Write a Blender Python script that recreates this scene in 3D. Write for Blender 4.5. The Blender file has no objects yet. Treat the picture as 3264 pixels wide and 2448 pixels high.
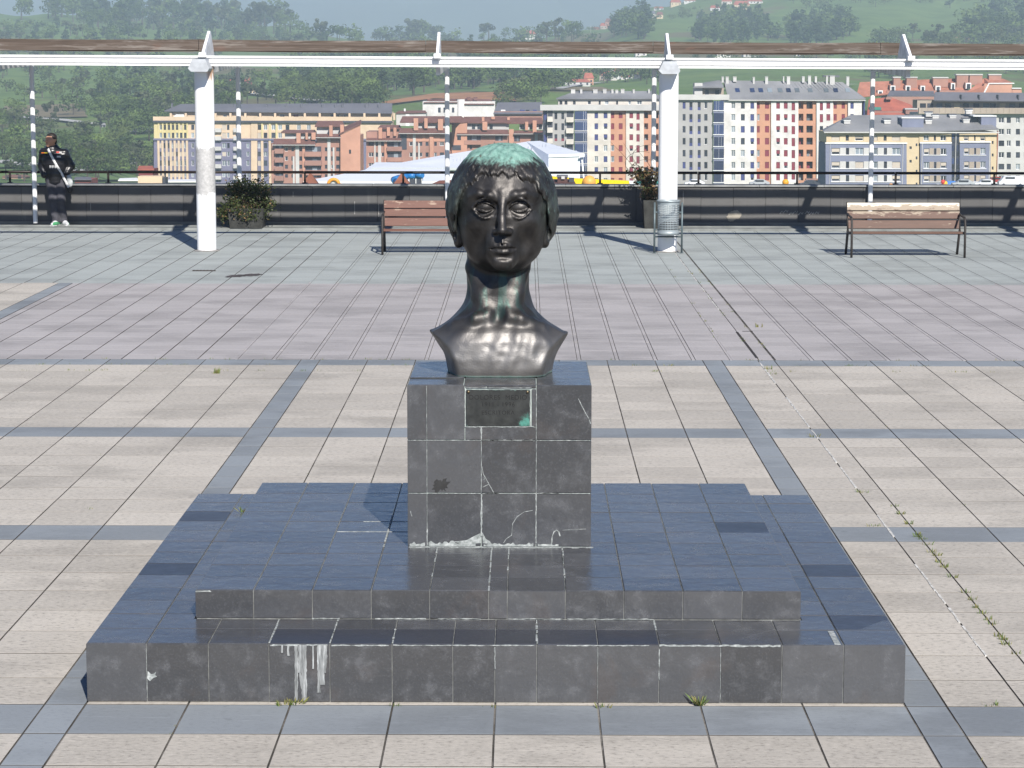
import bpy, math, random
import numpy as np
from mathutils import Vector, Matrix, Euler

random.seed(7)
RNG = np.random.default_rng(11)
SC = bpy.context.scene
COL = SC.collection
R = math.radians

# ------------------------------------------------------------------ camera
F_PX, PITCH, YAW, ROLL = 7537.13, .1367, .0054, .0012      # focal length in pixels of a 3264 px wide picture
CAM = Vector((.1404, -11.2556, 3.1243))
_cy, _sy, _cp, _sp = math.cos(YAW), math.sin(YAW), math.cos(PITCH), math.sin(PITCH)
FWD = Vector((-_sy * _cp, _cy * _cp, -_sp))
_r0 = Vector((_cy, _sy, 0)); _u0 = _r0.cross(FWD)
RIGHT = math.cos(ROLL) * _r0 + math.sin(ROLL) * _u0
UP = -math.sin(ROLL) * _r0 + math.cos(ROLL) * _u0
cam_data = bpy.data.cameras.new('camera')
cam_data.sensor_width = 36.0
cam_data.lens = 36.0 * F_PX / 3264.0
cam_data.clip_start = .1
cam_data.clip_end = 40000
cam = bpy.data.objects.new('camera', cam_data); COL.objects.link(cam)
M = Matrix((RIGHT, UP, -FWD)).transposed().to_4x4(); M.translation = CAM
cam.matrix_world = M
SC.camera = cam

# ------------------------------------------------------------------ light
SUN_EL, SUN_AZ = R(35.7), R(15.5)        # sun behind the camera, a little to the right: light goes away and to the left
world = bpy.data.worlds.new('World'); SC.world = world; world.use_nodes = True
wn = world.node_tree.nodes; wl = world.node_tree.links; wn.clear()
sky = wn.new('ShaderNodeTexSky'); sky.sky_type = 'NISHITA'; sky.sun_disc = False
sky.sun_elevation = SUN_EL
sky.sun_rotation = math.pi - SUN_AZ
sky.altitude = 250; sky.air_density = 1.0; sky.dust_density = .05; sky.ozone_density = 3.0
bg = wn.new('ShaderNodeBackground'); bg.inputs['Strength'].default_value = .05
wo = wn.new('ShaderNodeOutputWorld')
wm = wn.new('ShaderNodeMix'); wm.data_type = 'RGBA'; wm.blend_type = 'MULTIPLY'; wm.inputs[0].default_value = 1; wm.inputs[7].default_value = (.80, .95, 1.30, 1)
wl.new(sky.outputs[0], wm.inputs[6]); wl.new(wm.outputs[2], bg.inputs[0]); wl.new(bg.outputs[0], wo.inputs[0])
sun_d = bpy.data.lights.new('sun', 'SUN'); sun_d.energy = 5.0; sun_d.angle = R(.53); sun_d.color = (1, .955, .89)
sun = bpy.data.objects.new('sun', sun_d); COL.objects.link(sun)
LDIR = Vector((-math.sin(SUN_AZ) * math.cos(SUN_EL), math.cos(SUN_AZ) * math.cos(SUN_EL), -math.sin(SUN_EL)))
sun.rotation_euler = LDIR.to_track_quat('-Z', 'Y').to_euler()
vs = SC.view_settings
vs.view_transform = 'Standard'; vs.look = 'None'; vs.gamma = 1; vs.use_curve_mapping = False
vs.exposure = .52
cy = SC.cycles
cy.max_bounces = 6; cy.diffuse_bounces = 3; cy.glossy_bounces = 3; cy.volume_bounces = 1; cy.transparent_max_bounces = 8
cy.use_denoising = True
cy.sample_clamp_indirect = 4

# ------------------------------------------------------------------ helpers
SCALE = 3264 / 2212.0                    # picture measures below are in pixels of a 2212 px wide view
def at(px, py, Y):
    """World point seen at (px, py) that lies at world depth y = Y."""
    d = FWD + RIGHT * ((px * SCALE - 1632) / F_PX) - UP * ((py * SCALE - 1224) / F_PX)
    return CAM + d * ((Y - CAM.y) / d.y)
def on_z(px, py, z=0):
    d = FWD + RIGHT * ((px * SCALE - 1632) / F_PX) - UP * ((py * SCALE - 1224) / F_PX)
    return CAM + d * ((z - CAM.z) / d.z)

def link(o, parent=None):
    COL.objects.link(o)
    if parent is not None: o.parent = parent
    return o
def tag(o, label=None, cat=None, group=None, kind=None):
    if label: o['label'] = label
    if cat: o['category'] = cat
    if group: o['group'] = group
    if kind: o['kind'] = kind
    return o
def thing(name, label, cat, loc=(0, 0, 0), rz=0, group=None):
    o = bpy.data.objects.new(name, None); o.empty_display_size = .1
    o.location = loc; o.rotation_euler = (0, 0, rz); link(o)
    return tag(o, label, cat, group)
def np_mesh(name, V, faces, mats, mi=None, smooth=False):
    me = bpy.data.meshes.new(name)
    V = np.asarray(V, dtype=np.float32)
    if isinstance(faces, np.ndarray):
        n, k = faces.shape
        me.vertices.add(len(V)); me.vertices.foreach_set('co', V.ravel())
        me.loops.add(n * k); me.loops.foreach_set('vertex_index', faces.ravel().astype(np.int32))
        me.polygons.add(n)
        me.polygons.foreach_set('loop_start', np.arange(0, n * k, k, dtype=np.int32))
        me.polygons.foreach_set('loop_total', np.full(n, k, dtype=np.int32))
        me.update(calc_edges=True)
    else:
        me.from_pydata([tuple(map(float, v)) for v in V], [], faces); me.update()
    for m in (mats if isinstance(mats, (list, tuple)) else [mats]): me.materials.append(m)
    if mi is not None: me.polygons.foreach_set('material_index', np.asarray(mi, dtype=np.int32))
    me.polygons.foreach_set('use_smooth', np.full(len(me.polygons), bool(smooth)))
    return me
def obj(name, me, parent=None, loc=None, rot=None, scale=None):
    o = bpy.data.objects.new(name, me)
    if loc is not None: o.location = loc
    if rot is not None: o.rotation_euler = rot
    if scale is not None: o.scale = scale
    return link(o, parent)

class MB:
    """Collects simple shapes, then becomes ONE mesh object."""
    def __init__(s): s.v = []; s.f = []; s.m = []; s.sm = []
    def add(s, V, Fc, m=0, smooth=False):
        b = len(s.v); s.v += [tuple(x) for x in V]
        s.f += [tuple(i + b for i in f) for f in Fc]; s.m += [m] * len(Fc); s.sm += [smooth] * len(Fc)
        return s
    def box(s, a, b, m=0, ch=0.0, mat=None):
        (x0, y0, z0), (x1, y1, z1) = a, b
        if ch > 0:
            V = []
            for z, i in ((z0, ch), (z0 + ch, 0), (z1 - ch, 0), (z1, ch)):
                V += [(x0 + i, y0 + i, z), (x1 - i, y0 + i, z), (x1 - i, y1 - i, z), (x0 + i, y1 - i, z)]
            Fc = [(3, 2, 1, 0), (12, 13, 14, 15)]
            for k in range(3):
                for j in range(4):
                    j2 = (j + 1) % 4
                    Fc.append((4 * k + j, 4 * k + j2, 4 * k + 4 + j2, 4 * k + 4 + j))
        else:
            V = [(x0, y0, z0), (x1, y0, z0), (x1, y1, z0), (x0, y1, z0), (x0, y0, z1), (x1, y0, z1), (x1, y1, z1), (x0, y1, z1)]
            Fc = [(3, 2, 1, 0), (4, 5, 6, 7), (0, 1, 5, 4), (1, 2, 6, 5), (2, 3, 7, 6), (3, 0, 4, 7)]
        if mat is not None: V = [tuple(mat @ Vector(v)) for v in V]
        return s.add(V, Fc, m)
    def tube(s, pts, r, n=10, m=0, caps=True, smooth=True):
        pts = [Vector(p) for p in pts]; rs = r if isinstance(r, (list, tuple)) else [r] * len(pts)
        V = []; prev = None
        for i, p in enumerate(pts):
            t = (pts[min(i + 1, len(pts) - 1)] - pts[max(i - 1, 0)]).normalized()
            if prev is None: u = t.orthogonal().normalized()
            else: u = (prev - t * prev.dot(t)).normalized()
            prev = u; w = t.cross(u)
            for k in range(n):
                a = 2 * math.pi * k / n
                V.append(p + (u * math.cos(a) + w * math.sin(a)) * rs[i])
        Fc = []
        for i in range(len(pts) - 1):
            for k in range(n):
                k2 = (k + 1) % n
                Fc.append((i * n + k, i * n + k2, (i + 1) * n + k2, (i + 1) * n + k))
        s.add(V, Fc, m, smooth)
        if caps:
            b = len(s.v) - len(V)
            s.f += [tuple(b + k for k in reversed(range(n))), tuple(b + (len(pts) - 1) * n + k for k in range(n))]
            s.m += [m, m]; s.sm += [False, False]
        return s
    def lathe(s, prof, n=24, m=0, c=(0, 0, 0), smooth=True):
        V = []; Fc = []
        for (r, z) in prof:
            for k in range(n):
                a = 2 * math.pi * k / n
                V.append((c[0] + r * math.cos(a), c[1] + r * math.sin(a), c[2] + z))
        for i in range(len(prof) - 1):
            for k in range(n):
                k2 = (k + 1) % n
                Fc.append((i * n + k, i * n + k2, (i + 1) * n + k2, (i + 1) * n + k))
        return s.add(V, Fc, m, smooth)
    def prism(s, poly, a, b, axis='y', m=0):
        n = len(poly)
        def P(u, v, t): return (u, t, v) if axis == 'y' else ((t, u, v) if axis == 'x' else (u, v, t))
        V = [P(u, v, a) for u, v in poly] + [P(u, v, b) for u, v in poly]
        Fc = [tuple(range(n)), tuple(reversed(range(n, 2 * n)))]
        Fc += [(i, n + i, n + (i + 1) % n, (i + 1) % n) for i in range(n)]
        return s.add(V, Fc, m)
    def mesh(s, name, mats):
        me = bpy.data.meshes.new(name)
        me.from_pydata([tuple(map(float, v)) for v in s.v], [], s.f)
        for m in (mats if isinstance(mats, (list, tuple)) else [mats]): me.materials.append(m)
        me.polygons.foreach_set('material_index', np.array(s.m, dtype=np.int32))
        me.polygons.foreach_set('use_smooth', np.array(s.sm, dtype=bool))
        me.validate(); me.update()
        return me
    def build(s, name, mats, parent=None, loc=None, rot=None):
        return obj(name, s.mesh(name, mats), parent, loc, rot)

# ------------------------------------------------------------------ materials
def lin(r, g, b): return tuple(((c / 255) / 12.92 if c <= 10 else ((c / 255 + .055) / 1.055) ** 2.4) for c in (r, g, b)) + (1,)
def c4(c): return tuple(c) + (1,) if len(c) == 3 else tuple(c)
class N:
    """Small node-tree writer."""
    def __init__(s, name):
        s.mat = bpy.data.materials.new(name); s.mat.use_nodes = True
        s.t = s.mat.node_tree; s.n = s.t.nodes; s.l = s.t.links; s.n.clear()
        s.out = s.n.new('ShaderNodeOutputMaterial'); s.b = s.n.new('ShaderNodeBsdfPrincipled')
        s.l.new(s.b.outputs[0], s.out.inputs[0])
    def put(s, sock, v):
        if v is None: return
        if hasattr(v, 'is_output') or isinstance(v, bpy.types.NodeSocket): s.l.new(v, sock)
        else: sock.default_value = v
    def coord(s, kind='obj', scale=(1, 1, 1)):
        if kind == 'pos': o = s.n.new('ShaderNodeNewGeometry').outputs['Position']
        else: o = s.n.new('ShaderNodeTexCoord').outputs['Object']
        if tuple(scale) != (1, 1, 1):
            m = s.n.new('ShaderNodeMapping'); m.inputs['Scale'].default_value = scale
            s.l.new(o, m.inputs[0]); o = m.outputs[0]
        return o
    def noise(s, vec, scale=5, detail=4, rough=.55, dist=0):
        n = s.n.new('ShaderNodeTexNoise'); n.inputs['Scale'].default_value = scale
        n.inputs['Detail'].default_value = detail; n.inputs['Roughness'].default_value = rough
        n.inputs['Distortion'].default_value = dist
        s.l.new(vec, n.inputs['Vector']); return n.outputs['Fac']
    def ramp(s, fac, stops):
        r = s.n.new('ShaderNodeValToRGB'); e = r.color_ramp.elements
        while len(e) < len(stops): e.new(.5)
        for el, (p, c) in zip(e, stops):
            el.position = p; el.color = c4(c) if hasattr(c, '__len__') else (c, c, c, 1)
        s.l.new(fac, r.inputs[0]); return r.outputs[0]
    def mix(s, fac, a, b, mode='MIX'):
        m = s.n.new('ShaderNodeMix'); m.data_type = 'RGBA'; m.blend_type = mode
        s.put(m.inputs[0], fac); s.put(m.inputs[6], c4(a) if isinstance(a, (tuple, list)) else a); s.put(m.inputs[7], c4(b) if isinstance(b, (tuple, list)) else b)
        return m.outputs[2]
    def math(s, op, a, b=None, clamp=False):
        m = s.n.new('ShaderNodeMath'); m.operation = op; m.use_clamp = clamp
        s.put(m.inputs[0], a); s.put(m.inputs[1], b); return m.outputs[0]
    def step(s, v, a, b):
        m = s.n.new('ShaderNodeMapRange'); m.interpolation_type = 'SMOOTHSTEP'
        s.put(m.inputs[0], v); m.inputs[1].default_value = a; m.inputs[2].default_value = b
        return m.outputs[0]
    def xyz(s, v):
        x = s.n.new('ShaderNodeSeparateXYZ'); s.l.new(v, x.inputs[0]); return x.outputs
    def rand(s): return s.n.new('ShaderNodeObjectInfo').outputs['Random']
    def attr(s, name):
        a = s.n.new('ShaderNodeAttribute'); a.attribute_name = name; return a.outputs['Fac']
    def bump(s, h, strength=.3, dist=.01):
        b = s.n.new('ShaderNodeBump'); b.inputs['Strength'].default_value = strength; b.inputs['Distance'].default_value = dist
        s.l.new(h, b.inputs['Height']); s.l.new(b.outputs[0], s.b.inputs['Normal']); return b
    def done(s, color=None, rough=None, metal=None, spec=None):
        s.put(s.b.inputs['Base Color'], c4(color) if isinstance(color, (tuple, list)) else color)
        s.put(s.b.inputs['Roughness'], rough); s.put(s.b.inputs['Metallic'], metal); s.put(s.b.inputs['Specular IOR Level'], spec)
        return s.mat
def plain(name, c, rough=.6, metal=0, var=.25, scale=6, kind='obj', bump=0, spec=.4):
    """One colour with uneven wear."""
    s = N(name); v = s.coord(kind)
    n = s.noise(v, scale, 5, .6)
    lo = tuple(x * (1 - var) for x in c[:3]); hi = tuple(min(1, x * (1 + var)) for x in c[:3])
    col = s.ramp(n, [(.3, lo), (.7, hi)])
    if bump: s.bump(s.noise(v, scale * 6, 3), bump, .01)
    return s.done(col, rough, metal, spec)
def varied(name, c, rough=.6, amt=.18, spec=.4):
    """One colour that differs a little from piece to piece."""
    s = N(name); r = s.rand()
    n = s.noise(s.coord('pos'), .35, 4)
    f = s.math('ADD', s.math('MULTIPLY', r, .6), s.math('MULTIPLY', n, .4))
    col = s.ramp(f, [(.1, tuple(x * (1 - amt) for x in c[:3])), (.9, tuple(min(1, x * (1 + amt)) for x in c[:3]))])
    return s.done(col, rough, 0, spec)

# ------------------------------------------------------------------ solid modelling by distance fields
class SDF:
    def __init__(s, lo, hi, h):
        s.lo = np.array(lo, float); s.h = h
        s.n = np.ceil((np.array(hi) - s.lo) / h).astype(int) + 1
        ax = [(s.lo[i] + h * np.arange(s.n[i])).astype(np.float32) for i in range(3)]
        s.ax = ax; s.d = np.full(tuple(s.n), 10, dtype=np.float32)
    def sub(s, box):
        if box is None: return (slice(None),) * 3
        o = []
        for i in range(3):
            a = int(np.clip(math.floor((box[0][i] - s.lo[i]) / s.h), 0, s.n[i])); b = int(np.clip(math.ceil((box[1][i] - s.lo[i]) / s.h) + 1, 0, s.n[i]))
            o.append(slice(a, b))
        return tuple(o)
    def xyz(s, sl):
        return s.ax[0][sl[0]][:, None, None], s.ax[1][sl[1]][None, :, None], s.ax[2][sl[2]][None, None, :]
    @staticmethod
    def smin(a, b, k):
        if k <= 0: return np.minimum(a, b)
        h = np.maximum(k - np.abs(a - b), 0) / k
        return np.minimum(a, b) - h * h * k * .25
    def op(s, fn, k=.02, box=None, mode='add'):
        sl = s.sub(box); x, y, z = s.xyz(sl); f = fn(x, y, z).astype(np.float32); d = s.d[sl]
        if mode == 'add': s.d[sl] = s.smin(d, f, k)
        elif mode == 'cut': s.d[sl] = -s.smin(-d, f, k)
        elif mode == 'and': s.d[sl] = -s.smin(-d, -f, k)
        elif mode == 'off': s.d[sl] = d + f
        return s
    @staticmethod
    def ell(c, r):
        def f(x, y, z):
            a, b, e = (x - c[0]), (y - c[1]), (z - c[2])
            k0 = np.sqrt((a / r[0]) ** 2 + (b / r[1]) ** 2 + (e / r[2]) ** 2) + 1e-6
            k1 = np.sqrt((a / r[0] ** 2) ** 2 + (b / r[1] ** 2) ** 2 + (e / r[2] ** 2) ** 2) + 1e-6
            return k0 * (k0 - 1) / k1
        return f
    @staticmethod
    def cap(a, b, ra, rb=None):
        a = np.array(a, float); b = np.array(b, float); rb = ra if rb is None else rb; ab = b - a; L = float(ab @ ab) + 1e-9
        def f(x, y, z):
            t = np.clip(((x - a[0]) * ab[0] + (y - a[1]) * ab[1] + (z - a[2]) * ab[2]) / L, 0, 1)
            return np.sqrt((x - a[0] - t * ab[0]) ** 2 + (y - a[1] - t * ab[1]) ** 2 + (z - a[2] - t * ab[2]) ** 2) - (ra + t * (rb - ra))
        return f
    def ball(s, c, r, k=.02, mode='add'):
        r = (r, r, r) if np.isscalar(r) else r; m = max(r) * .25 + k + .03
        return s.op(s.ell(c, r), k, ([c[i] - r[i] - m for i in range(3)], [c[i] + r[i] + m for i in range(3)]), mode)
    def bar(s, pts, r, k=.02, mode='add'):
        rs = r if isinstance(r, (list, tuple)) else [r] * len(pts)
        for (a, ra), (b, rb) in zip(zip(pts[:-1], rs[:-1]), zip(pts[1:], rs[1:])):
            m = max(ra, rb) + k + .03
            s.op(s.cap(a, b, ra, rb), k, ([min(a[i], b[i]) - m for i in range(3)], [max(a[i], b[i]) + m for i in range(3)]), mode)
        return s
    def surface(s):
        """Surface nets: one vertex per crossed cell, one quad per crossed edge."""
        d = s.d; ins = d < 0; nx, ny, nz = d.shape
        P = np.zeros((nx - 1, ny - 1, nz - 1, 3), np.float32); C = np.zeros((nx - 1, ny - 1, nz - 1), np.float32)
        for axis in range(3):
            sl0 = [slice(None)] * 3; sl1 = [slice(None)] * 3; sl0[axis] = slice(0, -1); sl1[axis] = slice(1, None)
            a, b = d[tuple(sl0)], d[tuple(sl1)]; cr = ins[tuple(sl0)] != ins[tuple(sl1)]
            I = np.argwhere(cr); t = (a[cr] / (a[cr] - b[cr]))
            o1, o2 = [i for i in range(3) if i != axis]
            for da in (0, -1):
                for db in (0, -1):
                    J = I.copy(); J[:, o1] += da; J[:, o2] += db
                    ok = (J[:, o1] >= 0) & (J[:, o2] >= 0) & (J[:, o1] < d.shape[o1] - 1) & (J[:, o2] < d.shape[o2] - 1)
                    J2 = J[ok]; pt = I[ok].astype(np.float32); pt[:, axis] += t[ok]
                    np.add.at(P, (J2[:, 0], J2[:, 1], J2[:, 2]), pt); np.add.at(C, (J2[:, 0], J2[:, 1], J2[:, 2]), 1)
        act = C > 0; idx = np.full(C.shape, -1, np.int64); idx[act] = np.arange(act.sum())
        V = P[act] / C[act][:, None] * s.h + s.lo
        Q = []
        for axis in range(3):
            sl0 = [slice(None)] * 3; sl1 = [slice(None)] * 3; sl0[axis] = slice(0, -1); sl1[axis] = slice(1, None)
            i0, i1 = ins[tuple(sl0)], ins[tuple(sl1)]; I = np.argwhere(i0 != i1); inside0 = i0[i0 != i1]
            o1, o2 = [(1, 2), (2, 0), (0, 1)][axis]
            ok = (I[:, o1] > 0) & (I[:, o2] > 0) & (I[:, o1] < d.shape[o1] - 1) & (I[:, o2] < d.shape[o2] - 1)
            I = I[ok]; inside0 = inside0[ok]; q = []
            for da, db in ((-1, -1), (0, -1), (0, 0), (-1, 0)):
                J = I.copy(); J[:, o1] += da; J[:, o2] += db; q.append(idx[J[:, 0], J[:, 1], J[:, 2]])
            q = np.stack(q, 1); q[~inside0] = q[~inside0][:, ::-1]; Q.append(q)
        return V, np.concatenate(Q)
# ================================================================== the plaza
def slab_mat(name, c, amt, grain, streak, spec=.3, rough=.75, speck=.3):
    s = N(name)
    p = s.coord('pos')
    f = s.math('FRACT', s.math('ADD', s.attr('tint'), s.rand()))
    base = s.ramp(f, [(0, tuple(x * (1 - amt) for x in c)), (.5, c), (1, tuple(x * (1 + amt * .8) for x in c))])
    big = s.noise(s.coord('pos', (.35, .6, 1)), 1.7, 6, .65)                     # broad wear
    base = s.mix(s.math('MULTIPLY', s.step(big, .45, .66), .9), base, tuple(x * .74 for x in c))
    st = s.noise(s.coord('pos', (1.3, 11, 1)), 2.2, 4, .65)                      # rubbed streaks that run across
    base = s.mix(s.math('MULTIPLY', s.step(st, .56, .74), streak), base, tuple(min(1, x * 1.35 + .03) for x in c))
    st2 = s.noise(s.coord('pos', (.9, 6, 1)), 3.1, 4, .6)
    base = s.mix(s.math('MULTIPLY', s.step(st2, .58, .8), streak * .8), base, tuple(x * .72 for x in c))
    g = s.noise(s.coord('pos', (.55, 1, 1)), grain, 4, .75)
    ox, oy, oz = s.xyz(s.coord('obj')); edge = s.math('MAXIMUM', s.math('ABSOLUTE', ox), s.math('ABSOLUTE', oy))
    loose = s.step(s.attr('tint'), 0, .0001)                       # the joined far pieces have no border of their own
    rim = s.math('MULTIPLY', s.step(s.math('ADD', edge, s.math('MULTIPLY', s.noise(p, 7, 3), .12)), .46, .53), s.math('SUBTRACT', 1, loose))
    speck = s.math('MULTIPLY', s.math('SUBTRACT', 1, s.math('MULTIPLY', rim, .35)), speck)
    base = s.mix(s.math('MULTIPLY', rim, .10), base, tuple(min(1, x * 1.22) for x in c))
    base = s.mix(s.math('MULTIPLY', s.step(g, .53, .62), speck), base, tuple(x * .42 for x in c))
    base = s.mix(s.math('MULTIPLY', s.step(g, .46, .36), s.math('MULTIPLY', speck, .6)), base, tuple(min(1, x * 1.35) for x in c))
    sp = s.noise(p, 9, 2, .5)
    base = s.mix(s.math('MULTIPLY', s.step(sp, .70, .76), .35), base, tuple(x * .5 for x in c))   # spots of dirt
    s.bump(g, .35, .004)
    return s.done(base, rough, 0, spec)
M_BEIGE = slab_mat('washed_concrete_slab', (.445, .410, .358), .12, 48, .32, speck=.62)
M_GREYSLAB = slab_mat('blue_grey_slab', (.225, .245, .262), .14, 55, .3, speck=.2)
M_MAUVE = slab_mat('mauve_tile', (.36, .338, .332), .10, 60, .5, speck=.28)
M_GREEN = slab_mat('green_grey_tile', (.335, .358, .345), .07, 60, .5, speck=.28)
def joint_mat():
    s = N('joint_dirt'); n = s.noise(s.coord('pos', (2.2, 1.3, 1)), 1.3, 6, .7); f = s.noise(s.coord('pos'), 26, 4, .6)
    c = s.ramp(n, [(.40, (.045, .042, .037)), (.50, (.09, .083, .074)), (.66, (.23, .215, .195))])
    return s.done(s.mix(s.math('MULTIPLY', s.step(f, .5, .7), .5), c, (.07, .065, .055)), .95, 0, .2)
M_DIRT = joint_mat()
M_MORTAR = plain('pale_mortar', (.27, .255, .24), .9, 0, .35, 9, 'pos')

# podium the square stands on; its top is the dirt that shows in the joints
m = MB(); m.box((-90, -60, -26), (90, 33.9, -.0055))
plaza = tag(m.build('plaza', M_DIRT), kind='structure')

def chamfer_box():
    m = MB(); c = .0025
    V = [(-.5, -.5, -1), (.5, -.5, -1), (.5, .5, -1), (-.5, .5, -1)]
    V += [(-.5, -.5, -.05), (.5, -.5, -.05), (.5, .5, -.05), (-.5, .5, -.05)]
    V += [(-.5 + c, -.5 + c, 0), (.5 - c, -.5 + c, 0), (.5 - c, .5 - c, 0), (-.5 + c, .5 - c, 0)]
    Fc = [(8, 9, 10, 11)]
    for k in range(2):
        for j in range(4):
            j2 = (j + 1) % 4; Fc.append((4 * k + j, 4 * k + j2, 4 * k + 4 + j2, 4 * k + 4 + j))
    return np.array(V, np.float32), Fc
CBV, CBF = chamfer_box()
CB_MESH = {}
CB_MI = [0, 1, 1, 1, 1, 0, 0, 0, 0]                     # the sides of a slab are the dirty joint faces
M_EDGE = plain('slab_side', (.06, .056, .05), .95, 0, .5, 3, 'pos')
def cb_mesh(mat):
    if mat.name not in CB_MESH: CB_MESH[mat.name] = np_mesh('slab', CBV, CBF, [mat, M_EDGE], CB_MI)
    return CB_MESH[mat.name]
def place_slabs(name, rects, limit, parent, mat_of):
    """rects: (x0,y0,x1,y1,kind). The nearest become parts, the others one joined part."""
    rects = sorted(rects, key=lambda r: r[1])
    near, far = rects[:limit], rects[limit:]
    for (x0, y0, x1, y1, k) in near:
        o = obj(name, cb_mesh(mat_of[k]), parent)
        o.location = ((x0 + x1) / 2, (y0 + y1) / 2, random.uniform(-.0004, .0004))
        o.scale = (x1 - x0, y1 - y0, .018)
        o.rotation_euler = (random.gauss(0, .0006), random.gauss(0, .0006), random.gauss(0, .0012))
    if far:
        kinds = sorted(set(r[4] for r in far)); B = np.array([[r[0], r[1], r[2], r[3]] for r in far]); n = len(B)
        V = np.empty((n, 12, 3)); sx = (B[:, 2] - B[:, 0]); sy = (B[:, 3] - B[:, 1])
        zj = RNG.uniform(-.0003, .0003, n); tx = RNG.normal(0, .0005, n); ty = RNG.normal(0, .0004, n)
        V[:, :, 0] = CBV[None, :, 0] * sx[:, None] + ((B[:, 0] + B[:, 2]) / 2)[:, None]
        V[:, :, 1] = CBV[None, :, 1] * sy[:, None] + ((B[:, 1] + B[:, 3]) / 2)[:, None]
        V[:, :, 2] = CBV[None, :, 2] * .018 + zj[:, None] + CBV[None, :, 0] * sx[:, None] * tx[:, None] + CBV[None, :, 1] * sy[:, None] * ty[:, None]
        Fq = np.array(CBF)[None] + (np.arange(n) * 12)[:, None, None]
        mi = np.where(np.tile(CB_MI, n) == 1, len(kinds), np.repeat([kinds.index(r[4]) for r in far], len(CBF)))
        me = np_mesh(name, V.reshape(-1, 3), Fq.reshape(-1, 4), [mat_of[k] for k in kinds] + [M_EDGE], mi)
        a = me.attributes.new('tint', 'FLOAT', 'POINT'); a.data.foreach_set('value', np.repeat(RNG.uniform(0, 1, n), 12).astype(np.float32))
        tag(obj(name, me, parent), kind='stuff')
def half_w(y): return .2165 * (y + 11.26) + .9

STRIPS = [(-.55, -.045), (3.93, 4.42), (8.19, 8.70), (12.86, 13.31)]
rows = [(-2.55, -2.05, 0), (-2.05, -1.55, 0), (-1.55, -1.05, 0), (-1.05, -.55, 0)]
for i, (a, b) in enumerate(STRIPS):
    rows.append((a, b, 1))
    if i < 3:
        c = STRIPS[i + 1][0]
        for k in range(8): rows.append((b + (c - b) * k / 8, b + (c - b) * (k + 1) / 8, 0))
cols = [(-2.2, -2.0, 1), (2.0, 2.2, 1), (-6.4, -6.2, 1), (6.2, 6.4, 1), (2.2, 2.58, 0), (2.58, 2.75, 0)]
cols += [(-2 + .5 * k, -1.5 + .5 * k, 0) for k in range(8)]
cols += [(-2.7 - .5 * k, -2.2 - .5 * k, 0) for k in range(8)] + [(2.75 + .5 * k, 3.25 + .5 * k, 0) for k in range(6)] + [(5.75, 6.2, 0)]
cols += [(-6.9 - .5 * k, -6.4 - .5 * k, 0) for k in range(6)] + [(6.4 + .5 * k, 6.9 + .5 * k, 0) for k in range(4)]
beige, grey = [], []
def slab(x0, y0, x1, y1, g):
    if max(abs(x0), abs(x1)) - .6 > half_w(y1): return
    if x0 > -1.99 and x1 < 1.99 and y0 > 0 and y1 < 3.95: return          # under the steps
    jx, jy = (.0048, .0062)
    (grey if g else beige).append((x0 + jx, y0 + jy, x1 - jx, y1 - jy, 'g' if g else 'b'))
for (y0, y1, ry) in rows:
    for (x0, x1, cx) in cols:
        if ry and cx and abs(x0) < 3: slab(x0, y0, x1, y1, 1)
        else: slab(x0, y0, x1, y1, ry or cx)
# beige field that carries on further back at the far left
y = 13.31
while y < 21.6:
    for (x0, x1, cx) in cols:
        if x1 < -6.15: slab(x0, y, x1, min(y + .5, 21.8), cx)
    y += .5
place_slabs('paving_slab', beige, 298, plaza, {'b': M_BEIGE})
place_slabs('border_slab', grey, 298, plaza, {'g': M_GREYSLAB})

# long band of tiles towards the parapet: mauve, then green-grey
edges = [-.89 + .4 * k for k in range(-28, 9)] + [2.59, 2.75] + [3.15 + .4 * k for k in range(0, 20)]
tiles, strips_ = [], []
y = 13.325; k = 0
while y < 32.1:
    y1 = min(y + .4, 32.12)
    kind = 'm' if y < 21.7 else 'v'
    for x0, x1 in zip(edges[:-1], edges[1:]):
        if kind == 'm' and x1 < -6.1: continue
        if kind == 'm': x0 = max(x0, -6.195)
        if max(abs(x0), abs(x1)) - .6 > half_w(y1): continue
        g = .024 if (x1 - x0) > .3 and x0 > -2.9 else .007
        tiles.append((x0 + g, y + .0025, x1 - g * (.3 if x1 == 2.75 or x1 == 2.59 else 1), y1 - .0025, kind))
    y = y1
place_slabs('paving_tile', tiles, 298, plaza, {'m': M_MAUVE, 'v': M_GREEN})
m = MB()
for x in edges:
    if -2.9 < x < 9.5 and x not in (2.59, 2.75):
        n = 24
        for i in range(n):
            a = 13.34 + (32.1 - 13.34) * i / n; b = 13.34 + (32.1 - 13.34) * (i + 1) / n - random.uniform(.0, .05)
            if abs(x) - .3 > half_w(b): continue
            m.box((x - .017, a, -.02), (x + .017, b, -.0015 + random.uniform(-.0006, .0006)), 0 if a < 21.5 else 1)
tag(m.build('joint_strip', [M_MAUVE, M_GREEN], plaza), kind='stuff')
# kerb below the parapet
m = MB(); m.box((-40, 32.13, -.02), (40, 33.02, .035), 0); m.box((-40, 32.6, .035), (40, 32.66, .05), 0)
tag(m.build('kerb', plain('kerb_stone', (.2, .21, .2), .8, 0, .3, 3, 'pos')), kind='structure')
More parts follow.
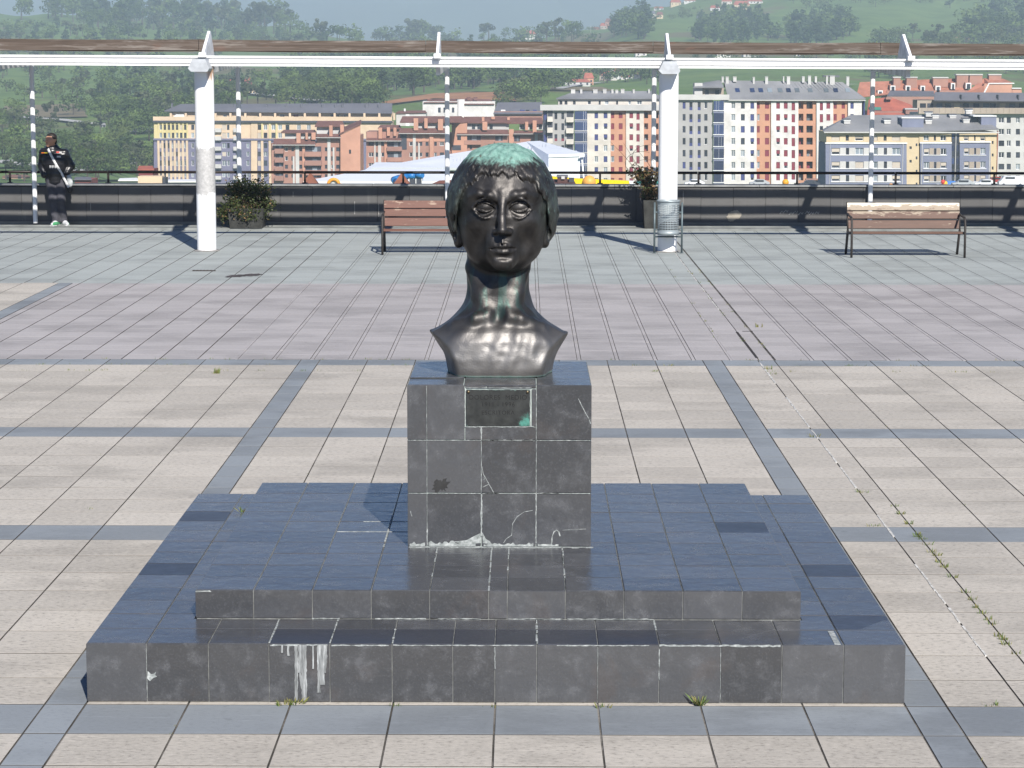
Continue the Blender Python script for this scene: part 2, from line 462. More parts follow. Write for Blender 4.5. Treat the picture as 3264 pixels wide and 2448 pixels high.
# white filler in the expansion joint
M_FILL = plain('white_joint_filler', (.47, .46, .43), .8, 0, .45, 20, 'pos')
m = MB(); y = -.05
while y < 27:
    L = random.uniform(.25, 1.1)
    if random.random() < (.72 if (y < 2.6 or 8 < y < 13 or y > 18) else .3) and not (13.4 < y < 18.2):
        n = max(2, int(L / .1)); w0 = .009 if y < 9 else .012
        for i in range(n):
            a = y + L * i / n; b = y + L * (i + 1) / n
            if y < 21 or True: m.box((2.58 - w0 * random.uniform(.3, 1), a, -.01), (2.58 + w0 * random.uniform(.3, 1), b, .003))
    y += L + random.uniform(0, .25)
m.build('joint_filler', M_FILL, plaza)
m = MB(); m.box((2.575, 13.5, -.01), (2.605, 15.9, .0015)); m.box((2.66, 15.95, -.01), (2.78, 15.99, .0015))
m.build('open_joint', plain('open_joint_dark', (.025, .022, .02), .95, 0, .3, 9, 'pos'), plaza)

# moss and grass in the joints: nobody could count it
def blades(m, x, y, z, n, h, spread, lean=.6):
    for _ in range(n):
        a = random.uniform(0, 6.283); r = spread * math.sqrt(random.random()); hh = h * random.uniform(.4, 1)
        bx, by = x + r * math.cos(a), y + r * math.sin(a) * .6; w = hh * .07 + .0012
        dx, dy = math.cos(a) * hh * lean * random.random(), math.sin(a) * hh * lean * random.random()
        t = random.uniform(0, 3.14); wx, wy = math.cos(t) * w, math.sin(t) * w
        m.add([(bx - wx, by - wy, z), (bx + wx, by + wy, z), (bx + dx * .5 + wx * .7, by + dy * .5 + wy * .7, z + hh * .65), (bx + dx, by + dy, z + hh)], [(0, 1, 2), (0, 2, 3)], random.randint(0, 1))
M_G1 = plain('grass_blade', (.085, .13, .03), .7, 0, .4, 30, 'pos'); M_G2 = plain('dry_blade', (.17, .16, .05), .8, 0, .4, 30, 'pos')
m = MB()
y = -.02
while y < 5.2:                                  # along the open joint right of the steps
    if random.random() < .72: blades(m, 2.75 + random.gauss(0, .008), y, -.004, random.randint(10, 26), .036, .03)
    y += random.uniform(.05, .2)
for (x, y, n, h) in [(2.62, 12.6, 18, .05), (2.62, 12.2, 10, .04), (2.56, 8.25, 14, .04), (-2.95, 12.2, 30, .07), (-.02, -.07, 8, .025), (-.5, -.06, 10, .03), (.52, -.08, 18, .035), (-1.03, -.05, 30, .04),
                     (2.13, 4.6, 22, .035), (2.05, 3.95, 14, .03), (2.5, 4.45, 16, .03), (2.42, -.02, 16, .03), (2.6, 5.7, 18, .035), (1.9, 5.2, 6, .02), (-2.9, 5.0, 6, .02), (2.9, 16.4, 16, .06)]:
    blades(m, x, y, -.004, n, h, .045)
for _ in range(70):
    x = random.uniform(-5.2, 5.6); blades(m, x, random.choice([12.86, 13.31, 12.4]) + random.gauss(0, .01), -.004, random.randint(4, 12), .03, .05)
for _ in range(40):
    yy = random.uniform(14, 24); blades(m, random.choice([2.75, 2.75, 2.31, 2.59]) + random.gauss(0, .01), yy, -.004, random.randint(3, 8), .03, .03)
for _ in range(60):
    yy = random.uniform(-1, 12.5); blades(m, random.choice([-2.2, -2, 2.0, 2.2, -1.5, -1, 1, .5, -2.7, -3.2, 3.25, 3.75]) + random.gauss(0, .006), yy if not 0 < yy < 4 else yy + 4.5, -.006, random.randint(2, 5), .016, .02)
tag(m.build('joint_weeds', [M_G1, M_G2]), label='sparse moss and grass growing in the paving joints', kind='stuff')
def tuft(x, y, z, h, n, sp, label):
    m = MB(); blades(m, 0, 0, 0, n, h, sp, 1.3)
    o = m.build('weed_tuft', [M_G1, M_G2], None, (x, y, z)); tag(o, label, 'weed')
tuft(1.0, -.03, 0, .062, 30, .03, 'spiky grass tuft at the foot of the front step near its right end')
tuft(-.98, -.03, 0, .035, 40, .05, 'low mossy weed at the foot of the front step below the white drips')
tuft(-1.62, 3.35, .297, .055, 24, .04, 'small green weed growing at the back left corner of the lower step')
# floor drain and a spilled dark patch near the left column
m = MB(); m.box((-.17, -.045, -.004), (.17, .045, .005), 0)
for k in range(6): m.box((-.16 + .05 * k, -.035, .005), (-.14 + .05 * k, .035, .009), 0)
tag(m.build('floor_drain', plain('drain_iron', (.06, .05, .045), .8, .3), None, (-4.62, 23.7, .004)), 'narrow dark floor drain in the green paving by the left column', 'drain')
m = MB(); n = 40; V = [(0, 0, .0062)]
for k in range(n):
    a = 6.283 * k / n; r = (.62 + .3 * math.sin(2 * a + .6)) * random.uniform(.6, 1.1); V.append((r * .32 * math.cos(a), r * .5 * math.sin(a), .006))
m.add(V, [(0, k + 1, (k + 1) % n + 1) for k in range(n)])
tag(m.build('dark_stain', plain('spilled_oil_stain', (.06, .05, .05), .85, 0, .5, 5, 'pos'), plaza, (-3.94, 22.95, 0)))
# ================================================================== stepped base, pedestal, plaque
def ceramic(name, c, rough=.2, amt=.3, cloud=.5, scratch=True):
    s = N(name); p = s.coord('pos')
    f = s.math('FRACT', s.math('ADD', s.attr('tint'), s.rand()))
    base = s.ramp(f, [(0, tuple(x * (1 - amt) for x in c)), (1, tuple(x * (1 + amt) for x in c))])
    n1 = s.noise(p, 8.5, 7, .68, .15)
    base = s.mix(s.math('MULTIPLY', s.step(n1, .48, .68), cloud), base, tuple(min(1, x * 1.9 + .012) for x in c))
    n2 = s.noise(p, 34, 5, .72, 1.0)
    base = s.mix(s.math('MULTIPLY', s.step(n2, .55, .72), cloud * .7), base, tuple(x * .42 for x in c))
    fg = s.noise(p, 85, 4, .7); base = s.mix(s.math('MULTIPLY', s.step(fg, .52, .66), .4), base, tuple(x * 1.7 for x in c))
    n3 = s.noise(p, 3.1, 5, .6, .3)
    base = s.mix(s.math('MULTIPLY', s.step(n3, .55, .7), .4), base, (c[0] * 1.25, c[1] * 1.02, c[2] * .88))
    r = s.math('ADD', s.math('MULTIPLY', n1, .30), rough - .07)
    s.bump(s.noise(p, 9, 4, .55, .4), .35, .012)
    return s.done(base, r, 0, .72)
M_TILE = ceramic('slate_tile', (.056, .0575, .061), .16, .25, .46)
M_TILE_DARK = ceramic('new_dark_tile', (.030, .033, .042), .28, .15, .12)
M_GROUT = plain('grout', (.17, .175, .17), .9, 0, .5, 14, 'pos')
M_GROUT_P = plain('limed_grout', (.36, .41, .39), .9, 0, .5, 8, 'pos')
def lime_mat():
    s = N('lime_deposit'); p = s.coord('pos')
    n = s.noise(p, 38, 5, .7); c = s.ramp(n, [(.3, (.13, .145, .14)), (.52, (.28, .30, .295)), (.75, (.56, .575, .56))])
    return s.done(c, .9, 0, .2)
M_LIME = lime_mat()
def streak_mat():
    s = N('lime_streak'); n = s.noise(s.coord('pos', (70, 70, 7)), 1, 5, .7); m_ = s.noise(s.coord('pos', (14, 14, 5)), 1, 3)
    return s.done(s.ramp(s.math('ADD', s.math('MULTIPLY', n, .7), s.math('MULTIPLY', m_, .3)), [(.40, (.10, .105, .105)), (.53, (.24, .25, .25)), (.68, (.55, .57, .57))]), .85, 0, .2)
M_STREAK = streak_mat()

def tile_box(sx, sy, sz, mat, ch=.0035):
    key = (round(sx, 3), round(sy, 3), round(sz, 3), mat.name)
    if key not in CB_MESH:
        m = MB(); m.box((-sx / 2, -sy / 2, -sz / 2), (sx / 2, sy / 2, sz / 2), 0, ch); CB_MESH[key] = m.mesh('tile', mat)
    return CB_MESH[key]
J = .0022; T = .009
def tile_xy(parent, x0, x1, y0, y1, z, mat=None):     # lies flat, its top at z
    mat = mat or M_TILE
    obj('tile', tile_box(x1 - x0 - 2 * J, y1 - y0 - 2 * J, T, mat), parent, ((x0 + x1) / 2, (y0 + y1) / 2, z - T / 2 + random.uniform(-.0008, .0012)), (random.gauss(0, .002), random.gauss(0, .002), 0))
def tile_xz(parent, x0, x1, z0, z1, y, back=False, mat=None):   # stands, its face at y
    mat = mat or M_TILE
    obj('tile', tile_box(x1 - x0 - 2 * J, T, z1 - z0 - 2 * J, mat), parent, ((x0 + x1) / 2, y + (T / 2 if not back else -T / 2) + random.uniform(-.001, .001), (z0 + z1) / 2), (random.gauss(0, .002), 0, random.gauss(0, .003)))
def tile_yz(parent, y0, y1, z0, z1, x, left=True, mat=None):
    mat = mat or M_TILE
    obj('tile', tile_box(T, y1 - y0 - 2 * J, z1 - z0 - 2 * J, mat), parent, (x + (T / 2 if left else -T / 2), (y0 + y1) / 2, (z0 + z1) / 2), (0, 0, random.gauss(0, .002)))

H1, H2, H3 = .295, .445, 1.3495
base = thing('stepped_base', 'wide two-step base of dark slate tiles under the bronze head', 'steps', (0, 2, 0))
m = MB(); q = .006
m.box((-2 + q, -2 + q, 0), (2 - q, 2 - q, H1 - q)); m.box((-1.534 + q, -1.486 + q, H1 - q), (1.546 - q, 1.59 - q, H2 - q))
m.build('mortar_core', M_GROUT, base)
Y0 = -2.0                                            # base is an Empty at the middle of the steps
FX = [-2, -1.705, -1.402, -1.106, -.808, -.504, -.207, -.002, .203, .50, .80, 1.10, 1.40, 1.70, 2.0]
UX = [-1.534, -1.238, -.938, -.638, -.34, -.04, .055, .35, .648, .948, 1.25, 1.546]
DY = [2 * -1 + .3077 * k for k in range(14)]; DY[-1] = 2.0
UY = [-1.486 + .3 * k for k in range(11)]; UY[-1] = 1.59
for a, b in zip(FX[:-1], FX[1:]):
    tile_xz(base, a, b, 0, H1, Y0)
    dark = -1.12 < a < .75
    tile_xy(base, a, b, Y0, Y0 + .30, H1, M_TILE_DARK if dark else None)
    tile_xy(base, a, b, Y0 + .30, -1.49, H1)
    tile_xy(base, a, b, 1.70, 2.0, H1)
for i, (a, b) in enumerate(zip(DY[:-1], DY[1:])):
    tile_yz(base, a, b, 0, H1, -2.0); tile_yz(base, a, b, 0, H1, 2.0, False)
    if i == 0 or b > 1.75: continue
    tile_xy(base, -2, -1.705, a, b, H1, M_TILE_DARK if i in (5, 10) else None)
    tile_xy(base, -1.705, -1.537, a, b, H1)
    tile_xy(base, 1.70, 2.0, a, b, H1, M_TILE_DARK if i in (1, 5) else None)
    tile_xy(base, 1.55, 1.70, a, b, H1)
for a, b in zip(UX[:-1], UX[1:]):
    tile_xz(base, a, b, H1, H2, -1.486)
    for c, d in zip(UY[:-1], UY[1:]):
        if a > -.5 and b < .5 and c > -.4 and d < .6: continue
        tile_xy(base, a, b, c, d, H2, M_TILE_DARK if (abs(a - 1.25) < .01 and abs(c - (-1.486 + 1.5)) < .02) else None)
for a, b in zip(UY[:-1], UY[1:]):
    tile_yz(base, a, b, H1, H2, -1.534); tile_yz(base, a, b, H1, H2, 1.546, False)
m = MB()
for a, b in zip(FX[:-1], FX[1:]): m.box((a + J, 2 - T, J), (b - J, 2.0, H1 - J), 0, .003)
for a, b in zip(UX[:-1], UX[1:]): m.box((a + J, 1.59 - T, H1 + J), (b - J, 1.59, H2 - J), 0, .003)
tag(m.build('tile', M_TILE, base), kind='stuff')

# pale lime that has run out of the joints: thin crusts with their own ragged outline
def crust_xz(m, pts, y, t=.0022):
    """pts: outline in x-z; stands t in front of the face at y."""
    c = [sum(p[i] for p in pts) / len(pts) for i in (0, 1)]
    n = len(pts); V = [(c[0], y - t * 1.4, c[1])] + [(p[0], y - t, p[1]) for p in pts] + [(p[0], y + .001, p[1]) for p in pts]
    Fc = [(0, i + 1, (i + 1) % n + 1) for i in range(n)] + [(i + 1, n + i + 1, n + (i + 1) % n + 1, (i + 1) % n + 1) for i in range(n)]
    m.add(V, Fc)
def ribbon_xz(m, pts, w, y, jit=.35, seg=.018, t=.0022):
    """Crust along a polyline, of uneven width."""
    P = []
    for (a, b) in zip(pts[:-1], pts[1:]):
        L = math.dist(a, b); n = max(1, int(L / seg))
        P += [(a[0] + (b[0] - a[0]) * i / n, a[1] + (b[1] - a[1]) * i / n) for i in range(n)]
    P.append(pts[-1])
    V = []; Fc = []
    for i, p in enumerate(P):
        q0 = P[max(0, i - 1)]; q1 = P[min(len(P) - 1, i + 1)]
        dx, dz = q1[0] - q0[0], q1[1] - q0[1]; L = math.hypot(dx, dz) + 1e-9; nx, nz = -dz / L, dx / L
        wa, wb = [w * .62 * random.uniform(1 - jit, 1 + jit) / 2 for _ in (0, 1)]
        V += [(p[0] + nx * wa, y - t, p[1] + nz * wa), (p[0] - nx * wb, y - t, p[1] - nz * wb), (p[0] + nx * wa, y + .001, p[1] + nz * wa), (p[0] - nx * wb, y + .001, p[1] - nz * wb)]
    for i in range(len(P) - 1):
        a = 4 * i; b = a + 4
        Fc += [(a, a + 1, b + 1, b), (a + 2, a, b, b + 2), (a + 1, a + 3, b + 3, b + 1)]
    m.add(V, Fc)
m = MB()
md = MB()
DN = [0]
def drip(x, z0, z1, w):
    DN[0] += 1; ribbon_xz(md, [(x, z0), (x + random.gauss(0, .002), (z0 + z1) / 2), (x + random.gauss(0, .003), z1)], w * 2.1, Y0 - .0007 * DN[0], .22, .012, .0012)
for (x, z1, w) in [(-.973, .01, .012), (-.955, .07, .008), (-.935, .01, .02), (-.948, .15, .022), (-.862, .05, .012), (-.845, .09, .02), (-.83, .15, .014), (-.89, .17, .006), (-1.01, .235, .008), (-1.04, .25, .006)]:
    drip(x, .289, z1, w)
tag(md.build('lime_streak', M_STREAK, base), kind='stuff')
ribbon_xz(m, [(-1.1, .287), (-.82, .288)], .009, Y0, .9); ribbon_xz(m, [(-.80, .286), (-.52, .288)], .008, Y0, .9)
ribbon_xz(m, [(-.50, .288), (.19, .289)], .006, Y0, .95); ribbon_xz(m, [(.3, .289), (.75, .289)], .006, Y0, .9)
ribbon_xz(m, [(.8, .29), (1.39, .289)], .012, Y0, .8); ribbon_xz(m, [(.8, .12), (.8, .27)], .006, Y0, .9); ribbon_xz(m, [(-.002, .17), (-.002, .28)], .005, Y0, .9)
for x in (.5, 1.1, -1.705): ribbon_xz(m, [(x, .02), (x, .28)], .003, Y0, .9)
crust_xz(m, [(-1.703, .118), (-1.70, .155), (-1.685, .14), (-1.672, .142), (-1.66, .152), (-1.664, .135), (-1.655, .128), (-1.675, .12), (-1.69, .105)], Y0)
crust_xz(m, [(-1.534, .4385), (-1.52, .441), (-1.50, .44), (-1.46, .4425), (-1.452, .4345), (-1.49, .4355), (-1.53, .432)], -1.487)
for x0, x1 in [(-.94, -.80), (-.62, -.36), (.06, .34), (.36, .8), (-.3, -.08)]: ribbon_xz(m, [(x0, .2975), (x1, .2975)], .006, -1.487, .9)
# flat crusts on the tops
def crust_xy(x0, y0, x1, y1, z):
    m.box((x0, y0, z - .003), (x1, y1, z + .0015), 0, .0008)
crust_xy(1.655, -1.99, 1.685, -1.72, H1)
for (x, a, b, z) in [(-1.106, -1.98, -1.5, H1), (-.808, -1.98, -1.5, H1), (.203, -1.98, -1.5, H1), (-.504, -1.98, -1.7, H1), (.8, -1.7, -1.5, H1)]:
    ys = a
    while ys < b:
        L = random.uniform(.03, .12); crust_xy(x - random.uniform(.002, .006), ys, x + random.uniform(.002, .006), min(ys + L, b), z); ys += L + random.uniform(0, .05)
for x in (-.34, -.04, .055, .35):
    ys = -1.48
    while ys < -.42:
        L = random.uniform(.03, .15)
        if ys > -.85 or random.random() < .4: crust_xy(x - random.uniform(.001, .006), ys, x + random.uniform(.001, .006), ys + L, H2)
        ys += L + random.uniform(0, .06)
for k in range(26):
    x = -.5 + 1.02 * k / 26; crust_xy(x, -.405 - random.uniform(.005, .03), x + .04, -.398, H2)
ys = -.39
while ys < .5:
    crust_xy(-.645, ys, -.635, ys + .05, H2) if random.random() < .7 else None; ys += .07
for yy in (.014, .314): crust_xy(-.93, yy - .004, -.52, yy + .004, H2) if yy < .2 else crust_xy(-.8, yy - .003, -.55, yy + .003, H2)
tag(m.build('lime_crust', M_LIME, base), kind='stuff')

# ------------------------------------------------------------------ pedestal
ped = thing('pedestal', 'square pedestal of slate tiles with a small metal plaque', 'pedestal', (0, 2.12, H2))
PX0, PX1, PD0, PD1, PH = -.505, .5085, -.5154, .515, H3 - H2
m = MB(); m.box((PX0 + q, PD0 + q, 0), (PX1 - q, PD1 - q, PH - q)); m.build('mortar_core', M_GROUT_P, ped)
PXs = [PX0, -.398, -.098, .205, PX1]; PZ = [0, .300, .597, PH]
for a, b in zip(PXs[:-1], PXs[1:]):
    for k in range(2): tile_xz(ped, a, b, PZ[k], PZ[k + 1], PD0)
tile_xz(ped, PX0, -.398, PZ[2], PH, PD0); tile_xz(ped, -.398, -.187, PZ[2], PH, PD0); tile_xz(ped, .205, PX1, PZ[2], PH, PD0)
tile_xz(ped, -.187, -.098, PZ[2], .672, PD0); tile_xz(ped, -.098, .205, PZ[2], .672, PD0)
tile_xz(ped, -.187, -.07, .884, PH, PD0); tile_xz(ped, -.07, .205, .884, PH, PD0); tile_xz(ped, .178, .205, .672, .884, PD0)
PY = [PD0, -.30, 0, .3, PD1]; 
for a, b in zip(PY[:-1], PY[1:]):
    for k in range(3): tile_yz(ped, a, b, PZ[k], PZ[k + 1], PX0); tile_yz(ped, a, b, PZ[k], PZ[k + 1], PX1, False)
for a, b in zip(PXs[:-1], PXs[1:]):
    for k in range(3): tile_xz(ped, a, b, PZ[k], PZ[k + 1], PD1, True)
TX = [PX0, -.195, .205, PX1]; TY = [PD0, -.262, .04, .30, PD1]
for a, b in zip(TX[:-1], TX[1:]):
    for i, (c, d) in enumerate(zip(TY[:-1], TY[1:])):
        z = PH + (.006 if (i == 1 and a < -.4) else 0); tile_xy(ped, a, b, c + (.006 if i == 1 and a < -.4 else 0), d, z)
m = MB(); yy = PD0
def rib(pts, w, jit=.7, seg=.014): ribbon_xz(m, pts, w, yy, jit, seg)
# along the foot
pts = []; 
for (x0, x1, h0) in [(PX0 + .01, -.41, .022), (-.39, -.13, .026), (-.085, .19, .018), (.215, .33, .012)]:
    n = int((x1 - x0) / .012); V = []; top = [(x0 + (x1 - x0) * i / n, h0 * random.uniform(.35, 1.15) + .004) for i in range(n + 1)]
    for (xa, za), (xb, zb) in zip(top[:-1], top[1:]): m.add([(xa, yy - .002, .003), (xb, yy - .002, .003), (xb, yy - .002, zb), (xa, yy - .002, za), (xa, yy + .001, za), (xb, yy + .001, zb)], [(0, 1, 2, 3), (3, 2, 5, 4)])
crust_xz(m, [(-.25, .028), (-.18, .036), (-.125, .066), (-.105, .075), (-.10, .05), (-.10, .02), (-.17, .016), (-.22, .02)], yy)
crust_xz(m, [(-.09, .02), (-.092, .08), (-.075, .045), (-.05, .03), (-.04, .015)], yy)
rib([(-.098, .06), (-.098, .2), (-.097, .30)], .013); rib([(-.098, .3), (-.097, .59)], .005); rib([(-.098, .60), (-.098, .67)], .012)
rib([(.205, .02), (.205, .3)], .008); rib([(.205, .3), (.205, .88)], .0045); rib([(-.398, .01), (-.398, .10)], .008); rib([(-.398, .1), (-.398, .9)], .003)
for z in (.300, .597): rib([(PX0 + .01, z), (PX1 - .01, z)], .004, .9)
rib([(-.098, .597), (.205, .597)], .007); rib([(-.1, .300), (.0, .301)], .006); rib([(.21, .301), (.33, .3)], .006)
rib([(-.187, .672), (.19, .674)], .009); rib([(-.187, .68), (-.188, .89)], .006); rib([(-.18, .888), (.18, .888)], .005); rib([(.172, .68), (.172, .88)], .005)
rib([(-.094, .45), (-.088, .41), (-.06, .36), (-.03, .305)], .0045, .5); rib([(-.09, .335), (-.055, .352)], .0045, .5); rib([(-.085, .378), (-.072, .388)], .004, .5)
rib([(.185, .205), (.14, .197), (.1, .17), (.075, .13), (.07, .065), (.04, .045), (.025, .022)], .004, .5)
rib([(.29, .012), (.295, .06), (.305, .085), (.318, .095), (.332, .085), (.338, .06)], .009, .6); rib([(.35, .094), (.48, .101)], .0025)
rib([(.435, .83), (.47, .76), (.50, .71)], .006, .7); rib([(.495, .72), (.503, .69)], .012)
rib([(-.49, .20), (-.482, .17)], .005)
tag(m.build('lime_crust', M_LIME, ped), kind='stuff')
# soot mark on the second tile
def soot():
    s = N('soot_mark'); n = s.noise(s.coord('obj'), 14, 5, .6)
    return s.done(s.ramp(n, [(.3, (.012, .012, .012)), (.7, (.03, .03, .03))]), .8)
m = MB(); outl = []
for k in range(36):
    a = 6.283 * k / 36; r = .034 * (1 + .45 * math.sin(a * 2 + 1) * .6 + random.uniform(-.35, .5)); outl.append((-.318 + r * math.cos(a), .345 + r * 1.15 * math.sin(a)))
crust_xz(m, outl, PD0, .0016); m.build('soot_mark', soot(), ped)

def plaque_mat():
    s = N('plaque_metal'); p = s.coord('obj')
    n = s.noise(p, 14, 5, .65); x, y, z = s.xyz(p)
    c = s.ramp(n, [(.25, (.035, .037, .036)), (.7, (.085, .088, .083))])
    d = s.math('ADD', s.math('POWER', s.math('MULTIPLY', s.math('SUBTRACT', x, .155), 14), 2), s.math('POWER', s.math('MULTIPLY', s.math('SUBTRACT', z, -.085), 11), 2))
    c = s.mix(s.step(s.math('ADD', d, s.math('MULTIPLY', s.noise(p, 45, 4), 1.2)), 1.0, .55), c, (.13, .38, .30))
    e = s.step(s.math('ADD', s.math('ABSOLUTE', z), s.math('MULTIPLY', s.noise(p, 60, 4), .03)), .113, .122)
    c = s.mix(s.math('MULTIPLY', e, .6), c, (.28, .42, .36))
    s.bump(s.noise(p, 50, 3), .25, .002)
    return s.done(c, .42, .75, .5)
M_PLQ = plaque_mat()
pl = MB().box((-.174, -.006, -.101), (.174, .0, .101), 0, .0015).build('plaque', M_PLQ, ped, (-.006, PD0 - .001, .778))
M_ENGR = plain('engraved_letters', (.012, .012, .012), .8)
def text(body, size, x, z, parent, name='lettering'):
    cu = bpy.data.curves.new(name, 'FONT'); cu.body = body; cu.size = size; cu.align_x = 'CENTER'; cu.extrude = .0006; cu.space_character = 1.12
    t = bpy.data.objects.new(name, cu); COL.objects.link(t)
    dg = bpy.context.evaluated_depsgraph_get(); me = bpy.data.meshes.new_from_object(t.evaluated_get(dg))
    bpy.data.objects.remove(t); me.materials.clear(); me.materials.append(M_ENGR)
    return obj(name, me, parent, (x, -.0066, z), (math.pi / 2, 0, 0))
text('DOLORES  MEDIO', .036, 0, .047, pl); text('1911 - 1996', .034, 0, .009, pl); text('ESCRITORA', .032, 0, -.036, pl)
sm = MB().lathe([(0, -.004), (.0075, -.004), (.0085, 0), (.0085, .002)], 12).mesh('screw', plain('screw_brass', (.14, .11, .07), .4, .8))
for sx in (-.162, .162): obj('screw', sm, pl, (sx, -.0075, .089), (-math.pi / 2, 0, 0))
# ================================================================== the bronze head
def bust_mesh():
    S = SDF((-.47, -.45, -.012), (.47, .43, 1.335), .0046)
    cx = .014
    # --- chest: elliptical sections that follow the outline
    zt = np.array([-.02, 0, .05, .10, .15, .20, .25, .30, .36, .45]); wt = np.array([.345, .355, .38, .40, .425, .45, .47, .45, .40, .3])
    ft = np.array([.185, .19, .215, .232, .242, .240, .222, .192, .15, .1]); bt = np.array([.07, .07, .08, .10, .13, .16, .18, .19, .17, .1])
    def chest(x, y, z):
        w = np.interp(z, zt, wt).astype(np.float32); f = np.interp(z, zt, ft).astype(np.float32); b = np.interp(z, zt, bt).astype(np.float32)
        u = np.abs(x + .012) / w; y0 = .02
        v = np.where(y < y0, (y0 - y) / f, (y - y0) / b)
        q = (u ** 2.3 + v ** 2.3) ** (1 / 2.3)
        return (q - 1) * np.minimum(np.minimum(w, f), b) * .85
    S.op(chest, 0)
    # top of the shoulders: falls away from the neck
    def above(x, y, z):
        xx = np.abs(x + .016)
        top = .243 + .118 * np.clip(1 - (xx - .19) / .19, 0, 2) ** 1.4 - .25 * np.clip(y - .10, 0, .4)
        top = top - .55 * np.clip(-.06 - y, 0, .3)
        return (z - top) * .75
    S.op(above, .05, None, 'and')
    # shallow hollows left by the modelling of the chest
    x, y, z = S.xyz(S.sub(None)); rr = random.Random(5); n = 0
    for k in range(9):
        a, b, c_ = rr.gauss(0, 1), 0, rr.gauss(0, 1); L = math.hypot(a, c_); fq = rr.uniform(55, 125); n = n + np.sin((a * x + c_ * z) / L * fq + rr.uniform(0, 6.3))
    n = 0
    for k in range(80):
        gx, gz, sg = rr.uniform(-.27, .25), rr.uniform(-.01, .25), rr.uniform(.011, .032); n = n + rr.choice((-1, 1)) * rr.uniform(.4, 1) * np.exp(-((x - gx) ** 2 + (z - gz) ** 2) / (2 * sg * sg))
    S.d += (.0021 * n * (y < 0)).astype(np.float32)
    for c, r in [((-.13, -.15, .14), (.11, .04, .08)), ((.11, -.15, .14), (.11, .04, .08)), ((-.01, -.165, .05), (.2, .035, .05))]: S.ball(c, r, .10)
    # neck
    def neck(x, y, z):
        t = np.clip((z - .25) / .45, 0, 1)
        yc = .100 - .01 * t; rx = .178 + .04 * np.clip((.40 - z) / .15, 0, 1) ** 2; ry = .185
        q = np.sqrt(((x + .013) / rx) ** 2 + ((y - yc) / ry) ** 2)
        return np.maximum((q - 1) * .17, np.maximum(.16 - z, z - .95))
    S.op(neck, .09)
    S.bar([(-.158, .01, .60), (-.11, -.065, .46), (-.058, -.128, .34)], [.025, .022, .02], .07)
    S.bar([(.132, .01, .60), (.085, -.065, .46), (.036, -.128, .34)], [.025, .022, .02], .07)
    S.ball((-.06, -.132, .345), (.022, .016, .018), .035); S.ball((.045, -.132, .345), (.015, .016, .026), .035)
    S.bar([(-.06, -.150, .335), (-.14, -.155, .325), (-.25, -.10, .285)], [.010, .009, .006], .06)
    S.bar([(.045, -.150, .335), (.12, -.155, .325), (.23, -.10, .28)], [.010, .009, .006], .06)
    S.ball((-.010, -.185, .345), (.026, .03, .03), .06, 'cut')
    S.ball((-.012, -.075, .50), (.03, .02, .06), .08)
    # sides cut away in a hollow curve
    def sidecut(sx, ang):
        ca, sa = math.cos(ang), math.sin(ang)
        def f(x, y, z):
            u = (x * ca + y * sa) * sx
            return np.sqrt((u - .643) ** 2 + (z + .024) ** 2) - .358
        return f
    S.op(sidecut(1, -.21), .024, None, 'cut'); S.op(sidecut(-1, .21), .024, None, 'cut')
    # --- head: skull with its hair, then the face set into it
    H = SDF(S.lo, S.lo + S.h * (S.n - 1), S.h)
    H.op(SDF.ell((.012, .032, .972), (.312, .358, .332)), 0)
    H.ball((.012, .13, .86), (.27, .24, .18), .08)
    H.ball((-.222, .07, .87), (.062, .13, .13), .06); H.ball((.244, .07, .87), (.060, .13, .13), .06)
    # hairline: opening in front of which the hair is cut back, lower edge of the fringe is uneven
    def opening(x, y, z):
        u = x - cx
        tip = .030 + .040 * np.exp(-((x - .050) / .028) ** 2) + .018 * np.exp(-((x + .012) / .025) ** 2) - .012 * np.exp(-((x + .10) / .025) ** 2) + .014 * np.exp(-((x + .065) / .02) ** 2) + .016 * np.exp(-((x - .125) / .022) ** 2)
        sh = x + .35 * (z - 1.1)
        zz = z + tip + .004 * np.sin(sh * 150 + 1) + .003 * np.sin(sh * 340)
        e = np.where(zz > .86, ((zz - .86) / .325), (.86 - zz) / .46)
        q = np.sqrt((u / .263) ** 2 + np.abs(e) ** 2.3)
        return np.maximum((q - 1) * .2, y - .0 )
    H.op(opening, .022, None, 'cut')
    # strands
    sl = H.sub(None); x, y, z = H.xyz(sl)
    ang = np.arctan2(x - .02, -(y - .08)); dist = np.sqrt((x - .02) ** 2 + (y - .08) ** 2 + (z - 1.30) ** 2)
    sw = ang + .9 * np.clip(dist - .1, 0, .4) * np.where(y < 0, 1, .3)
    rp = random.Random(3); st = 0
    for k in range(9):
        fq = rp.randint(9, 46); st = st + np.sin(fq * sw + rp.uniform(0, 6.28) + rp.uniform(4, 13) * dist) * rp.uniform(.4, 1) / (1 + fq * .012)
    st2 = 0
    for k in range(6):
        a, b, c_ = [rp.uniform(-60, 60) for _ in range(3)]; st2 = st2 + np.sin(a * x + b * y + c_ * z + rp.uniform(0, 6))
    fr = np.clip((z - 1.06) / .06, 0, 1) * np.clip((-.08 - y) / .08, 0, 1); sh = x + (.55 + 1.2 * x) * (z - 1.15)
    fs = np.sin(sh * 165 + 2 * np.sin(z * 40)) + .8 * np.sin(sh * 262 + 1.3) + .7 * np.sin(sh * 97 + .5 + 20 * z)
    H.d += (-.0009 * fs * fr).astype(np.float32)
    H.d += (-(.0013 * st + .0012 * st2) * np.clip((z - .60) / .1, 0, 1)).astype(np.float32)
    del ang, dist, sw, st, st2
    # face
    Fc = SDF(S.lo, S.lo + S.h * (S.n - 1), S.h)
    Fc.op(SDF.ell((cx, -.035, .93), (.255, .268, .335)), 0)
    Fc.op(SDF.ell((cx + .002, -.040, .735), (.200, .238, .150)), .07)
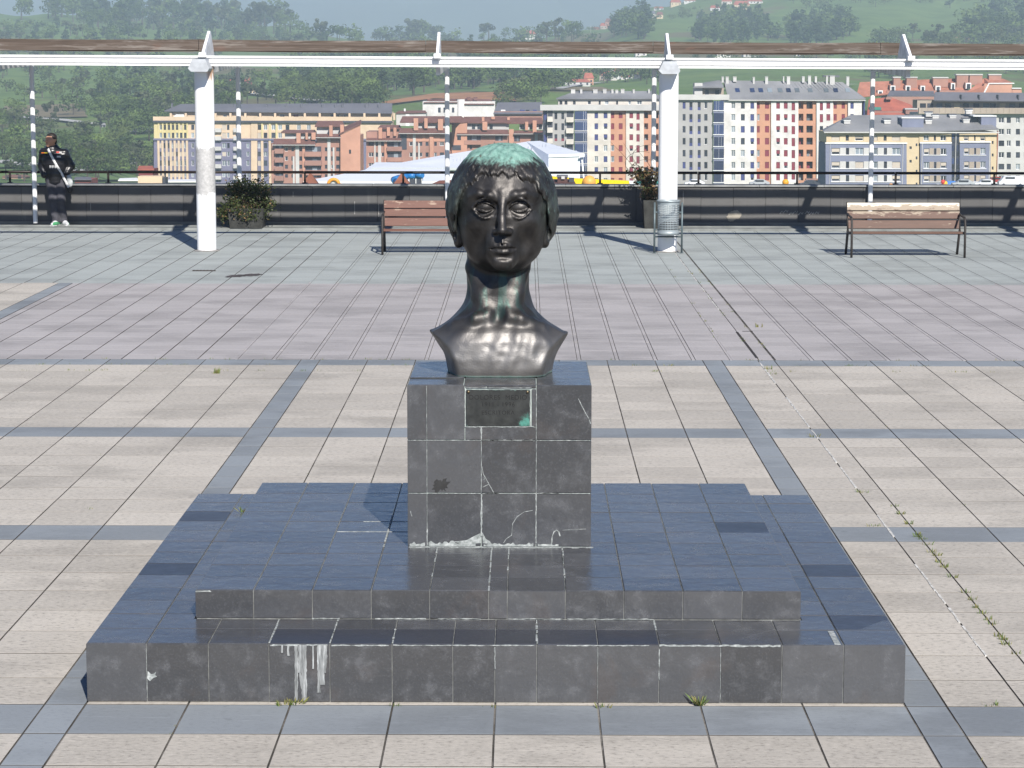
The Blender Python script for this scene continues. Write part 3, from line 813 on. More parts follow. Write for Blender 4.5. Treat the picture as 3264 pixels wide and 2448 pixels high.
    Fc.ball((cx, -.005, 1.03), (.262, .285, .20), .05)
    Fc.ball((cx + .006, -.262, .652), (.062, .045, .045), .06)                    # chin
    Fc.ball((cx - .115, -.205, .83), (.06, .05, .06), .08); Fc.ball((cx + .115, -.205, .83), (.06, .05, .06), .08)   # cheekbones
    Fc.ball((cx, -.255, .745), (.095, .042, .06), .08)                           # round the mouth
    for s in (-1, 1):
        ex = cx + s * .0945
        Fc.ball((ex, -.328, .968), (.088, .070, .064), .022, 'cut')               # socket
        Fc.ball((ex - s * .055, -.34, .965), (.03, .05, .05), .03, 'cut')
    for s in (-1, 1):                                                             # brow
        Fc.bar([(cx + s * .038, -.292, 1.002), (cx + s * .075, -.294, 1.028), (cx + s * .125, -.272, 1.034), (cx + s * .175, -.218, 1.015)], [.008, .009, .009, .006], .035)
    Fc.bar([(cx, -.285, 1.04), (cx, -.300, .985), (cx, -.338, .90), (cx, -.372, .838)], [.020, .0175, .021, .0265], .022)    # nose
    Fc.bar([(cx, -.345, .832), (cx - .038, -.318, .826)], [.022, .0165], .018); Fc.bar([(cx, -.345, .832), (cx + .038, -.318, .826)], [.022, .0165], .018)
    for s in (-1, 1): Fc.ball((cx + s * .021, -.345, .805), (.011, .016, .012), .008, 'cut')
    Fc.op(lambda x, y, z: np.maximum(z - .812, np.maximum(np.abs(x - cx) - .05, y + .325)), .012, ((cx - .1, -.44, .74), (cx + .1, -.28, .83)), 'cut')
    for s in (-1, 1):                                                             # eyes: ball, lids, rim under
        ex = cx + s * .0945; c = (ex, -.221, .957); b = ((ex - .1, -.36, .87), (ex + .1, -.15, 1.04))
        ball = SDF.ell((c[0], c[1] + .004, c[2]), (.068, .053, .049))
        Fc.op(SDF.ell(c, (.074, .0640, .055)), .006, b)
        # open almond between the lids
        def alm(x, y, z, ex=ex, s=s):
            u = (x - ex) / .060; zc = .953 + .004 * u * s
            hi = zc + .031 * (1 - u ** 2); lo = zc - .016 * (1 - u ** 2)
            return np.maximum(np.maximum(z - hi, lo - z), y + .22)
        def shell(x, y, z): return np.maximum(alm(x, y, z), -ball(x, y, z))
        Fc.op(shell, .003, b, 'cut')
        # upper lid fold and lower lid roll
        U = [(ex + s_ * .070, -.258 - .038 * (1 - (s_) ** 2), .955 + .055 * (1 - s_ ** 2)) for s_ in np.linspace(-1, 1, 9)]
        Fc.bar(U, .0058, .006)
        Lw = [(ex + s_ * .070, -.256 - .038 * (1 - (s_) ** 2), .952 - .054 * (1 - s_ ** 2)) for s_ in np.linspace(-1, 1, 9)]
        Fc.bar(Lw, .0032, .014)
        Ll = [(ex + s_ * .050, -.262 - .027 * (1 - (s_) ** 2), .951 - .0155 * (1 - s_ ** 2)) for s_ in np.linspace(-1, 1, 9)]
        Fc.bar(Ll, .0035, .004)
    for s in (-1, 1): Fc.ball((cx + s * .158, -.262, .745), (.05, .045, .07), .09, 'cut')   # hollow under the cheekbone
    # mouth
    um = [(cx - .068, -.272, .730), (cx - .035, -.302, .742), (cx - .010, -.312, .748), (cx + .004, -.310, .744), (cx + .018, -.312, .748), (cx + .042, -.302, .742), (cx + .072, -.272, .730)]
    Fc.bar(um, [.004, .008, .0095, .009, .0095, .008, .004], .016)
    lm = [(cx - .055, -.276, .722), (cx - .02, -.303, .713), (cx + .006, -.306, .711), (cx + .03, -.303, .713), (cx + .058, -.276, .722)]
    Fc.bar(lm, [.005, .010, .0115, .010, .005], .016)
    Fc.bar([(cx - .076, -.282, .729), (cx - .03, -.320, .7325), (cx + .003, -.326, .730), (cx + .036, -.320, .7325), (cx + .080, -.282, .729)], .0058, .004, 'cut')
    Fc.bar([(cx + .003, -.325, .795), (cx + .003, -.335, .765)], [.006, .008], .010)                          # drop in the philtrum
    Fc.ball((cx + .003, -.318, .683), (.055, .02, .012), .02, 'cut')
    # put together
    S.op(lambda x, y, z: Fc.d, .03)
    S.op(lambda x, y, z: H.d, .007)
    for s, ex in ((-1, -.232), (1, .252)):                                       # ears
        S.ball((ex, .0, .795), (.03, .05, .068), .012); S.ball((ex + s * .004, -.008, .742), (.020, .03, .028), .03)
        S.ball((ex + s * .022, -.028, .79), (.012, .02, .034), .008, 'cut')
    # unevenness of the cast
    x, y, z = S.xyz(S.sub(None)); rp = random.Random(9); n = 0
    for k in range(8):
        a, b, c_ = [rp.gauss(0, 1) for _ in range(3)]; L = math.sqrt(a * a + b * b + c_ * c_); fq = rp.uniform(35, 95)
        n = n + np.sin((a * x + b * y + c_ * z) / L * fq + rp.uniform(0, 6))
    S.d += (.0007 * n).astype(np.float32)
    S.op(lambda x, y, z: -z, 0, None, 'and')
    S.d[:, :, 0] = np.maximum(S.d[:, :, 0], 1e-4)
    return S.surface()

def bronze():
    s = N('patinated_bronze'); p = s.coord('obj'); x, y, z = s.xyz(p)
    n1 = s.noise(p, 7, 6, .6, .5); n2 = s.noise(p, 26, 5, .65)
    col = s.ramp(n1, [(.3, (.034, .032, .031)), (.5, (.064, .060, .057)), (.72, (.10, .094, .089))])
    # sunlit sheen of the chest is painted in as lighter colour, the neck runs green
    low = s.step(z, .34, .12)
    col = s.mix(s.math('MULTIPLY', low, .75), col, (.29, .28, .27))
    run = s.noise(s.coord('obj', (26, 26, 1.6)), 1, 4, .6)
    nk = s.math('MULTIPLY', s.step(z, .28, .36), s.step(z, .68, .56))
    grn = s.math('MULTIPLY', s.math('MULTIPLY', nk, s.step(run, .48, .64)), .38)
    col = s.mix(grn, col, (.06, .15, .125))
    # verdigris on the crown with a ragged lower edge, and freckles in the hair
    st = s.noise(s.coord('obj', (30, 30, 5)), 1, 5, .7); 
    e = s.math('ADD', z, s.math('ADD', s.math('MULTIPLY', s.math('SUBTRACT', st, .5), .16), s.math('MULTIPLY', s.math('SUBTRACT', n1, .5), .10)))
    crown = s.step(e, 1.180, 1.232)
    vcol = s.ramp(n2, [(.3, (.065, .15, .13)), (.5, (.16, .30, .255)), (.75, (.26, .41, .355))])
    vcol = s.mix(s.step(s.noise(p, 11, 3), .68, .74), vcol, (.09, .07, .045))
    hair = s.math('MULTIPLY', s.step(z, .70, .95), s.step(s.math('ABSOLUTE', s.math('SUBTRACT', x, .014)), .17, .26))
    frk = s.math('MULTIPLY', s.math('MULTIPLY', hair, s.step(s.noise(s.coord('obj', (60, 60, 26)), 1, 5, .75), .54, .66)), .6)
    side = s.math('MULTIPLY', s.math('MULTIPLY', hair, .16), s.step(n1, .4, .6))
    foot = s.math('MULTIPLY', s.step(s.math('ADD', z, s.math('MULTIPLY', n2, .03)), .032, .018), .7)
    v = s.math('MAXIMUM', s.math('MAXIMUM', crown, frk), s.math('MAXIMUM', side, foot))
    col = s.mix(v, col, vcol)
    met = s.math('MULTIPLY', s.math('SUBTRACT', 1, v), .82)
    rg = s.math('ADD', s.math('ADD', s.math('ADD', .40, s.math('MULTIPLY', low, .06)), s.math('MULTIPLY', n2, .16)), s.math('MULTIPLY', v, .4), True)
    fl = s.n.new('ShaderNodeAttribute'); fl.attribute_name = 'flow'
    hs = s.math('MULTIPLY', s.noise(fl.outputs['Vector'], 1, 4, .7, .3), s.math('MAXIMUM', hair, s.step(z, 1.10, 1.14)))
    s.bump(s.math('ADD', s.math('ADD', s.math('MULTIPLY', n2, .45), s.math('MULTIPLY', s.noise(p, 110, 3), .25)), s.math('MULTIPLY', hs, 3.0)), .42, .009)
    return s.done(col, rg, met, .5)
_v, _q = bust_mesh()
bust_me = np_mesh('bust', _v, _q, bronze(), None, True)
_a = np.arctan2(_v[:, 0] - .02, -(_v[:, 1] - .08)); _d = np.sqrt((_v[:, 0] - .02) ** 2 + (_v[:, 1] - .08) ** 2 + (_v[:, 2] - 1.30) ** 2)
_sw = _a + .9 * np.clip(_d - .1, 0, .4) * np.where(_v[:, 1] < 0, 1, .3)                      # the way the locks lie
_fa = bust_me.attributes.new('flow', 'FLOAT_VECTOR', 'POINT'); _fa.data.foreach_set('vector', np.stack([_sw * 17, _d * 6, np.zeros(len(_a))], 1).astype(np.float32).ravel())
bust = obj('bust', bust_me, None, (0, 2.12, H3 + .001))
tag(bust, 'colossal bronze bust of a short-haired head with green verdigris on its crown', 'sculpture')
# ================================================================== parapet, rail, pergola
def tilt(x): return -.0036 * x                          # the old frame leans a little to the right
M_PANEL = None
def panel_mat():
    s = N('parapet_panel'); f = s.rand(); p = s.coord('pos')
    c = s.ramp(f, [(0, (.085, .084, .083)), (1, (.115, .113, .110))])
    n = s.noise(p, 2.2, 5, .6); c = s.mix(s.step(n, .52, .72), c, (.09, .088, .086))
    st = s.noise(s.coord('pos', (9, 9, .6)), 1, 4, .6); c = s.mix(s.math('MULTIPLY', s.step(st, .6, .72), .45), c, (.15, .148, .14))
    return s.done(c, .75, 0, .3)
M_PANEL = panel_mat()
M_COPING = plain('coping_stone', (.22, .225, .22), .8, 0, .25, 4, 'pos')
wall = thing('parapet_wall', 'long low dark panelled wall along the far edge of the square', 'wall', (0, 33.06, .035))
m = MB(); m.box((-34, .03, -.04), (34, .34, .72)); m.build('wall_core', plain('joint_black', (.03, .03, .03), .9), wall)
pm = MB().box((-.3, -.0, 0), (.3, .03, .70), 0, .006).mesh('wall_panel', M_PANEL)
for k in range(-20, 21):
    x = k * .606 + .1
    if abs(x) < 11.5: obj('wall_panel', pm, wall, (x, random.uniform(-.003, .003), .006), (random.gauss(0, .002), 0, random.gauss(0, .003)))
cm = MB().box((-.6, -.03, 0), (.6, .38, .035), 0, .006).mesh('coping_slab', M_COPING)
for k in range(-9, 10): obj('coping_slab', cm, wall, (k * 1.206 + .3, 0, .72), (0, 0, 0))
M_FOOT = plain('wall_foot', (.2, .19, .165), .85, 0, .3, 2, 'pos')
MB().box((-20, -.03, 0), (20, .0, .055)).build('wall_foot', M_FOOT, wall)
m = MB()
for (x, z, r) in [(4.02, .17, .1), (4.10, .2, .09)]: 
    outl = [(x + r * math.cos(a) * random.uniform(.7, 1.1), z + r * math.sin(a) * random.uniform(.8, 1.1)) for a in np.linspace(0, 6.1, 18)]
    crust_xz(m, outl, -.005)
m.build('pale_patch', plain('scrubbed_patch', (.30, .27, .22), .85, 0, .3, 8, 'pos'), wall)
m = MB()
for (x, z) in [(4.95, .22), (5.02, .24), (5.12, .2), (5.2, .22), (5.3, .2), (5.42, .22), (5.5, .2), (5.6, .21)]: ribbon_xz(m, [(x - .04, z), (x, z + .05), (x + .03, z + .01), (x + .045, z + .05)], .016, -.005, .5, .02)
for (x, z0, z1) in [(-3.05, .2, .44), (-8.0, .25, .4), (-4.2, .52, .62), (-2.6, .15, .4), (3.1, .3, .65)]: ribbon_xz(m, [(x, z0), (x, z1)], .012, -.005, .6, .03)
m.build('chalk_marks', plain('faint_chalk', (.36, .35, .33), .9), wall)

M_RAIL = plain('dark_rail_paint', (.028, .022, .020), .45, .3, .4, 8, 'pos')
rail = thing('guard_rail', 'thin dark metal handrail on short posts along the parapet', 'railing', (0, 33.3, .80))
for k in range(-6, 7):
    x0, x1 = k * 1.85 - .3, (k + 1) * 1.85 - .3
    if k % 2 == 0: MB().tube([(x0 - .01, 0, .205), (x1 + 1.85 - .02, 0, .205)], .026, 12).build('handrail', M_RAIL, rail)
    m = MB().box((x0 - .02, -.012, .0), (x0 + .02, .012, .19)); m.box((x0 - .05, -.05, 0), (x0 + .05, .05, .012)); m.tube([(x0, 0, .18), (x0, 0, .2)], .012, 8)
    m.build('post', M_RAIL, rail)

# --- white steel pergola with weathered timber slats
def white_paint(name, dirt=.0, rust=False):
    s = N(name); p = s.coord('obj'); x, y, z = s.xyz(p)
    n = s.noise(p, 9, 6, .65); c = s.mix(s.step(n, .60, .78), (.80, .80, .79), (.60, .60, .585))
    fl = s.noise(p, 34, 4, .7); c = s.mix(s.math('MULTIPLY', s.step(fl, .68, .73), .8), c, (.33, .30, .27))
    if rust:
        nn = s.noise(s.coord('obj', (5, 5, 3)), 1, 6, .7)
        dz = s.math('ABSOLUTE', s.math('SUBTRACT', z, 1.30))
        patch = s.math('MULTIPLY', s.step(s.math('ADD', dz, s.math('MULTIPLY', s.math('SUBTRACT', nn, .5), .30)), .40, .36), .92)
        c = s.mix(patch, c, s.ramp(s.noise(p, 24, 5, .7), [(.3, (.27, .265, .255)), (.7, (.46, .45, .435))]))
        top = s.math('MULTIPLY', s.step(s.math('ADD', z, s.math('MULTIPLY', s.noise(s.coord('obj', (14, 14, 2)), 1, 5, .7), .55)), 2.98, 3.14), s.step(x, .03, .11))
        c = s.mix(s.math('MULTIPLY', top, .85), c, (.33, .17, .07))
    return s.done(c, .5, 0, .4)
M_WHITE = white_paint('white_steel_paint'); M_WHITE_OLD = white_paint('flaking_white_paint', rust=True)
M_GALV = plain('greyed_steel', (.42, .44, .46), .5, .2, .2, 6)
def timber(name, a, b, kind='pos'):
    s = N(name); p = s.coord(kind, (.7, 6, 26)); n = s.noise(p, 1.0, 6, .7, .4)
    c = s.ramp(n, [(.25, tuple(x * .45 for x in a)), (.5, a), (.75, b)])
    k = s.noise(s.coord(kind, (.9, 1, 9)), 1.3, 5, .7); c = s.mix(s.math('MULTIPLY', s.step(k, .52, .68), .7), c, (.26, .235, .21))
    r = s.noise(s.coord(kind, (1.3, 1, 5)), 2.1, 3); c = s.mix(s.math('MULTIPLY', s.step(r, .62, .72), .3), c, (.17, .095, .07))
    s.bump(n, .5, .01)
    return s.done(c, .85, 0, .2)
M_SLAT = timber('weathered_slat_wood', (.10, .078, .064), (.20, .172, .15))
perg = thing('pergola', 'white steel pergola with weathered timber slats at the back of the square', 'pergola', (0, 27.4, 0))
PXS = [-12.7, -8.88, -5.07, -1.28, 2.47, 6.36, 10.2]
BZ = 2.985                                            # underside of the front beam
def on(x): return tilt(x)
# front beam: three rails with shadow gaps, running through
for (z0, z1, y0, y1) in [(BZ, BZ + .030, -.085, .085), (BZ + .050, BZ + .098, -.07, .07), (BZ + .135, BZ + .165, -.07, .07), (BZ + .02, BZ + .15, -.03, .03)]:
    m = MB(); V = []
    for x in (-14, 14):
        t = on(x)
        for (y, z) in ((y0, z0), (y1, z0), (y1, z1), (y0, z1)): V.append((x, y, z + t))
    m.add(V, [(3, 2, 1, 0), (4, 5, 6, 7), (0, 1, 5, 4), (1, 2, 6, 5), (2, 3, 7, 6), (3, 0, 4, 7)])
    m.build('front_beam', M_WHITE, perg)
for x in (-5.07, 2.47, 10.0):
    c = MB().lathe([(.157, 0), (.157, BZ - .13), (.155, BZ - .12)], 32)
    c.lathe([(.155, BZ - .12), (.155, BZ - .004)], 32)
    col_o = c.build('column', M_WHITE_OLD if x < 0 else M_WHITE, perg, (x, 0, on(x)))
    MB().lathe([(0, 0.012), (.21, .012), (.21, 0)], 28).build('foot_plate', M_MORTAR, perg, (x, 0, .004))
    # angular head that grips the beam
    h = MB(); h.prism([(-.17, -.06), (-.12, -.11), (.14, -.11), (.17, -.06), (.11, .09), (-.10, .09)], -.50, .20, 'y')
    h.build('column_head', M_GALV, perg, (x - .02, 0, BZ + on(x) + .02))
for x in PXS:
    t = on(x)
    # fin: a thin sail standing along the rafter, its front edge sloping back
    f = MB(); f.prism([(-.14, 0), (1.22, 0), (.86, .36), (.74, .40)], -.022, .022, 'x')
    f.build('fin', plain('fin_white', (.72, .73, .75), .45) if x == PXS[0] else bpy.data.materials['fin_white'], perg, (x, -.06, BZ + .168 + t))
    b = MB(); b.box((-.055, -.2, .14), (.055, -.06, .215), 0, .004); b.build('fin_shoe', M_WHITE, perg, (x, 0, BZ + t))
    # rafter back to the thin post
    r = MB(); r.prism([(.10, -.13), (.10, .16), (5.18, .16), (5.18, -.02)], -.032, .032, 'x'); r.tube([(0, 5.15, .03), (0, 5.56, .03)], .014, 8)
    r.build('rafter', plain('rafter_white', (.62, .62, .61), .55, 0, .3, 5) if x == PXS[0] else bpy.data.materials['rafter_white'], perg, (x, 0, BZ + t))
for x in (-9.02, -5.19, -1.31, 2.53, 6.58):
    MB().lathe([(.044, .0), (.044, BZ + .06)], 16).build('rear_post', M_WHITE, perg, (x, 5.55, on(x) + .035))
SLZ = BZ + .245
for k in range(11):
    y = 1.28 + k * .405
    xs = [-14.0]
    while xs[-1] < 14: xs.append(xs[-1] + 3.8)
    off = (PXS[2] - .25) - (-14 + 3.8 * 2)
    for i in range(len(xs) - 1):
        a, b = xs[i] + off, xs[i + 1] + off - .008
        m = MB(); V = []
        nseg = 5; h0 = .124 if k else .19
        prof = [(0, 0), (.058, 0), (.058, h0), (0, h0)]
        for j in range(nseg + 1):
            x = a + (b - a) * j / nseg; sag = random.uniform(-.004, .004); dz = -.012 * math.sin(math.pi * j / nseg)
            for (yy, zz) in prof: V.append((x, yy + sag, zz + dz + on(x) + sag * .5))
        Fc = [(3, 2, 1, 0)] + [tuple(4 * nseg + q_ for q_ in range(4))]
        for j in range(nseg):
            for q_ in range(4):
                q2 = (q_ + 1) % 4; Fc.append((4 * j + q_, 4 * j + q2, 4 * j + 4 + q2, 4 * j + 4 + q_))
        m.add(V, Fc); m.build('slat', M_SLAT, perg, (0, y, SLZ))
        if k == 0:
            m2 = MB(); m2.box((a, -.004, 0), (b, .03, .07)); o = m2.build('slat', M_SLAT, perg, (0, y - .035, SLZ + .004 + on((a + b) / 2)))

# ------------------------------------------------------------------ benches
M_LEG = plain('bench_iron', (.045, .04, .037), .6, .3, .3, 8)
def bench_wood(name, a, b, peel):
    s = N(name); p = s.coord('obj', (1.6, 8, 14)); n = s.noise(p, 1.4, 6, .7, .5)
    c = s.ramp(n, [(.3, tuple(x * .7 for x in a)), (.65, a)])
    f = s.noise(s.coord('obj', (2.2, 4, 9)), 2.3, 5, .7); x, y, z = s.xyz(s.coord('obj'))
    hi = s.step(z, .55, .85)
    w = s.math('ADD', f, s.math('MULTIPLY', hi, peel))
    c = s.mix(s.step(w, .62, .72), c, b)
    c = s.mix(s.step(s.math('ADD', f, s.math('MULTIPLY', s.step(z, .70, .83), peel)), .80, .84), c, (.62, .56, .46))
    return s.done(c, .6, 0, .35)
def bench(label, x, y, wood):
    b = thing('bench', label, 'bench', (x, y, .004), 0, 'slatted benches on the square')
    L = 1.80
    def plank(y0, z0, y1, z1, th, name):
        # a board between two edges (y,z), th thick
        d = Vector((0, y1 - y0, z1 - z0)).normalized(); n_ = Vector((0, d.z, -d.y)); m = MB()
        e = .004; c = [Vector((0, y0, z0)), Vector((0, y1, z1))]
        prof = [c[0] + d * e, c[0] + n_ * e, c[0] + n_ * (th - e), c[0] + n_ * th + d * e, c[1] + n_ * th - d * e, c[1] + n_ * (th - e), c[1] + n_ * e, c[1] - d * e]
        V = [(-L / 2, p.y, p.z) for p in prof] + [(L / 2, p.y, p.z) for p in prof]; k = len(prof)
        m.add(V, [tuple(range(k)), tuple(reversed(range(k, 2 * k)))] + [(i, k + i, k + (i + 1) % k, (i + 1) % k) for i in range(k)])
        m.build(name, wood, b)
    plank(.0, .405, .125, .40, .035, 'seat_slat'); plank(.14, .40, .265, .392, .035, 'seat_slat'); plank(.28, .392, .40, .385, .035, 'seat_slat')
    plank(.43, .43, .468, .56, .03, 'back_slat'); plank(.475, .585, .508, .70, .03, 'back_slat'); plank(.515, .715, .55, .835, .03, 'back_slat')
    for s in (-1, 1):
        m = MB(); xx = s * (L / 2 - .015); w = .022
        def bar(pts, r): m.tube([(xx + s * .012, p[0], p[1]) for p in pts], r, 8)
        bar([(-.05, 0), (-.045, .3), (-.03, .53), (.0, .60), (.05, .63)], .019)            # front leg up into the arm
        bar([(.05, .63), (.28, .64), (.46, .66)], .018)                                     # arm
        bar([(.62, 0), (.52, .22), (.43, .40)], .021); bar([(.43, .40), (.50, .62), (.575, .84)], .016)
        bar([(-.045, .375), (.20, .37), (.44, .365)], .017)
        m.build('side_frame', M_LEG, b)
    return b
bench('wooden bench whose top boards are worn pale, on the right', 6.22, 26.28, bench_wood('worn_bench_wood', (.125, .070, .050), (.31, .25, .185), .42))
bench('reddish varnished wooden bench half hidden by the bronze head', -1.25, 26.68, bench_wood('red_bench_wood', (.155, .072, .052), (.30, .21, .155), .10))

# ------------------------------------------------------------------ litter bin in front of the right column
def perforated():
    s = N('perforated_grey_steel'); p = s.coord('obj')
    n = s.noise(p, 6, 4); return s.done(s.ramp(n, [(.3, (.26, .30, .315)), (.7, (.36, .40, .41))]), .5, .4, .5)
binb = thing('litter_bin', 'grey steel litter bin hung between two posts before the right column', 'litter bin', (2.462, 27.06, .004))
M_BIN = perforated()
m = MB(); nr, nc = 13, 40; r0, r1, zb, zt_ = .168, .178, .34, .83
V = []; 
for i in range(nr + 1):
    for k in range(nc):
        a = 6.2832 * k / nc; r = r0 + (r1 - r0) * i / nr; V.append((r * math.cos(a), r * math.sin(a), zb + (zt_ - zb) * i / nr))
Fc = []
for i in range(nr):
    for k in range(nc):
        q0 = (i * nc + k, i * nc + (k + 1) % nc, (i + 1) * nc + (k + 1) % nc, (i + 1) * nc + k)
        if i in (0, nr - 1): Fc.append(q0); continue
        # a hole in each panel: a frame of four quads round a small gap
        P4 = [Vector(V[j]) for j in q0]; ctr = sum(P4, Vector()) / 4; b0 = len(V)
        V += [tuple(ctr + (p - ctr) * .68) for p in P4]
        for e in range(4): Fc.append((q0[e], q0[(e + 1) % 4], b0 + (e + 1) % 4, b0 + e))
m.add(V, Fc, 0); m.lathe([(0, zb), (r0, zb)], 40); m.lathe([(r1 - .004, zt_), (r1 + .012, zt_), (r1 + .012, zt_ + .03), (r1 - .004, zt_ + .03), (r1 - .004, zt_)], 40)
m.lathe([(r0, .30), (r0 + .008, .30), (r0 + .008, .36), (r0, .36)], 40)
m.build('bucket', M_BIN, binb)
MB().lathe([(0, .36), (.15, .36), (.14, .47), (.05, .52), (0, .50)], 24).build('bin_bag', plain('dark_bin_bag', (.05, .052, .055), .5, 0, .4, 12), binb)
for s in (-1, 1):
    m = MB(); m.tube([(s * .222, 0, 0), (s * .222, 0, .82)], .0165, 12); m.tube([(s * .222, 0, .66), (s * .17, 0, .66)], .012, 8); m.tube([(s * .222, 0, .38), (s * .17, 0, .38)], .012, 8); m.box((s * .222 - .03, -.03, 0), (s * .222 + .03, .03, .008))
    m.build('post', plain('bin_post_paint', (.10, .13, .14), .45, .3) if s < 0 else bpy.data.materials['bin_post_paint'], binb)
MB().tube([(-.222, 0, .265), (.222, 0, .265)], .013, 8).build('crossbar', bpy.data.materials['bin_post_paint'], binb)

# ------------------------------------------------------------------ planters
M_PLANTER = plain('mossy_concrete', (.034, .035, .032), .9, 0, .45, 7, 'obj', .3)
def planter(label, x, y, w, h, d):
    t = thing('planter', label, 'planter', (x, y, .035), 0, 'concrete planters along the parapet')
    m = MB(); a, b = w / 2 * .9, w / 2; V = []
    for z, r in ((0, a), (h, b)): V += [(-r, -d / 2 * r / b, z), (r, -d / 2 * r / b, z), (r, d / 2 * r / b, z), (-r, d / 2 * r / b, z)]
    i = .05; V += [(-b + i, -d / 2 + i, h), (b - i, -d / 2 + i, h), (b - i, d / 2 - i, h), (-b + i, d / 2 - i, h), (-b + i, -d / 2 + i, h - .06), (b - i, -d / 2 + i, h - .06), (b - i, d / 2 - i, h - .06), (-b + i, d / 2 - i, h - .06)]
    Fc = [(3, 2, 1, 0)] + [(j, (j + 1) % 4, 4 + (j + 1) % 4, 4 + j) for j in range(4)] + [(4 + j, 4 + (j + 1) % 4, 8 + (j + 1) % 4, 8 + j) for j in range(4)] + [(8 + j, 8 + (j + 1) % 4, 12 + (j + 1) % 4, 12 + j) for j in range(4)]
    m.add(V, Fc); m.build('trough', M_PLANTER, t)
    MB().box((-b + i, -d / 2 + i, h - .09), (b - i, d / 2 - i, h - .055)).build('soil', plain('planter_soil', (.045, .032, .022), .95) if 'planter_soil' not in bpy.data.materials else bpy.data.materials['planter_soil'], t)
    return t
planter('square concrete planter under the bushy shrub by the left column', -4.98, 32.38, .66, .36, .6)
planter('concrete planter half hidden behind the litter bin and right column', 2.60, 32.45, .58, .52, .6)
def leafy(name, c1, c2):
    s = N(name); f = s.noise(s.coord('pos'), 16, 2); return s.done(s.ramp(f, [(.3, c1), (.7, c2)]), .55, 0, .35)
M_LEAF = leafy('shrub_leaf', (.018, .028, .010), (.065, .082, .022)); M_DEADLEAF = leafy('withered_leaf', (.12, .075, .035), (.26, .17, .08)); M_TWIG = plain('twig_bark', (.10, .075, .055), .9)
def leaf_quads(m, P, n, size, mi):
    """Folded leaves scattered round points P=(x,y,z,spread)."""
    for _ in range(n):
        px, py, pz, sp = random.choice(P)
        c = Vector((px + random.gauss(0, sp), py + random.gauss(0, sp), pz + random.gauss(0, sp * .8)))
        d = Vector((random.gauss(0, 1), random.gauss(0, 1), random.gauss(-.2, .7))).normalized(); w = d.orthogonal().normalized(); w.rotate(Matrix.Rotation(random.uniform(0, 6.28), 3, d))
        L = size * random.uniform(.6, 1.3); h = L * .28; u = d.cross(w) * L * .12
        m.add([c, c + d * L * .5 + w * h - u, c + d * L, c + d * L * .5 - w * h - u], [(0, 1, 2), (0, 2, 3)], mi() if callable(mi) else mi)
sh = thing('shrub', 'dense drooping evergreen shrub spilling over its square planter', 'shrub', (-4.98, 32.36, .36))
m = MB(); P = []
for _ in range(70):
    a = random.uniform(0, 6.28); r = math.sqrt(random.random()); z = random.uniform(-.12, .55); rr = .53 * (1 - max(0, z - .15) / .6) ** .6 * r
    if z < .02 and rr < .30: rr = .36
    P.append((rr * math.cos(a), rr * math.sin(a) * .75, z, .07))
leaf_quads(m, P, 4600, .055, lambda: 1 if random.random() < .09 else 0)
m.build('leaves', [M_LEAF, M_DEADLEAF], sh)
m = MB()
for p in P[:34]: m.tube([(random.uniform(-.1, .1), random.uniform(-.1, .1), -.06), (p[0] * .5, p[1] * .5, max(.02, p[2]) * .75 + .08), (p[0], p[1], p[2])], [.009, .006, .003], 5)
m.build('stems', M_TWIG, sh)
sh2 = thing('shrub', 'tall straggly half-dead shrub with bare twigs beside the right column', 'shrub', (2.47, 32.42, .50))
m = MB(); lf = MB(); P = []
random.seed(21)
for k in range(15):
    x, y, z = random.uniform(-.08, .1), random.uniform(-.06, .06), -.03; pts = [(x, y, z)]; dx = random.uniform(-.14, .05); H_ = random.uniform(.45, 1.15)
    for j in range(8):
        x += dx * H_ * .35 + random.gauss(0, .02); y += random.gauss(0, .03); z += H_ / 8; dx += random.uniform(-.06, .05) if k > 3 else -.05; pts.append((x, y, z))
        if z < .85 and abs(x) < .45: P.append((x, y, z, .05))
    m.tube(pts, [.009 * (1 - j / 10) for j in range(len(pts))], 5)
for (x0, z0, dirn) in [(-.1, .35, -1), (-.18, .5, -1), (-.05, .62, -1)]:        # hoops of bare bramble
    m.tube([(x0 + dirn * .28 * math.sin(a) * 1.1, 0, z0 + .22 * (1 - math.cos(a))) for a in np.linspace(0, 3.6, 12)], [.006 - .0003 * j for j in range(12)], 5)
leaf_quads(lf, [p for p in P if p[2] < .62], 900, .075, lambda: 1 if random.random() < .6 else 0)
m.build('stems', M_TWIG, sh2); lf.build('leaves', [M_LEAF, M_DEADLEAF], sh2)
random.seed(33)
# ================================================================== the person by the parapet
per = thing('person', 'person in a black padded jacket standing against the parapet, looking left', 'person', (-8.50, 32.72, .035))
_lo, _hi, _h = (-.52, -.30, -.01), (.40, .34, 1.76), .0105
def part_from(S, name, mat, parent): 
    v, q_ = S.surface(); return obj(name, np_mesh(name, v, q_, mat, None, True), parent)
HD = Vector((-.146, -.02, 1.585)); fwd = Vector((-.72, -.69, -.04)).normalized(); rgt = Vector((-fwd.y, fwd.x, 0)).normalized()     # rgt: towards the ear we see
def hp(f, r, z): p = HD + fwd * f + rgt * r; return (p.x, p.y, p.z + z)
S = SDF(_lo, _hi, .0085)
S.ball(tuple(HD + Vector((0, 0, .02))), .088, .01); S.ball(hp(-.03, 0, .025), .088, .03)
S.bar([hp(.045, 0, -.07), hp(.02, 0, -.02)], [.046, .07], .04)                    # jaw
S.ball(hp(.072, 0, -.095), .024, .03)                                              # chin
S.bar([hp(.088, 0, .035), hp(.112, 0, -.022)], [.010, .015], .014)                # nose
S.bar([hp(.083, -.035, .045), hp(.088, 0, .042), hp(.083, .035, .045)], .010, .018)
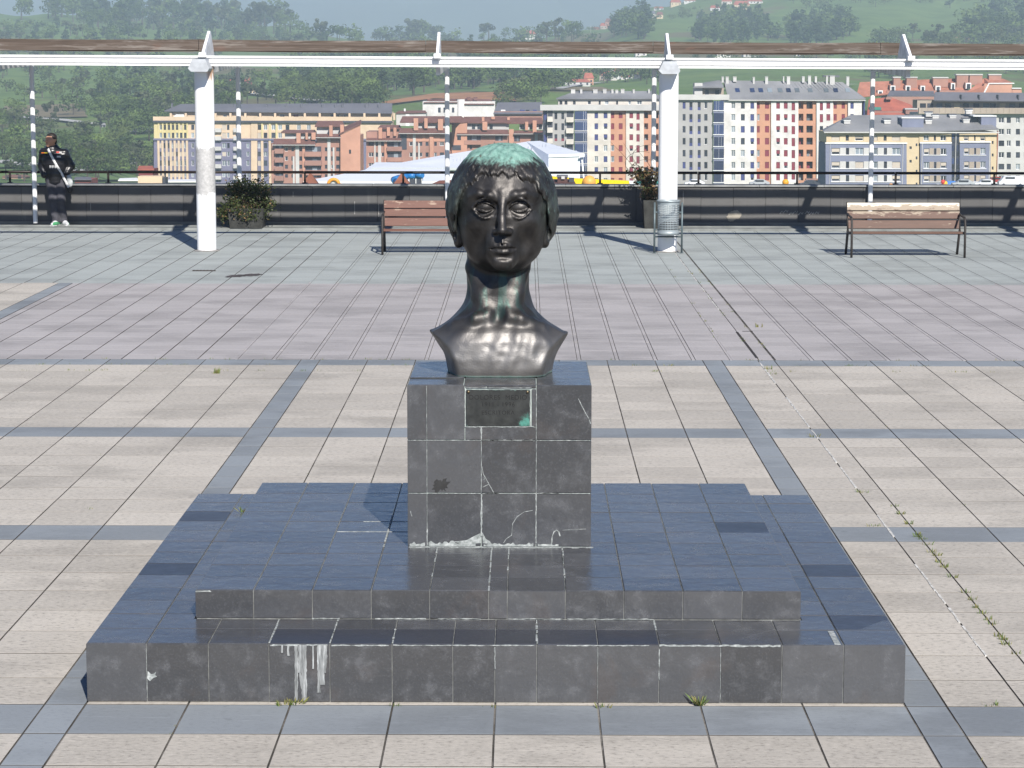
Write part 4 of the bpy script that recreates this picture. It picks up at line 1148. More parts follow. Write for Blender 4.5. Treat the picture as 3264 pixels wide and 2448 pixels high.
for s in (-1, 1):
    S.ball(hp(.086, s * .032, .022), .014, .012, 'cut'); S.ball(hp(.076, s * .032, .020), .013, .004); S.ball(hp(-.01, s * .086, -.005), (.014, .018, .03), .008); S.ball(hp(.052, s * .045, -.02), .028, .03)
S.bar([hp(.092, -.018, -.060), hp(.096, .0, -.058), hp(.092, .018, -.060)], .009, .008); S.bar([hp(.099, -.018, -.0635), hp(.101, .018, -.0635)], .003, .002, 'cut')
S.bar([hp(-.02, 0, -.06), (-.135, .02, 1.44)], [.055, .062], .03)                 # neck, then the body under the clothes
S.bar([(-.12, .03, 1.40), (-.09, .03, 1.15), (-.075, .03, .92)], [.10, .12, .12], .05); S.bar([(-.29, .02, 1.36), (.08, .03, 1.33)], .055, .05)
for pts, rr in [([(-.30, .02, 1.36), (-.32, .05, 1.12), (-.27, -.03, .93)], [.045, .04, .03]), ([(.09, .03, 1.33), (.18, .09, 1.10), (.11, .02, .96)], [.045, .04, .03])]: S.bar(pts, rr, .03); S.ball(pts[-1], (.038, .025, .05), .02)
for pts in ([(-.15, .03, .90), (-.115, -.02, .50), (-.08, -.0, .09)], [(.0, .03, .90), (.01, -.03, .50), (.05, .05, .09)]): S.bar(pts, [.075, .05, .035], .03)
M_SKIN = plain('skin', (.48, .26, .17), .55, 0, .12, 9)
part_from(S, 'body', M_SKIN, per)
S = SDF(_lo, _hi, .0085); S.op(SDF.ell(hp(-.022, 0, .045), (.0985, .0985, .092)), 0); S.ball(hp(-.06, 0, -.03), (.065, .065, .07), .03)
def face_clear(x, y, z):
    f = (x - HD.x) * fwd.x + (y - HD.y) * fwd.y; return np.maximum(-(f - .022) + .0 * z, z - HD.z - .072)
S.op(face_clear, .012, None, 'cut')
part_from(S, 'hair', plain('dark_hair', (.018, .014, .012), .6, 0, .3, 40), per)
# padded jacket
S = SDF(_lo, _hi, _h)
S.bar([(-.13, .03, 1.36), (-.10, .03, 1.18), (-.075, .03, .98), (-.075, .02, .84)], [.15, .17, .165, .15], .06)
S.ball((-.19, .02, 1.22), (.14, .14, .20), .06); S.ball((.01, .03, 1.20), (.15, .14, .20), .06)
S.bar([(-.29, .02, 1.35), (.09, .03, 1.335)], [.085, .09], .05)
S.bar([(-.29, .02, 1.35), (-.335, .05, 1.12), (-.285, -.02, .94)], [.085, .075, .058], .025)
S.bar([(.09, .03, 1.335), (.185, .09, 1.11), (.135, .02, .985)], [.09, .082, .062], .025)
S.bar([(-.20, -.02, 1.435), (-.16, -.06, 1.43), (-.10, -.05, 1.44), (-.06, .02, 1.47), (-.08, .09, 1.49), (-.16, .09, 1.48), (-.21, .04, 1.46), (-.20, -.02, 1.435)], .032, .02)
x, y, z = S.xyz(S.sub(None)); S.d += (-.007 * np.abs(np.sin(z * 3.14159 / .085 + .6)) ** .6 + .003).astype(np.float32)
S.op(lambda x, y, z: .795 - z, .01, None, 'and'); S.op(lambda x, y, z: np.maximum(np.sqrt((x + .13) ** 2 + (y + .0) ** 2) - .05, 1.40 - z), .01, None, 'cut')
M_JACKET = plain('black_nylon', (.010, .010, .012), .32, 0, .3, 12, 'obj', .2, .5)
jk = part_from(S, 'jacket', M_JACKET, per)
# trousers
S = SDF(_lo, (.40, .34, .95), _h)
S.bar([(-.14, .03, .88), (-.015, .03, .88)], [.125, .125], .04)
S.bar([(-.165, .03, .84), (-.125, -.03, .50), (-.10, -.01, .22), (-.085, .0, .075)], [.112, .082, .072, .075], .03)
S.bar([(.015, .03, .84), (.015, -.04, .50), (.035, .03, .22), (.045, .05, .085)], [.112, .082, .070, .072], .03)
x, y, z = S.xyz(S.sub(None)); S.d += (.004 * np.sin(z * 46 + x * 30) * np.clip((.55 - z) / .3, 0, 1)).astype(np.float32)
S.op(lambda x, y, z: .045 - z, .01, None, 'and')
part_from(S, 'trousers', plain('dark_grey_cotton', (.055, .055, .065), .85, 0, .25, 10), per)
def shoe(x, y, rz, z0=0):
    S = SDF((-.09, -.24, -.01), (.09, .12, .14), .008)
    S.bar([(0, .05, .055), (0, -.06, .045), (0, -.165, .034)], [.05, .047, .036], .03); S.bar([(0, .045, .06), (0, .035, .11)], [.048, .045], .03); S.op(lambda x, y, z: .003 - z, .004, None, 'and')
    v, q_ = S.surface(); o = obj('shoe', np_mesh('shoe', v, q_, M_SHOE, None, True), per, (x, y, z0), (0, 0, rz)); MB().box((-.047, -.19, 0), (.047, .09, .018), 0, .006).build('sole', M_SOLE, o)
def shoe_mat():
    s = N('white_green_trainer'); x, y, z = s.xyz(s.coord('obj')); c = s.mix(s.step(x, .012, .02), (.5, .5, .51), (.07, .30, .13)); c = s.mix(s.step(z, .075, .085), c, (.6, .6, .62)); return s.done(c, .5)
M_SHOE = shoe_mat(); M_SOLE = plain('pale_sole', (.55, .55, .55), .7)
shoe(-.078, -.03, -.25); shoe(.055, .04, .55)
def patch(name, pts, c):
    """Print on the jacket: a thin piece pressed on the cloth."""
    bv = [Vector(p) for p in pts]; m = MB(); n_ = (bv[1] - bv[0]).cross(bv[3] - bv[0]).normalized() * .004
    if n_.y > 0: n_ = -n_
    V = [p + n_ for p in bv] + [p - n_ * 3 for p in bv]; m.add(V, [(0, 1, 2, 3), (7, 6, 5, 4)] + [(i, 4 + i, 4 + (i + 1) % 4, (i + 1) % 4) for i in range(4)]); m.build(name, c, jk)
from mathutils.bvhtree import BVHTree
bv_ = BVHTree.FromPolygons([v.co for v in jk.data.vertices], [tuple(p.vertices) for p in jk.data.polygons])
def front(x, z): 
    h = bv_.ray_cast(Vector((x, -.6, z)), Vector((0, 1, 0))); return (x, (h[0].y if h[0] else -.12) - .003, z)
def band(name, x0, z0, x1, z1, c): patch(name, [front(x0, z0), front(x1, z0), front(x1, z1), front(x0, z1)], c)
CO = lambda n, c: flat0(n, c)
def flat0(n, c): return plain(n, c, .6, 0, .1, 20)
band('chest_stripe', -.315, 1.345, -.25, 1.362, flat0('orange_print', (.60, .16, .02))); band('chest_stripe', -.25, 1.345, -.19, 1.362, flat0('yellow_print', (.62, .50, .03)))
band('chest_badge', -.035, 1.352, .02, 1.378, flat0('red_print', (.45, .04, .03))); band('chest_badge', .022, 1.355, .06, 1.372, flat0('white_print', (.5, .5, .5))); band('chest_badge', -.02, 1.27, .05, 1.30, bpy.data.materials['white_print'])
for k, (x, w) in enumerate([(-.155, .014), (-.135, .012), (-.112, .018), (-.085, .012), (-.06, .020), (-.035, .014)]): band('waist_print', x, 1.075 + (.01 if k % 2 else 0), x + w, 1.125, bpy.data.materials['white_print'])
# bag slung across
bag = thing('shoulder_bag', 'small bag on a long white strap slung across the person', 'bag', (-8.50 + .19, 32.72 - .06, .70 + .035))
o_ = Vector((.19, -.06, .70))
m = MB(); P = []
for t in np.linspace(0, 1, 22):
    x = -.185 + .375 * t; z = 1.43 - .71 * t; f = front(x, z) if z > .82 else (x, -.135 + .0 * t, z); P.append(Vector((f[0], min(f[1], -.10) - .006, f[2])) - o_)
wv = Vector((.018, 0, .012)); V = []
for p in P: V += [p - wv, p + wv, p - wv + Vector((0, .006, 0)), p + wv + Vector((0, .006, 0))]
m.add(V, [f for i in range(len(P) - 1) for f in [(4 * i, 4 * i + 1, 4 * i + 5, 4 * i + 4), (4 * i + 3, 4 * i + 2, 4 * i + 6, 4 * i + 7), (4 * i + 2, 4 * i, 4 * i + 4, 4 * i + 6), (4 * i + 1, 4 * i + 3, 4 * i + 7, 4 * i + 5)]], 0, True)
m.build('strap', plain('white_strap', (.58, .58, .57), .7), bag)
S = SDF((-.12, -.10, -.16), (.12, .10, .32), .009); S.ball((.0, .02, -.02), (.055, .04, .075), .02); part_from(S, 'pouch', plain('black_pouch', (.012, .012, .013), .6), bag)
S = SDF((-.12, -.12, -.02), (.14, .12, .34), .009); S.ball((.01, .0, .10), (.055, .035, .08), .02); S.ball((-.005, .0, .19), (.05, .035, .06), .04); part_from(S, 'flap', plain('grey_white_flap', (.40, .42, .42), .6, 0, .4, 18), bag)
# ================================================================== valley, hills, far mountain
TPX = np.array([-1400, -500, 0, 160, 330, 600, 850, 1100, 1280, 1420, 1600, 1850, 2212, 2700, 3600], float)
TD = np.array([45, 120, 300, 480, 620, 800, 1000, 1250, 1550, 1900, 2300, 2800, 3600, 5200], float)
# picture height (pixels of the 2212 px view) of the ground at each direction and distance
TY = np.array([
 #  45    120   300   480   620   800  1000  1250  1550  1900  2300  2800 3600 5200
 [2800, 1250, 560, 435, 395, 345, 280, 215, 160, 105,  60,  40,  60,  100],
 [2800, 1250, 560, 435, 395, 345, 280, 215, 160, 105,  60,  40,  60,  100],
 [2800, 1250, 560, 440, 398, 345, 280, 215, 160, 110,  62,  34,  60,  100],
 [2800, 1250, 560, 440, 398, 345, 278, 212, 158, 108,  62,  34,  60,  100],
 [2800, 1250, 560, 445, 425, 385, 268, 208, 158, 112,  66,  36,  60,  100],
 [2800, 1250, 560, 448, 428, 398, 245, 205, 160, 122,  86,  62,  70,  100],
 [2800, 1250, 560, 448, 428, 398, 226, 196, 158, 128, 100,  96, 100,  108],
 [2800, 1250, 560, 448, 428, 398, 216, 186, 150, 118,  98,  92,  98,  106],
 [2800, 1250, 560, 445, 425, 395, 214, 184, 148, 112,  84,  70,  90,  104],
 [2800, 1250, 560, 435, 415, 385, 212, 176, 136,  98,  48,  12,  40,  100],
 [2800, 1250, 560, 425, 405, 370, 210, 170, 128,  90,  36, -28,   0,   90],
 [2800, 1250, 560, 415, 395, 298, 208, 168, 126,  88,  34, -40, -60,   80],
 [2800, 1250, 560, 408, 385, 298, 208, 166, 126,  90,  38, -42, -80,   80],
 [2800, 1250, 560, 408, 385, 298, 208, 166, 126,  90,  38, -42, -80,   80],
 [2800, 1250, 560, 408, 385, 298, 208, 166, 126,  90,  38, -42, -80,   80]], float)
def smooth_interp(v, xs):
    i = int(np.clip(np.searchsorted(xs, v) - 1, 0, len(xs) - 2)); t = min(1, max(0, (v - xs[i]) / (xs[i + 1] - xs[i])))
    return i, t
def ground_py(px, D):
    i, t = smooth_interp(px, TPX); t = t * t * (3 - 2 * t)
    j, u = smooth_interp(math.log(D), np.log(TD))
    a = TY[i] * (1 - t) + TY[i + 1] * t
    # smooth in depth as well (Catmull-Rom)
    p0, p1, p2, p3 = a[max(0, j - 1)], a[j], a[j + 1], a[min(len(TD) - 1, j + 2)]
    if j < 3: y = p1 + (p2 - p1) * u
    else: y = .5 * (2 * p1 + (p2 - p0) * u + (2 * p0 - 5 * p1 + 4 * p2 - p3) * u * u + (3 * p1 - p0 - 3 * p2 + p3) * u ** 3)
    w = min(1, max(0, (D - 900) / 700))
    return y + w * (5 * math.sin(px * .011 + D * .004) + 3.5 * math.sin(px * .027 - D * .007 + 1) + 2 * math.sin(px * .06 + D * .011))
def ground_at(px, D):
    """Ground point in direction px at distance D (world y)."""
    if D < 300:                                          # near valley floor
        p = at(px, 400, D); p.z = -26.0; return p
    p = at(px, ground_py(px, D), D); p.z = max(p.z, -26.0) if D < 420 else p.z
    return p
def ground_hit(px, py, d0=450, d1=2750):
    """First ground point seen at (px, py)."""
    D = d0; last = ground_py(px, D) - py
    while D < d1:
        D2 = D * 1.012; v = ground_py(px, D2) - py
        if v <= 0: 
            f = last / (last - v) if last != v else 0
            return ground_at(px, D + (D2 - D) * max(0, min(1, f))), D2
        D, last = D2, v
    return ground_at(px, d1), d1
def land_mat():
    s = N('meadow_hillside'); p = s.coord('pos')
    n1 = s.noise(s.coord('pos', (.006, .0035, .01)), 1, 5, .6); n2 = s.noise(p, .02, 6, .65); n3 = s.noise(p, .12, 4, .6)
    c = s.ramp(n2, [(.3, (.075, .125, .034)), (.5, (.115, .18, .046)), (.72, (.155, .215, .06))])
    c = s.mix(s.step(n1, .52, .60), c, (.14, .125, .06)); c = s.mix(s.math('MULTIPLY', s.step(n3, .55, .7), .5), c, (.04, .06, .022))
    return s.done(c, .9, 0, .15)
M_LAND = land_mat()
cols_ = np.concatenate([np.arange(-1400, -100, 100), np.arange(-100, 2330, 22), np.arange(2350, 3601, 100)])
deps = np.concatenate([[36, 60, 120, 220, 299], np.geomspace(300, 5200, 90)])
V = np.array([[tuple(ground_at(px, D)) for px in cols_] for D in deps]); nd, nc_ = len(deps), len(cols_)
i, j = np.meshgrid(np.arange(nd - 1), np.arange(nc_ - 1), indexing='ij'); a = (i * nc_ + j).ravel()
tag(obj('hillside', np_mesh('hillside', V.reshape(-1, 3), np.stack([a, a + 1, a + nc_ + 1, a + nc_], 1), M_LAND, None, True)), kind='structure')
# flat ground that carries the land on under everything, to the horizon
g = MB(); g.add([(-16000, -9000, -40), (16000, -9000, -40), (16000, 16000, -40), (-16000, 16000, -40)], [(0, 1, 2, 3)])
tag(g.build('ground', M_LAND), kind='structure')
# far mountain behind the valley
xs = np.linspace(-9000, 9000, 140); rows_ = np.linspace(0, 1, 16); V = []
for t in rows_:
    for x in xs:
        h = 265 + 30 * math.sin(x * .0011 + .6) + 18 * math.sin(x * .0031) + 8 * math.sin(x * .008 + 2)
        V.append((x, 5600 + 1500 * t, -45 + h * math.sin(t * math.pi / 2) ** 1.3 + 6 * math.sin(x * .02 + t * 9) * t))
i, j = np.meshgrid(np.arange(15), np.arange(139), indexing='ij'); a = (i * 140 + j).ravel()
tag(obj('mountain', np_mesh('mountain', np.array(V), np.stack([a, a + 1, a + 141, a + 140], 1), plain('far_forest_slope', (.05, .07, .04), .95, 0, .35, .004, 'pos'), None, True)), kind='structure')

# patches that lie on the land
def drape(name, poly, mat, lift=.5, n=10, label=None):
    """poly: corners in picture pixels, in order round a four-sided patch; follows the land."""
    m = MB(); V = []
    (ax, ay), (bx, by), (cx, cy), (dx, dy) = poly
    for i in range(n + 1):
        for j in range(n + 1):
            u, v = i / n, j / n
            px = (ax * (1 - u) + bx * u) * (1 - v) + (dx * (1 - u) + cx * u) * v; py = (ay * (1 - u) + by * u) * (1 - v) + (dy * (1 - u) + cy * u) * v
            p, D = ground_hit(px, py); V.append((p.x, p.y, p.z + lift))
    Fc = [(i * (n + 1) + j, (i + 1) * (n + 1) + j, (i + 1) * (n + 1) + j + 1, i * (n + 1) + j + 1) for i in range(n) for j in range(n)]
    m.add(V, Fc, 0, True)
    return tag(m.build(name, mat), kind='structure')
M_EARTH = plain('orange_earth', (.33, .155, .07), .95, 0, .3, .04, 'pos')
drape('earth_field', [(822, 224), (940, 205), (1030, 205), (835, 229)], M_EARTH, .8); drape('earth_field', [(930, 216), (945, 205), (1095, 202), (1116, 222)], M_EARTH, .8)
M_TANF = plain('dry_meadow', (.17, .135, .075), .95, 0, .3, .03, 'pos')
drape('dry_field', [(0, 258), (10, 232), (170, 226), (190, 255)], M_TANF, .7)
drape('dry_field', [(1150, 196), (1200, 190), (1300, 190), (1330, 200)], M_TANF, .6)
M_MEADOW = plain('bright_meadow', (.10, .165, .045), .95, 0, .2, .03, 'pos')
drape('field', [(0, 366), (0, 338), (38, 336), (48, 364)], M_MEADOW, .7); drape('field', [(120, 395), (150, 352), (230, 372), (330, 392)], M_MEADOW, .7)
drape('field', [(1010, 200), (1040, 195), (1140, 195), (1130, 204)], M_MEADOW, .7)
M_ROAD = plain('pale_road', (.42, .41, .39), .9, 0, .2, .05, 'pos')
def road(pts, w, lift=1.0):
    m = MB(); V = []
    P = []
    for (a, b) in zip(pts[:-1], pts[1:]):
        for k in range(6): P.append(ground_hit(a[0] + (b[0] - a[0]) * k / 6, a[1] + (b[1] - a[1]) * k / 6)[0])
    P.append(ground_hit(*pts[-1])[0])
    for k, p in enumerate(P):
        d = (P[min(k + 1, len(P) - 1)] - P[max(k - 1, 0)]); nrm = Vector((-d.y, d.x, 0)).normalized() * w / 2
        V += [p + nrm + Vector((0, 0, lift)), p - nrm + Vector((0, 0, lift))]
    m.add(V, [(2 * k, 2 * k + 1, 2 * k + 3, 2 * k + 2) for k in range(len(P) - 1)], 0, True)
    tag(m.build('road', M_ROAD), kind='structure')
for pts, w in [([(0, 352), (60, 362), (130, 368), (190, 380)], 9), ([(0, 250), (60, 258), (130, 262), (205, 272)], 7), ([(286, 290), (330, 280)], 10), ([(545, 205), (620, 213), (690, 222)], 8), ([(1205, 196), (1250, 186), (1300, 181)], 5),
               ([(240, 352), (300, 346), (360, 352)], 7), ([(1560, 196), (1700, 190), (1850, 186)], 5)]: road(pts, w)

# ------------------------------------------------------------------ trees
def crown_mesh(name, seed, kind, nq):
    rg = np.random.default_rng(seed); V = []; cl = []
    if kind == 'broad':
        for _ in range(13):
            a = rg.uniform(0, 6.28); r = .30 * math.sqrt(rg.uniform()); z = rg.uniform(.36, .86); cl.append((r * math.cos(a) * (1.25 - abs(z - .55)), r * math.sin(a) * (1.25 - abs(z - .55)), z, rg.uniform(.13, .21)))
    elif kind == 'tall':
        for _ in range(14):
            z = rg.uniform(.22, .92); a = rg.uniform(0, 6.28); r = .17 * math.sqrt(rg.uniform()) * (1.3 - z); cl.append((r * math.cos(a), r * math.sin(a), z, .10 + .07 * (1 - z)))
    elif kind == 'open':
        for _ in range(9):
            z = rg.uniform(.5, .93); a = rg.uniform(0, 6.28); r = .26 * math.sqrt(rg.uniform()); cl.append((r * math.cos(a), r * math.sin(a), z, rg.uniform(.07, .13)))
    else:
        for _ in range(12):
            a = rg.uniform(0, 6.28); r = .5 * math.sqrt(rg.uniform()); cl.append((r * math.cos(a), r * math.sin(a), rg.uniform(.25, .7), rg.uniform(.2, .3)))
    cl = np.array(cl); wts = cl[:, 3] ** 2; k = rg.choice(len(cl), nq, p=wts / wts.sum())
    d = rg.normal(size=(nq, 3)); d /= np.linalg.norm(d, axis=1)[:, None]; rad = cl[k, 3] * rg.uniform(.55, 1.12, nq) ** .6
    c = cl[k, :3] + d * rad[:, None] * np.array([1, 1, .85])
    nrm = d + rg.normal(0, .45, (nq, 3)); nrm /= np.linalg.norm(nrm, axis=1)[:, None]
    u = np.cross(nrm, rg.normal(size=(nq, 3))); u /= np.linalg.norm(u, axis=1)[:, None]; v = np.cross(nrm, u)
    sz = (.034 if nq > 500 else .058) * rg.uniform(.6, 1.4, nq)[:, None]
    Vq = np.stack([c - u * sz, c - v * sz * .7, c + u * sz, c + v * sz * .7], 1).reshape(-1, 3); Fq = np.arange(nq * 4).reshape(-1, 4)
    n = 6; tr = []; th = .55
    for z, r in ((0, .028), (th, .014)):
        for j in range(n): tr.append((r * math.cos(6.283 * j / n), r * math.sin(6.283 * j / n), z))
    b = len(Vq); Ft = np.array([(b + j, b + (j + 1) % n, b + n + (j + 1) % n, b + n + j) for j in range(n)])
    return np.concatenate([Vq, np.array(tr)]), np.concatenate([Fq, Ft]), np.concatenate([np.zeros(nq, int), np.ones(n, int)])
def crown_mat(name, a, b):
    s = N(name); p = s.coord('pos'); f = s.math('ADD', s.math('MULTIPLY', s.noise(p, .35, 3), .55), s.math('MULTIPLY', s.math('FRACT', s.math('ADD', s.rand(), s.attr('tint'))), .5))
    return s.done(s.ramp(f, [(.25, a), (.8, b)]), .75, 0, .15)
M_CR = {'broad': crown_mat('broadleaf_crown', (.034, .058, .018), (.115, .165, .045)), 'tall': crown_mat('dark_crown', (.022, .040, .02), (.052, .082, .032)), 'open': crown_mat('grey_green_crown', (.042, .055, .03), (.085, .10, .05)), 'bush': crown_mat('hedge_crown', (.04, .06, .018), (.10, .13, .038))}
M_TRUNK = plain('tree_bark', (.075, .06, .048), .9)
TM = {}
for kind in ('broad', 'tall', 'open', 'bush'):
    TM[kind] = []
    for v in range(3):
        Vc, Fc, mi = crown_mesh(kind, 100 + v * 7 + len(kind), kind, 640); TM[kind].append((np_mesh('crown_' + kind, Vc[:-12], Fc[mi == 0], M_CR[kind]), np_mesh('trunk_' + kind, Vc[-12:], Fc[mi == 1] - (len(Vc) - 12), M_TRUNK)))
LOW = {k: [crown_mesh(k, 300 + v * 5 + len(k), k, 190) for v in range(3)] for k in TM}
TREES = []                                               # (score, px, D, height, kind, label)
def wood(poly, n, h=(9, 15), kinds=('broad', 'broad', 'tall', 'open'), label='tree', sw=1):
    """Scatter n trees in a picture polygon of ground positions."""
    xs = [p[0] for p in poly]; ys = [p[1] for p in poly]; k = 0; tries = 0
    while k < n and tries < n * 30:
        tries += 1; px, py = random.uniform(min(xs), max(xs)), random.uniform(min(ys), max(ys)); inside = False
        for (x1, y1), (x2, y2) in zip(poly, poly[1:] + poly[:1]):
            if (y1 > py) != (y2 > py) and px < (x2 - x1) * (py - y1) / (y2 - y1) + x1: inside = not inside
        if not inside: continue
        p, D = ground_hit(px, py); hh = random.uniform(*h); TREES.append((hh / D * random.uniform(.7, 1), p, hh, random.choice(kinds), label)); k += 1
B_, T_, O_, U_ = 'broad', 'tall', 'open', 'bush'
LH = 'leafy tree on the left hillside'
wood([(0, 395), (0, 262), (330, 270), (330, 395)], 86, (7, 12), (B_, B_, O_, U_), 'leafy tree below the left hill')
wood([(150, 262), (180, 150), (420, 150), (640, 215), (330, 285)], 115, (8, 14), (B_, B_, T_, O_), LH)
wood([(0, 225), (0, 130), (200, 130), (170, 225)], 45, (8, 13), (B_, O_, U_), LH)
wood([(0, 128), (0, 60), (330, 44), (620, 80), (640, 128)], 165, (9, 16), (B_, T_, B_, O_), 'hazy tree high on the left hill')
wood([(150, 60), (215, 30), (600, 46), (640, 80), (420, 70)], 92, (16, 32), (B_, T_, O_), 'tall tree on the left crest')
wood([(20, 42), (120, 34), (180, 40), (150, 52)], 11, (20, 30), (B_, B_, O_), 'round tree at the end of the left crest')
wood([(620, 215), (600, 150), (1180, 152), (1190, 182), (1000, 196), (830, 214)], 250, (10, 16), (T_, B_, B_), 'dark tree in the belt of wood behind the town')
wood([(600, 205), (620, 228), (810, 240), (820, 222), (700, 206)], 40, (9, 14), (B_, B_, U_), 'dark tree in the belt of wood behind the town')
wood([(610, 148), (640, 98), (1250, 98), (1380, 140), (1200, 150)], 150, (8, 14), (B_, T_, O_), 'hazy tree beyond the valley')
wood([(640, 96), (740, 88), (1000, 88), (1240, 82), (1240, 96)], 46, (12, 24), (B_, B_, O_), 'tree on the low skyline between hills')
wood([(862, 88), (930, 84), (935, 90), (865, 93)], 6, (28, 38), (B_, O_), 'large tree above the low skyline')
wood([(1120, 205), (1200, 160), (1420, 150), (1430, 185), (1290, 180), (1200, 200)], 45, (7, 13), (B_, B_, U_), 'tree by the red-roofed farmhouses')
wood([(1325, 84), (1335, 36), (1400, 40), (1398, 84)], 50, (12, 22), (T_, B_), 'dark tree in the copse on the right hill')
wood([(1500, 96), (1510, 44), (1640, 30), (1690, 96)], 110, (9, 17), (T_, B_, T_), 'dark tree in the right hill wood')
wood([(1690, 98), (1700, 50), (1830, 36), (1850, 70), (1800, 98)], 90, (10, 19), (T_, B_, T_), 'dark tree in the right hill wood')
wood([(1240, 70), (1250, 40), (1500, 8), (1510, 40), (1330, 60)], 26, (5, 9), (B_, U_), 'tree between the hill village houses')
wood([(2080, 96), (2100, 60), (2212, 30), (2240, 96)], 70, (12, 24), (T_, B_), 'tree in the small wood on the right hill')
wood([(1860, 112), (1900, 84), (2212, 90), (2212, 112)], 46, (8, 15), (B_, U_, O_), 'round hedge tree on the right hill')
wood([(1480, 150), (1500, 108), (2212, 112), (2212, 165), (1900, 140)], 40, (5, 11), (B_, U_), 'round hedge tree on the right hill')
wood([(1860, 172), (1880, 132), (1960, 128), (1960, 172)], 26, (9, 15), (B_, T_), 'tree behind the grey mansard roof')
wood([(1600, 20), (1620, -10), (2212, -20), (2212, 20)], 28, (8, 14), (B_, U_), 'small tree high on the right hill')
wood([(2100, 160), (2120, 120), (2230, 120), (2230, 165)], 20, (8, 13), (B_, U_), 'tree behind the brick-red roofs')
wood([(300, 300), (320, 200), (620, 218), (560, 240)], 60, (8, 13), (B_, B_, O_), LH)
wood([(1065, 232), (1080, 205), (1180, 200), (1180, 232)], 14, (6, 10), (B_, U_), 'tree beside the ploughed orange field')
TREES.sort(key=lambda t: -t[0])
def px_of(p):
    d = p - CAM; return (1632 + F_PX * d.dot(RIGHT) / d.dot(FWD)) / SCALE
def beside(px):
    for lim, txt in ((60, 'near the left edge'), (250, 'right of the first thin post'), (443, 'left of the left column'), (600, 'right of the second thin post'), (790, 'above the brick flats'), (968, 'left of the middle thin post'),
                     (1180, 'right of the middle thin post'), (1330, 'above the cream flats'), (1442, 'left of the right column'), (1660, 'right of the right column'), (1870, 'left of the rightmost thin post'), (2030, 'right of the rightmost thin post'), (9999, 'near the right edge')):
        if px < lim: return txt
for (_, p, hh, kind, label) in TREES[:296]:
    r = thing('tree', label + ', ' + beside(px_of(p)), 'tree', p + Vector((0, 0, -.3)), random.uniform(0, 6.28), 'trees: ' + label)
    v = random.choice(TM[kind]); sc = (hh * random.uniform(.9, 1.35), hh * random.uniform(.9, 1.35), hh)
    obj('crown', v[0], r, None, None, sc); obj('trunk', v[1], r, None, None, sc)
VV, FF, MI, TI = [], [], [], []; off = 0; kk = list(LOW)
for (_, p, hh, kind, label) in TREES[296:]:
    Vc, Fc, mi = random.choice(LOW[kind]); a = random.uniform(0, 6.28); ca, sa = math.cos(a), math.sin(a); w = hh * random.uniform(.9, 1.4)
    X = np.stack([(Vc[:, 0] * ca - Vc[:, 1] * sa) * w + p.x, (Vc[:, 0] * sa + Vc[:, 1] * ca) * w + p.y, Vc[:, 2] * hh + p.z - .3], 1)
    VV.append(X); FF.append(Fc + off); MI.append(np.where(mi == 0, kk.index(kind), 4)); TI.append(np.full(len(X), random.random(), np.float32)); off += len(X)
me = np_mesh('wood', np.concatenate(VV), np.concatenate(FF), [M_CR[k] for k in kk] + [M_TRUNK], np.concatenate(MI))
a = me.attributes.new('tint', 'FLOAT', 'POINT'); a.data.foreach_set('value', np.concatenate(TI))
tag(obj('wood', me), label='far green woodland covering the hills behind the town', kind='stuff')
print('TREES', len(TREES))

# ------------------------------------------------------------------ the air
hz = MB().box((-10500, -60, -41.5), (10500, 8200, 345)); 
haze_mat = bpy.data.materials.new('haze'); haze_mat.use_nodes = True
hn = haze_mat.node_tree.nodes; hn.clear(); pv = hn.new('ShaderNodeVolumePrincipled'); ho = hn.new('ShaderNodeOutputMaterial')
pv.inputs['Color'].default_value = (.66, .80, .96, 1); pv.inputs['Density'].default_value = .00022; pv.inputs['Anisotropy'].default_value = .0
haze_mat.node_tree.links.new(pv.outputs[0], ho.inputs['Volume'])
tag(hz.build('haze', haze_mat), label='thin blue summer haze over the valley', kind='stuff')
# ================================================================== the town below
def flat(name, c, rough=.8, var=.12, sc=.25): return plain(name, c, rough, 0, var, sc, 'pos')
W_GREY = flat('grey_render', (.36, .35, .34)); W_CREAM = flat('cream_render', (.60, .555, .49), .8, .18, .35); W_WHITE = flat('white_render', (.62, .595, .565), .8, .2, .35); W_ORANGE = flat('orange_render', (.51, .265, .165))
W_BRICK = flat('orange_brick', (.35, .19, .145)); W_BRICKL = flat('light_orange_brick', (.49, .26, .18)); W_BRICKD = flat('brown_brick', (.30, .165, .13)); W_PEACH = flat('peach_render', (.60, .46, .32)); W_YELLOW = flat('yellow_render', (.60, .51, .26))
W_PURPLE = flat('slate_purple_render', (.16, .155, .23)); W_BLUE = flat('blue_grey_render', (.185, .20, .275)); W_SAND = flat('sand_yellow_render', (.56, .45, .29)); W_TAUPE = flat('taupe_render', (.36, .30, .24))
W_PALE = flat('pale_grey_panel', (.50, .49, .47)); W_DARK = flat('dark_cladding', (.05, .055, .07))
R_GREY = plain('grey_metal_roof', (.225, .225, .23), .6, 0, .25, .12, 'pos'); R_SLATE = flat('dark_slate_roof', (.12, .12, .14)); R_RED = flat('red_tile_roof', (.35, .105, .07), .85, .2, .5); R_MAROON = flat('maroon_tile_roof', (.16, .075, .06), .85, .2, .5); R_BRICK = flat('brick_red_tiles', (.36, .15, .10), .85, .2, .5)
def glassmat(name, c, rough=.25):
    s = N(name); return s.done(s.mix(s.step(s.rand(), .2, .9), c, tuple(x * 2.2 for x in c)), rough, 0, .5)
G_DARK = glassmat('dark_window_glass', (.022, .025, .032)); G_BLUE = glassmat('blue_bay_glass', (.012, .022, .06), .45); G_PALE = glassmat('curtained_glass', (.11, .13, .145), .4)
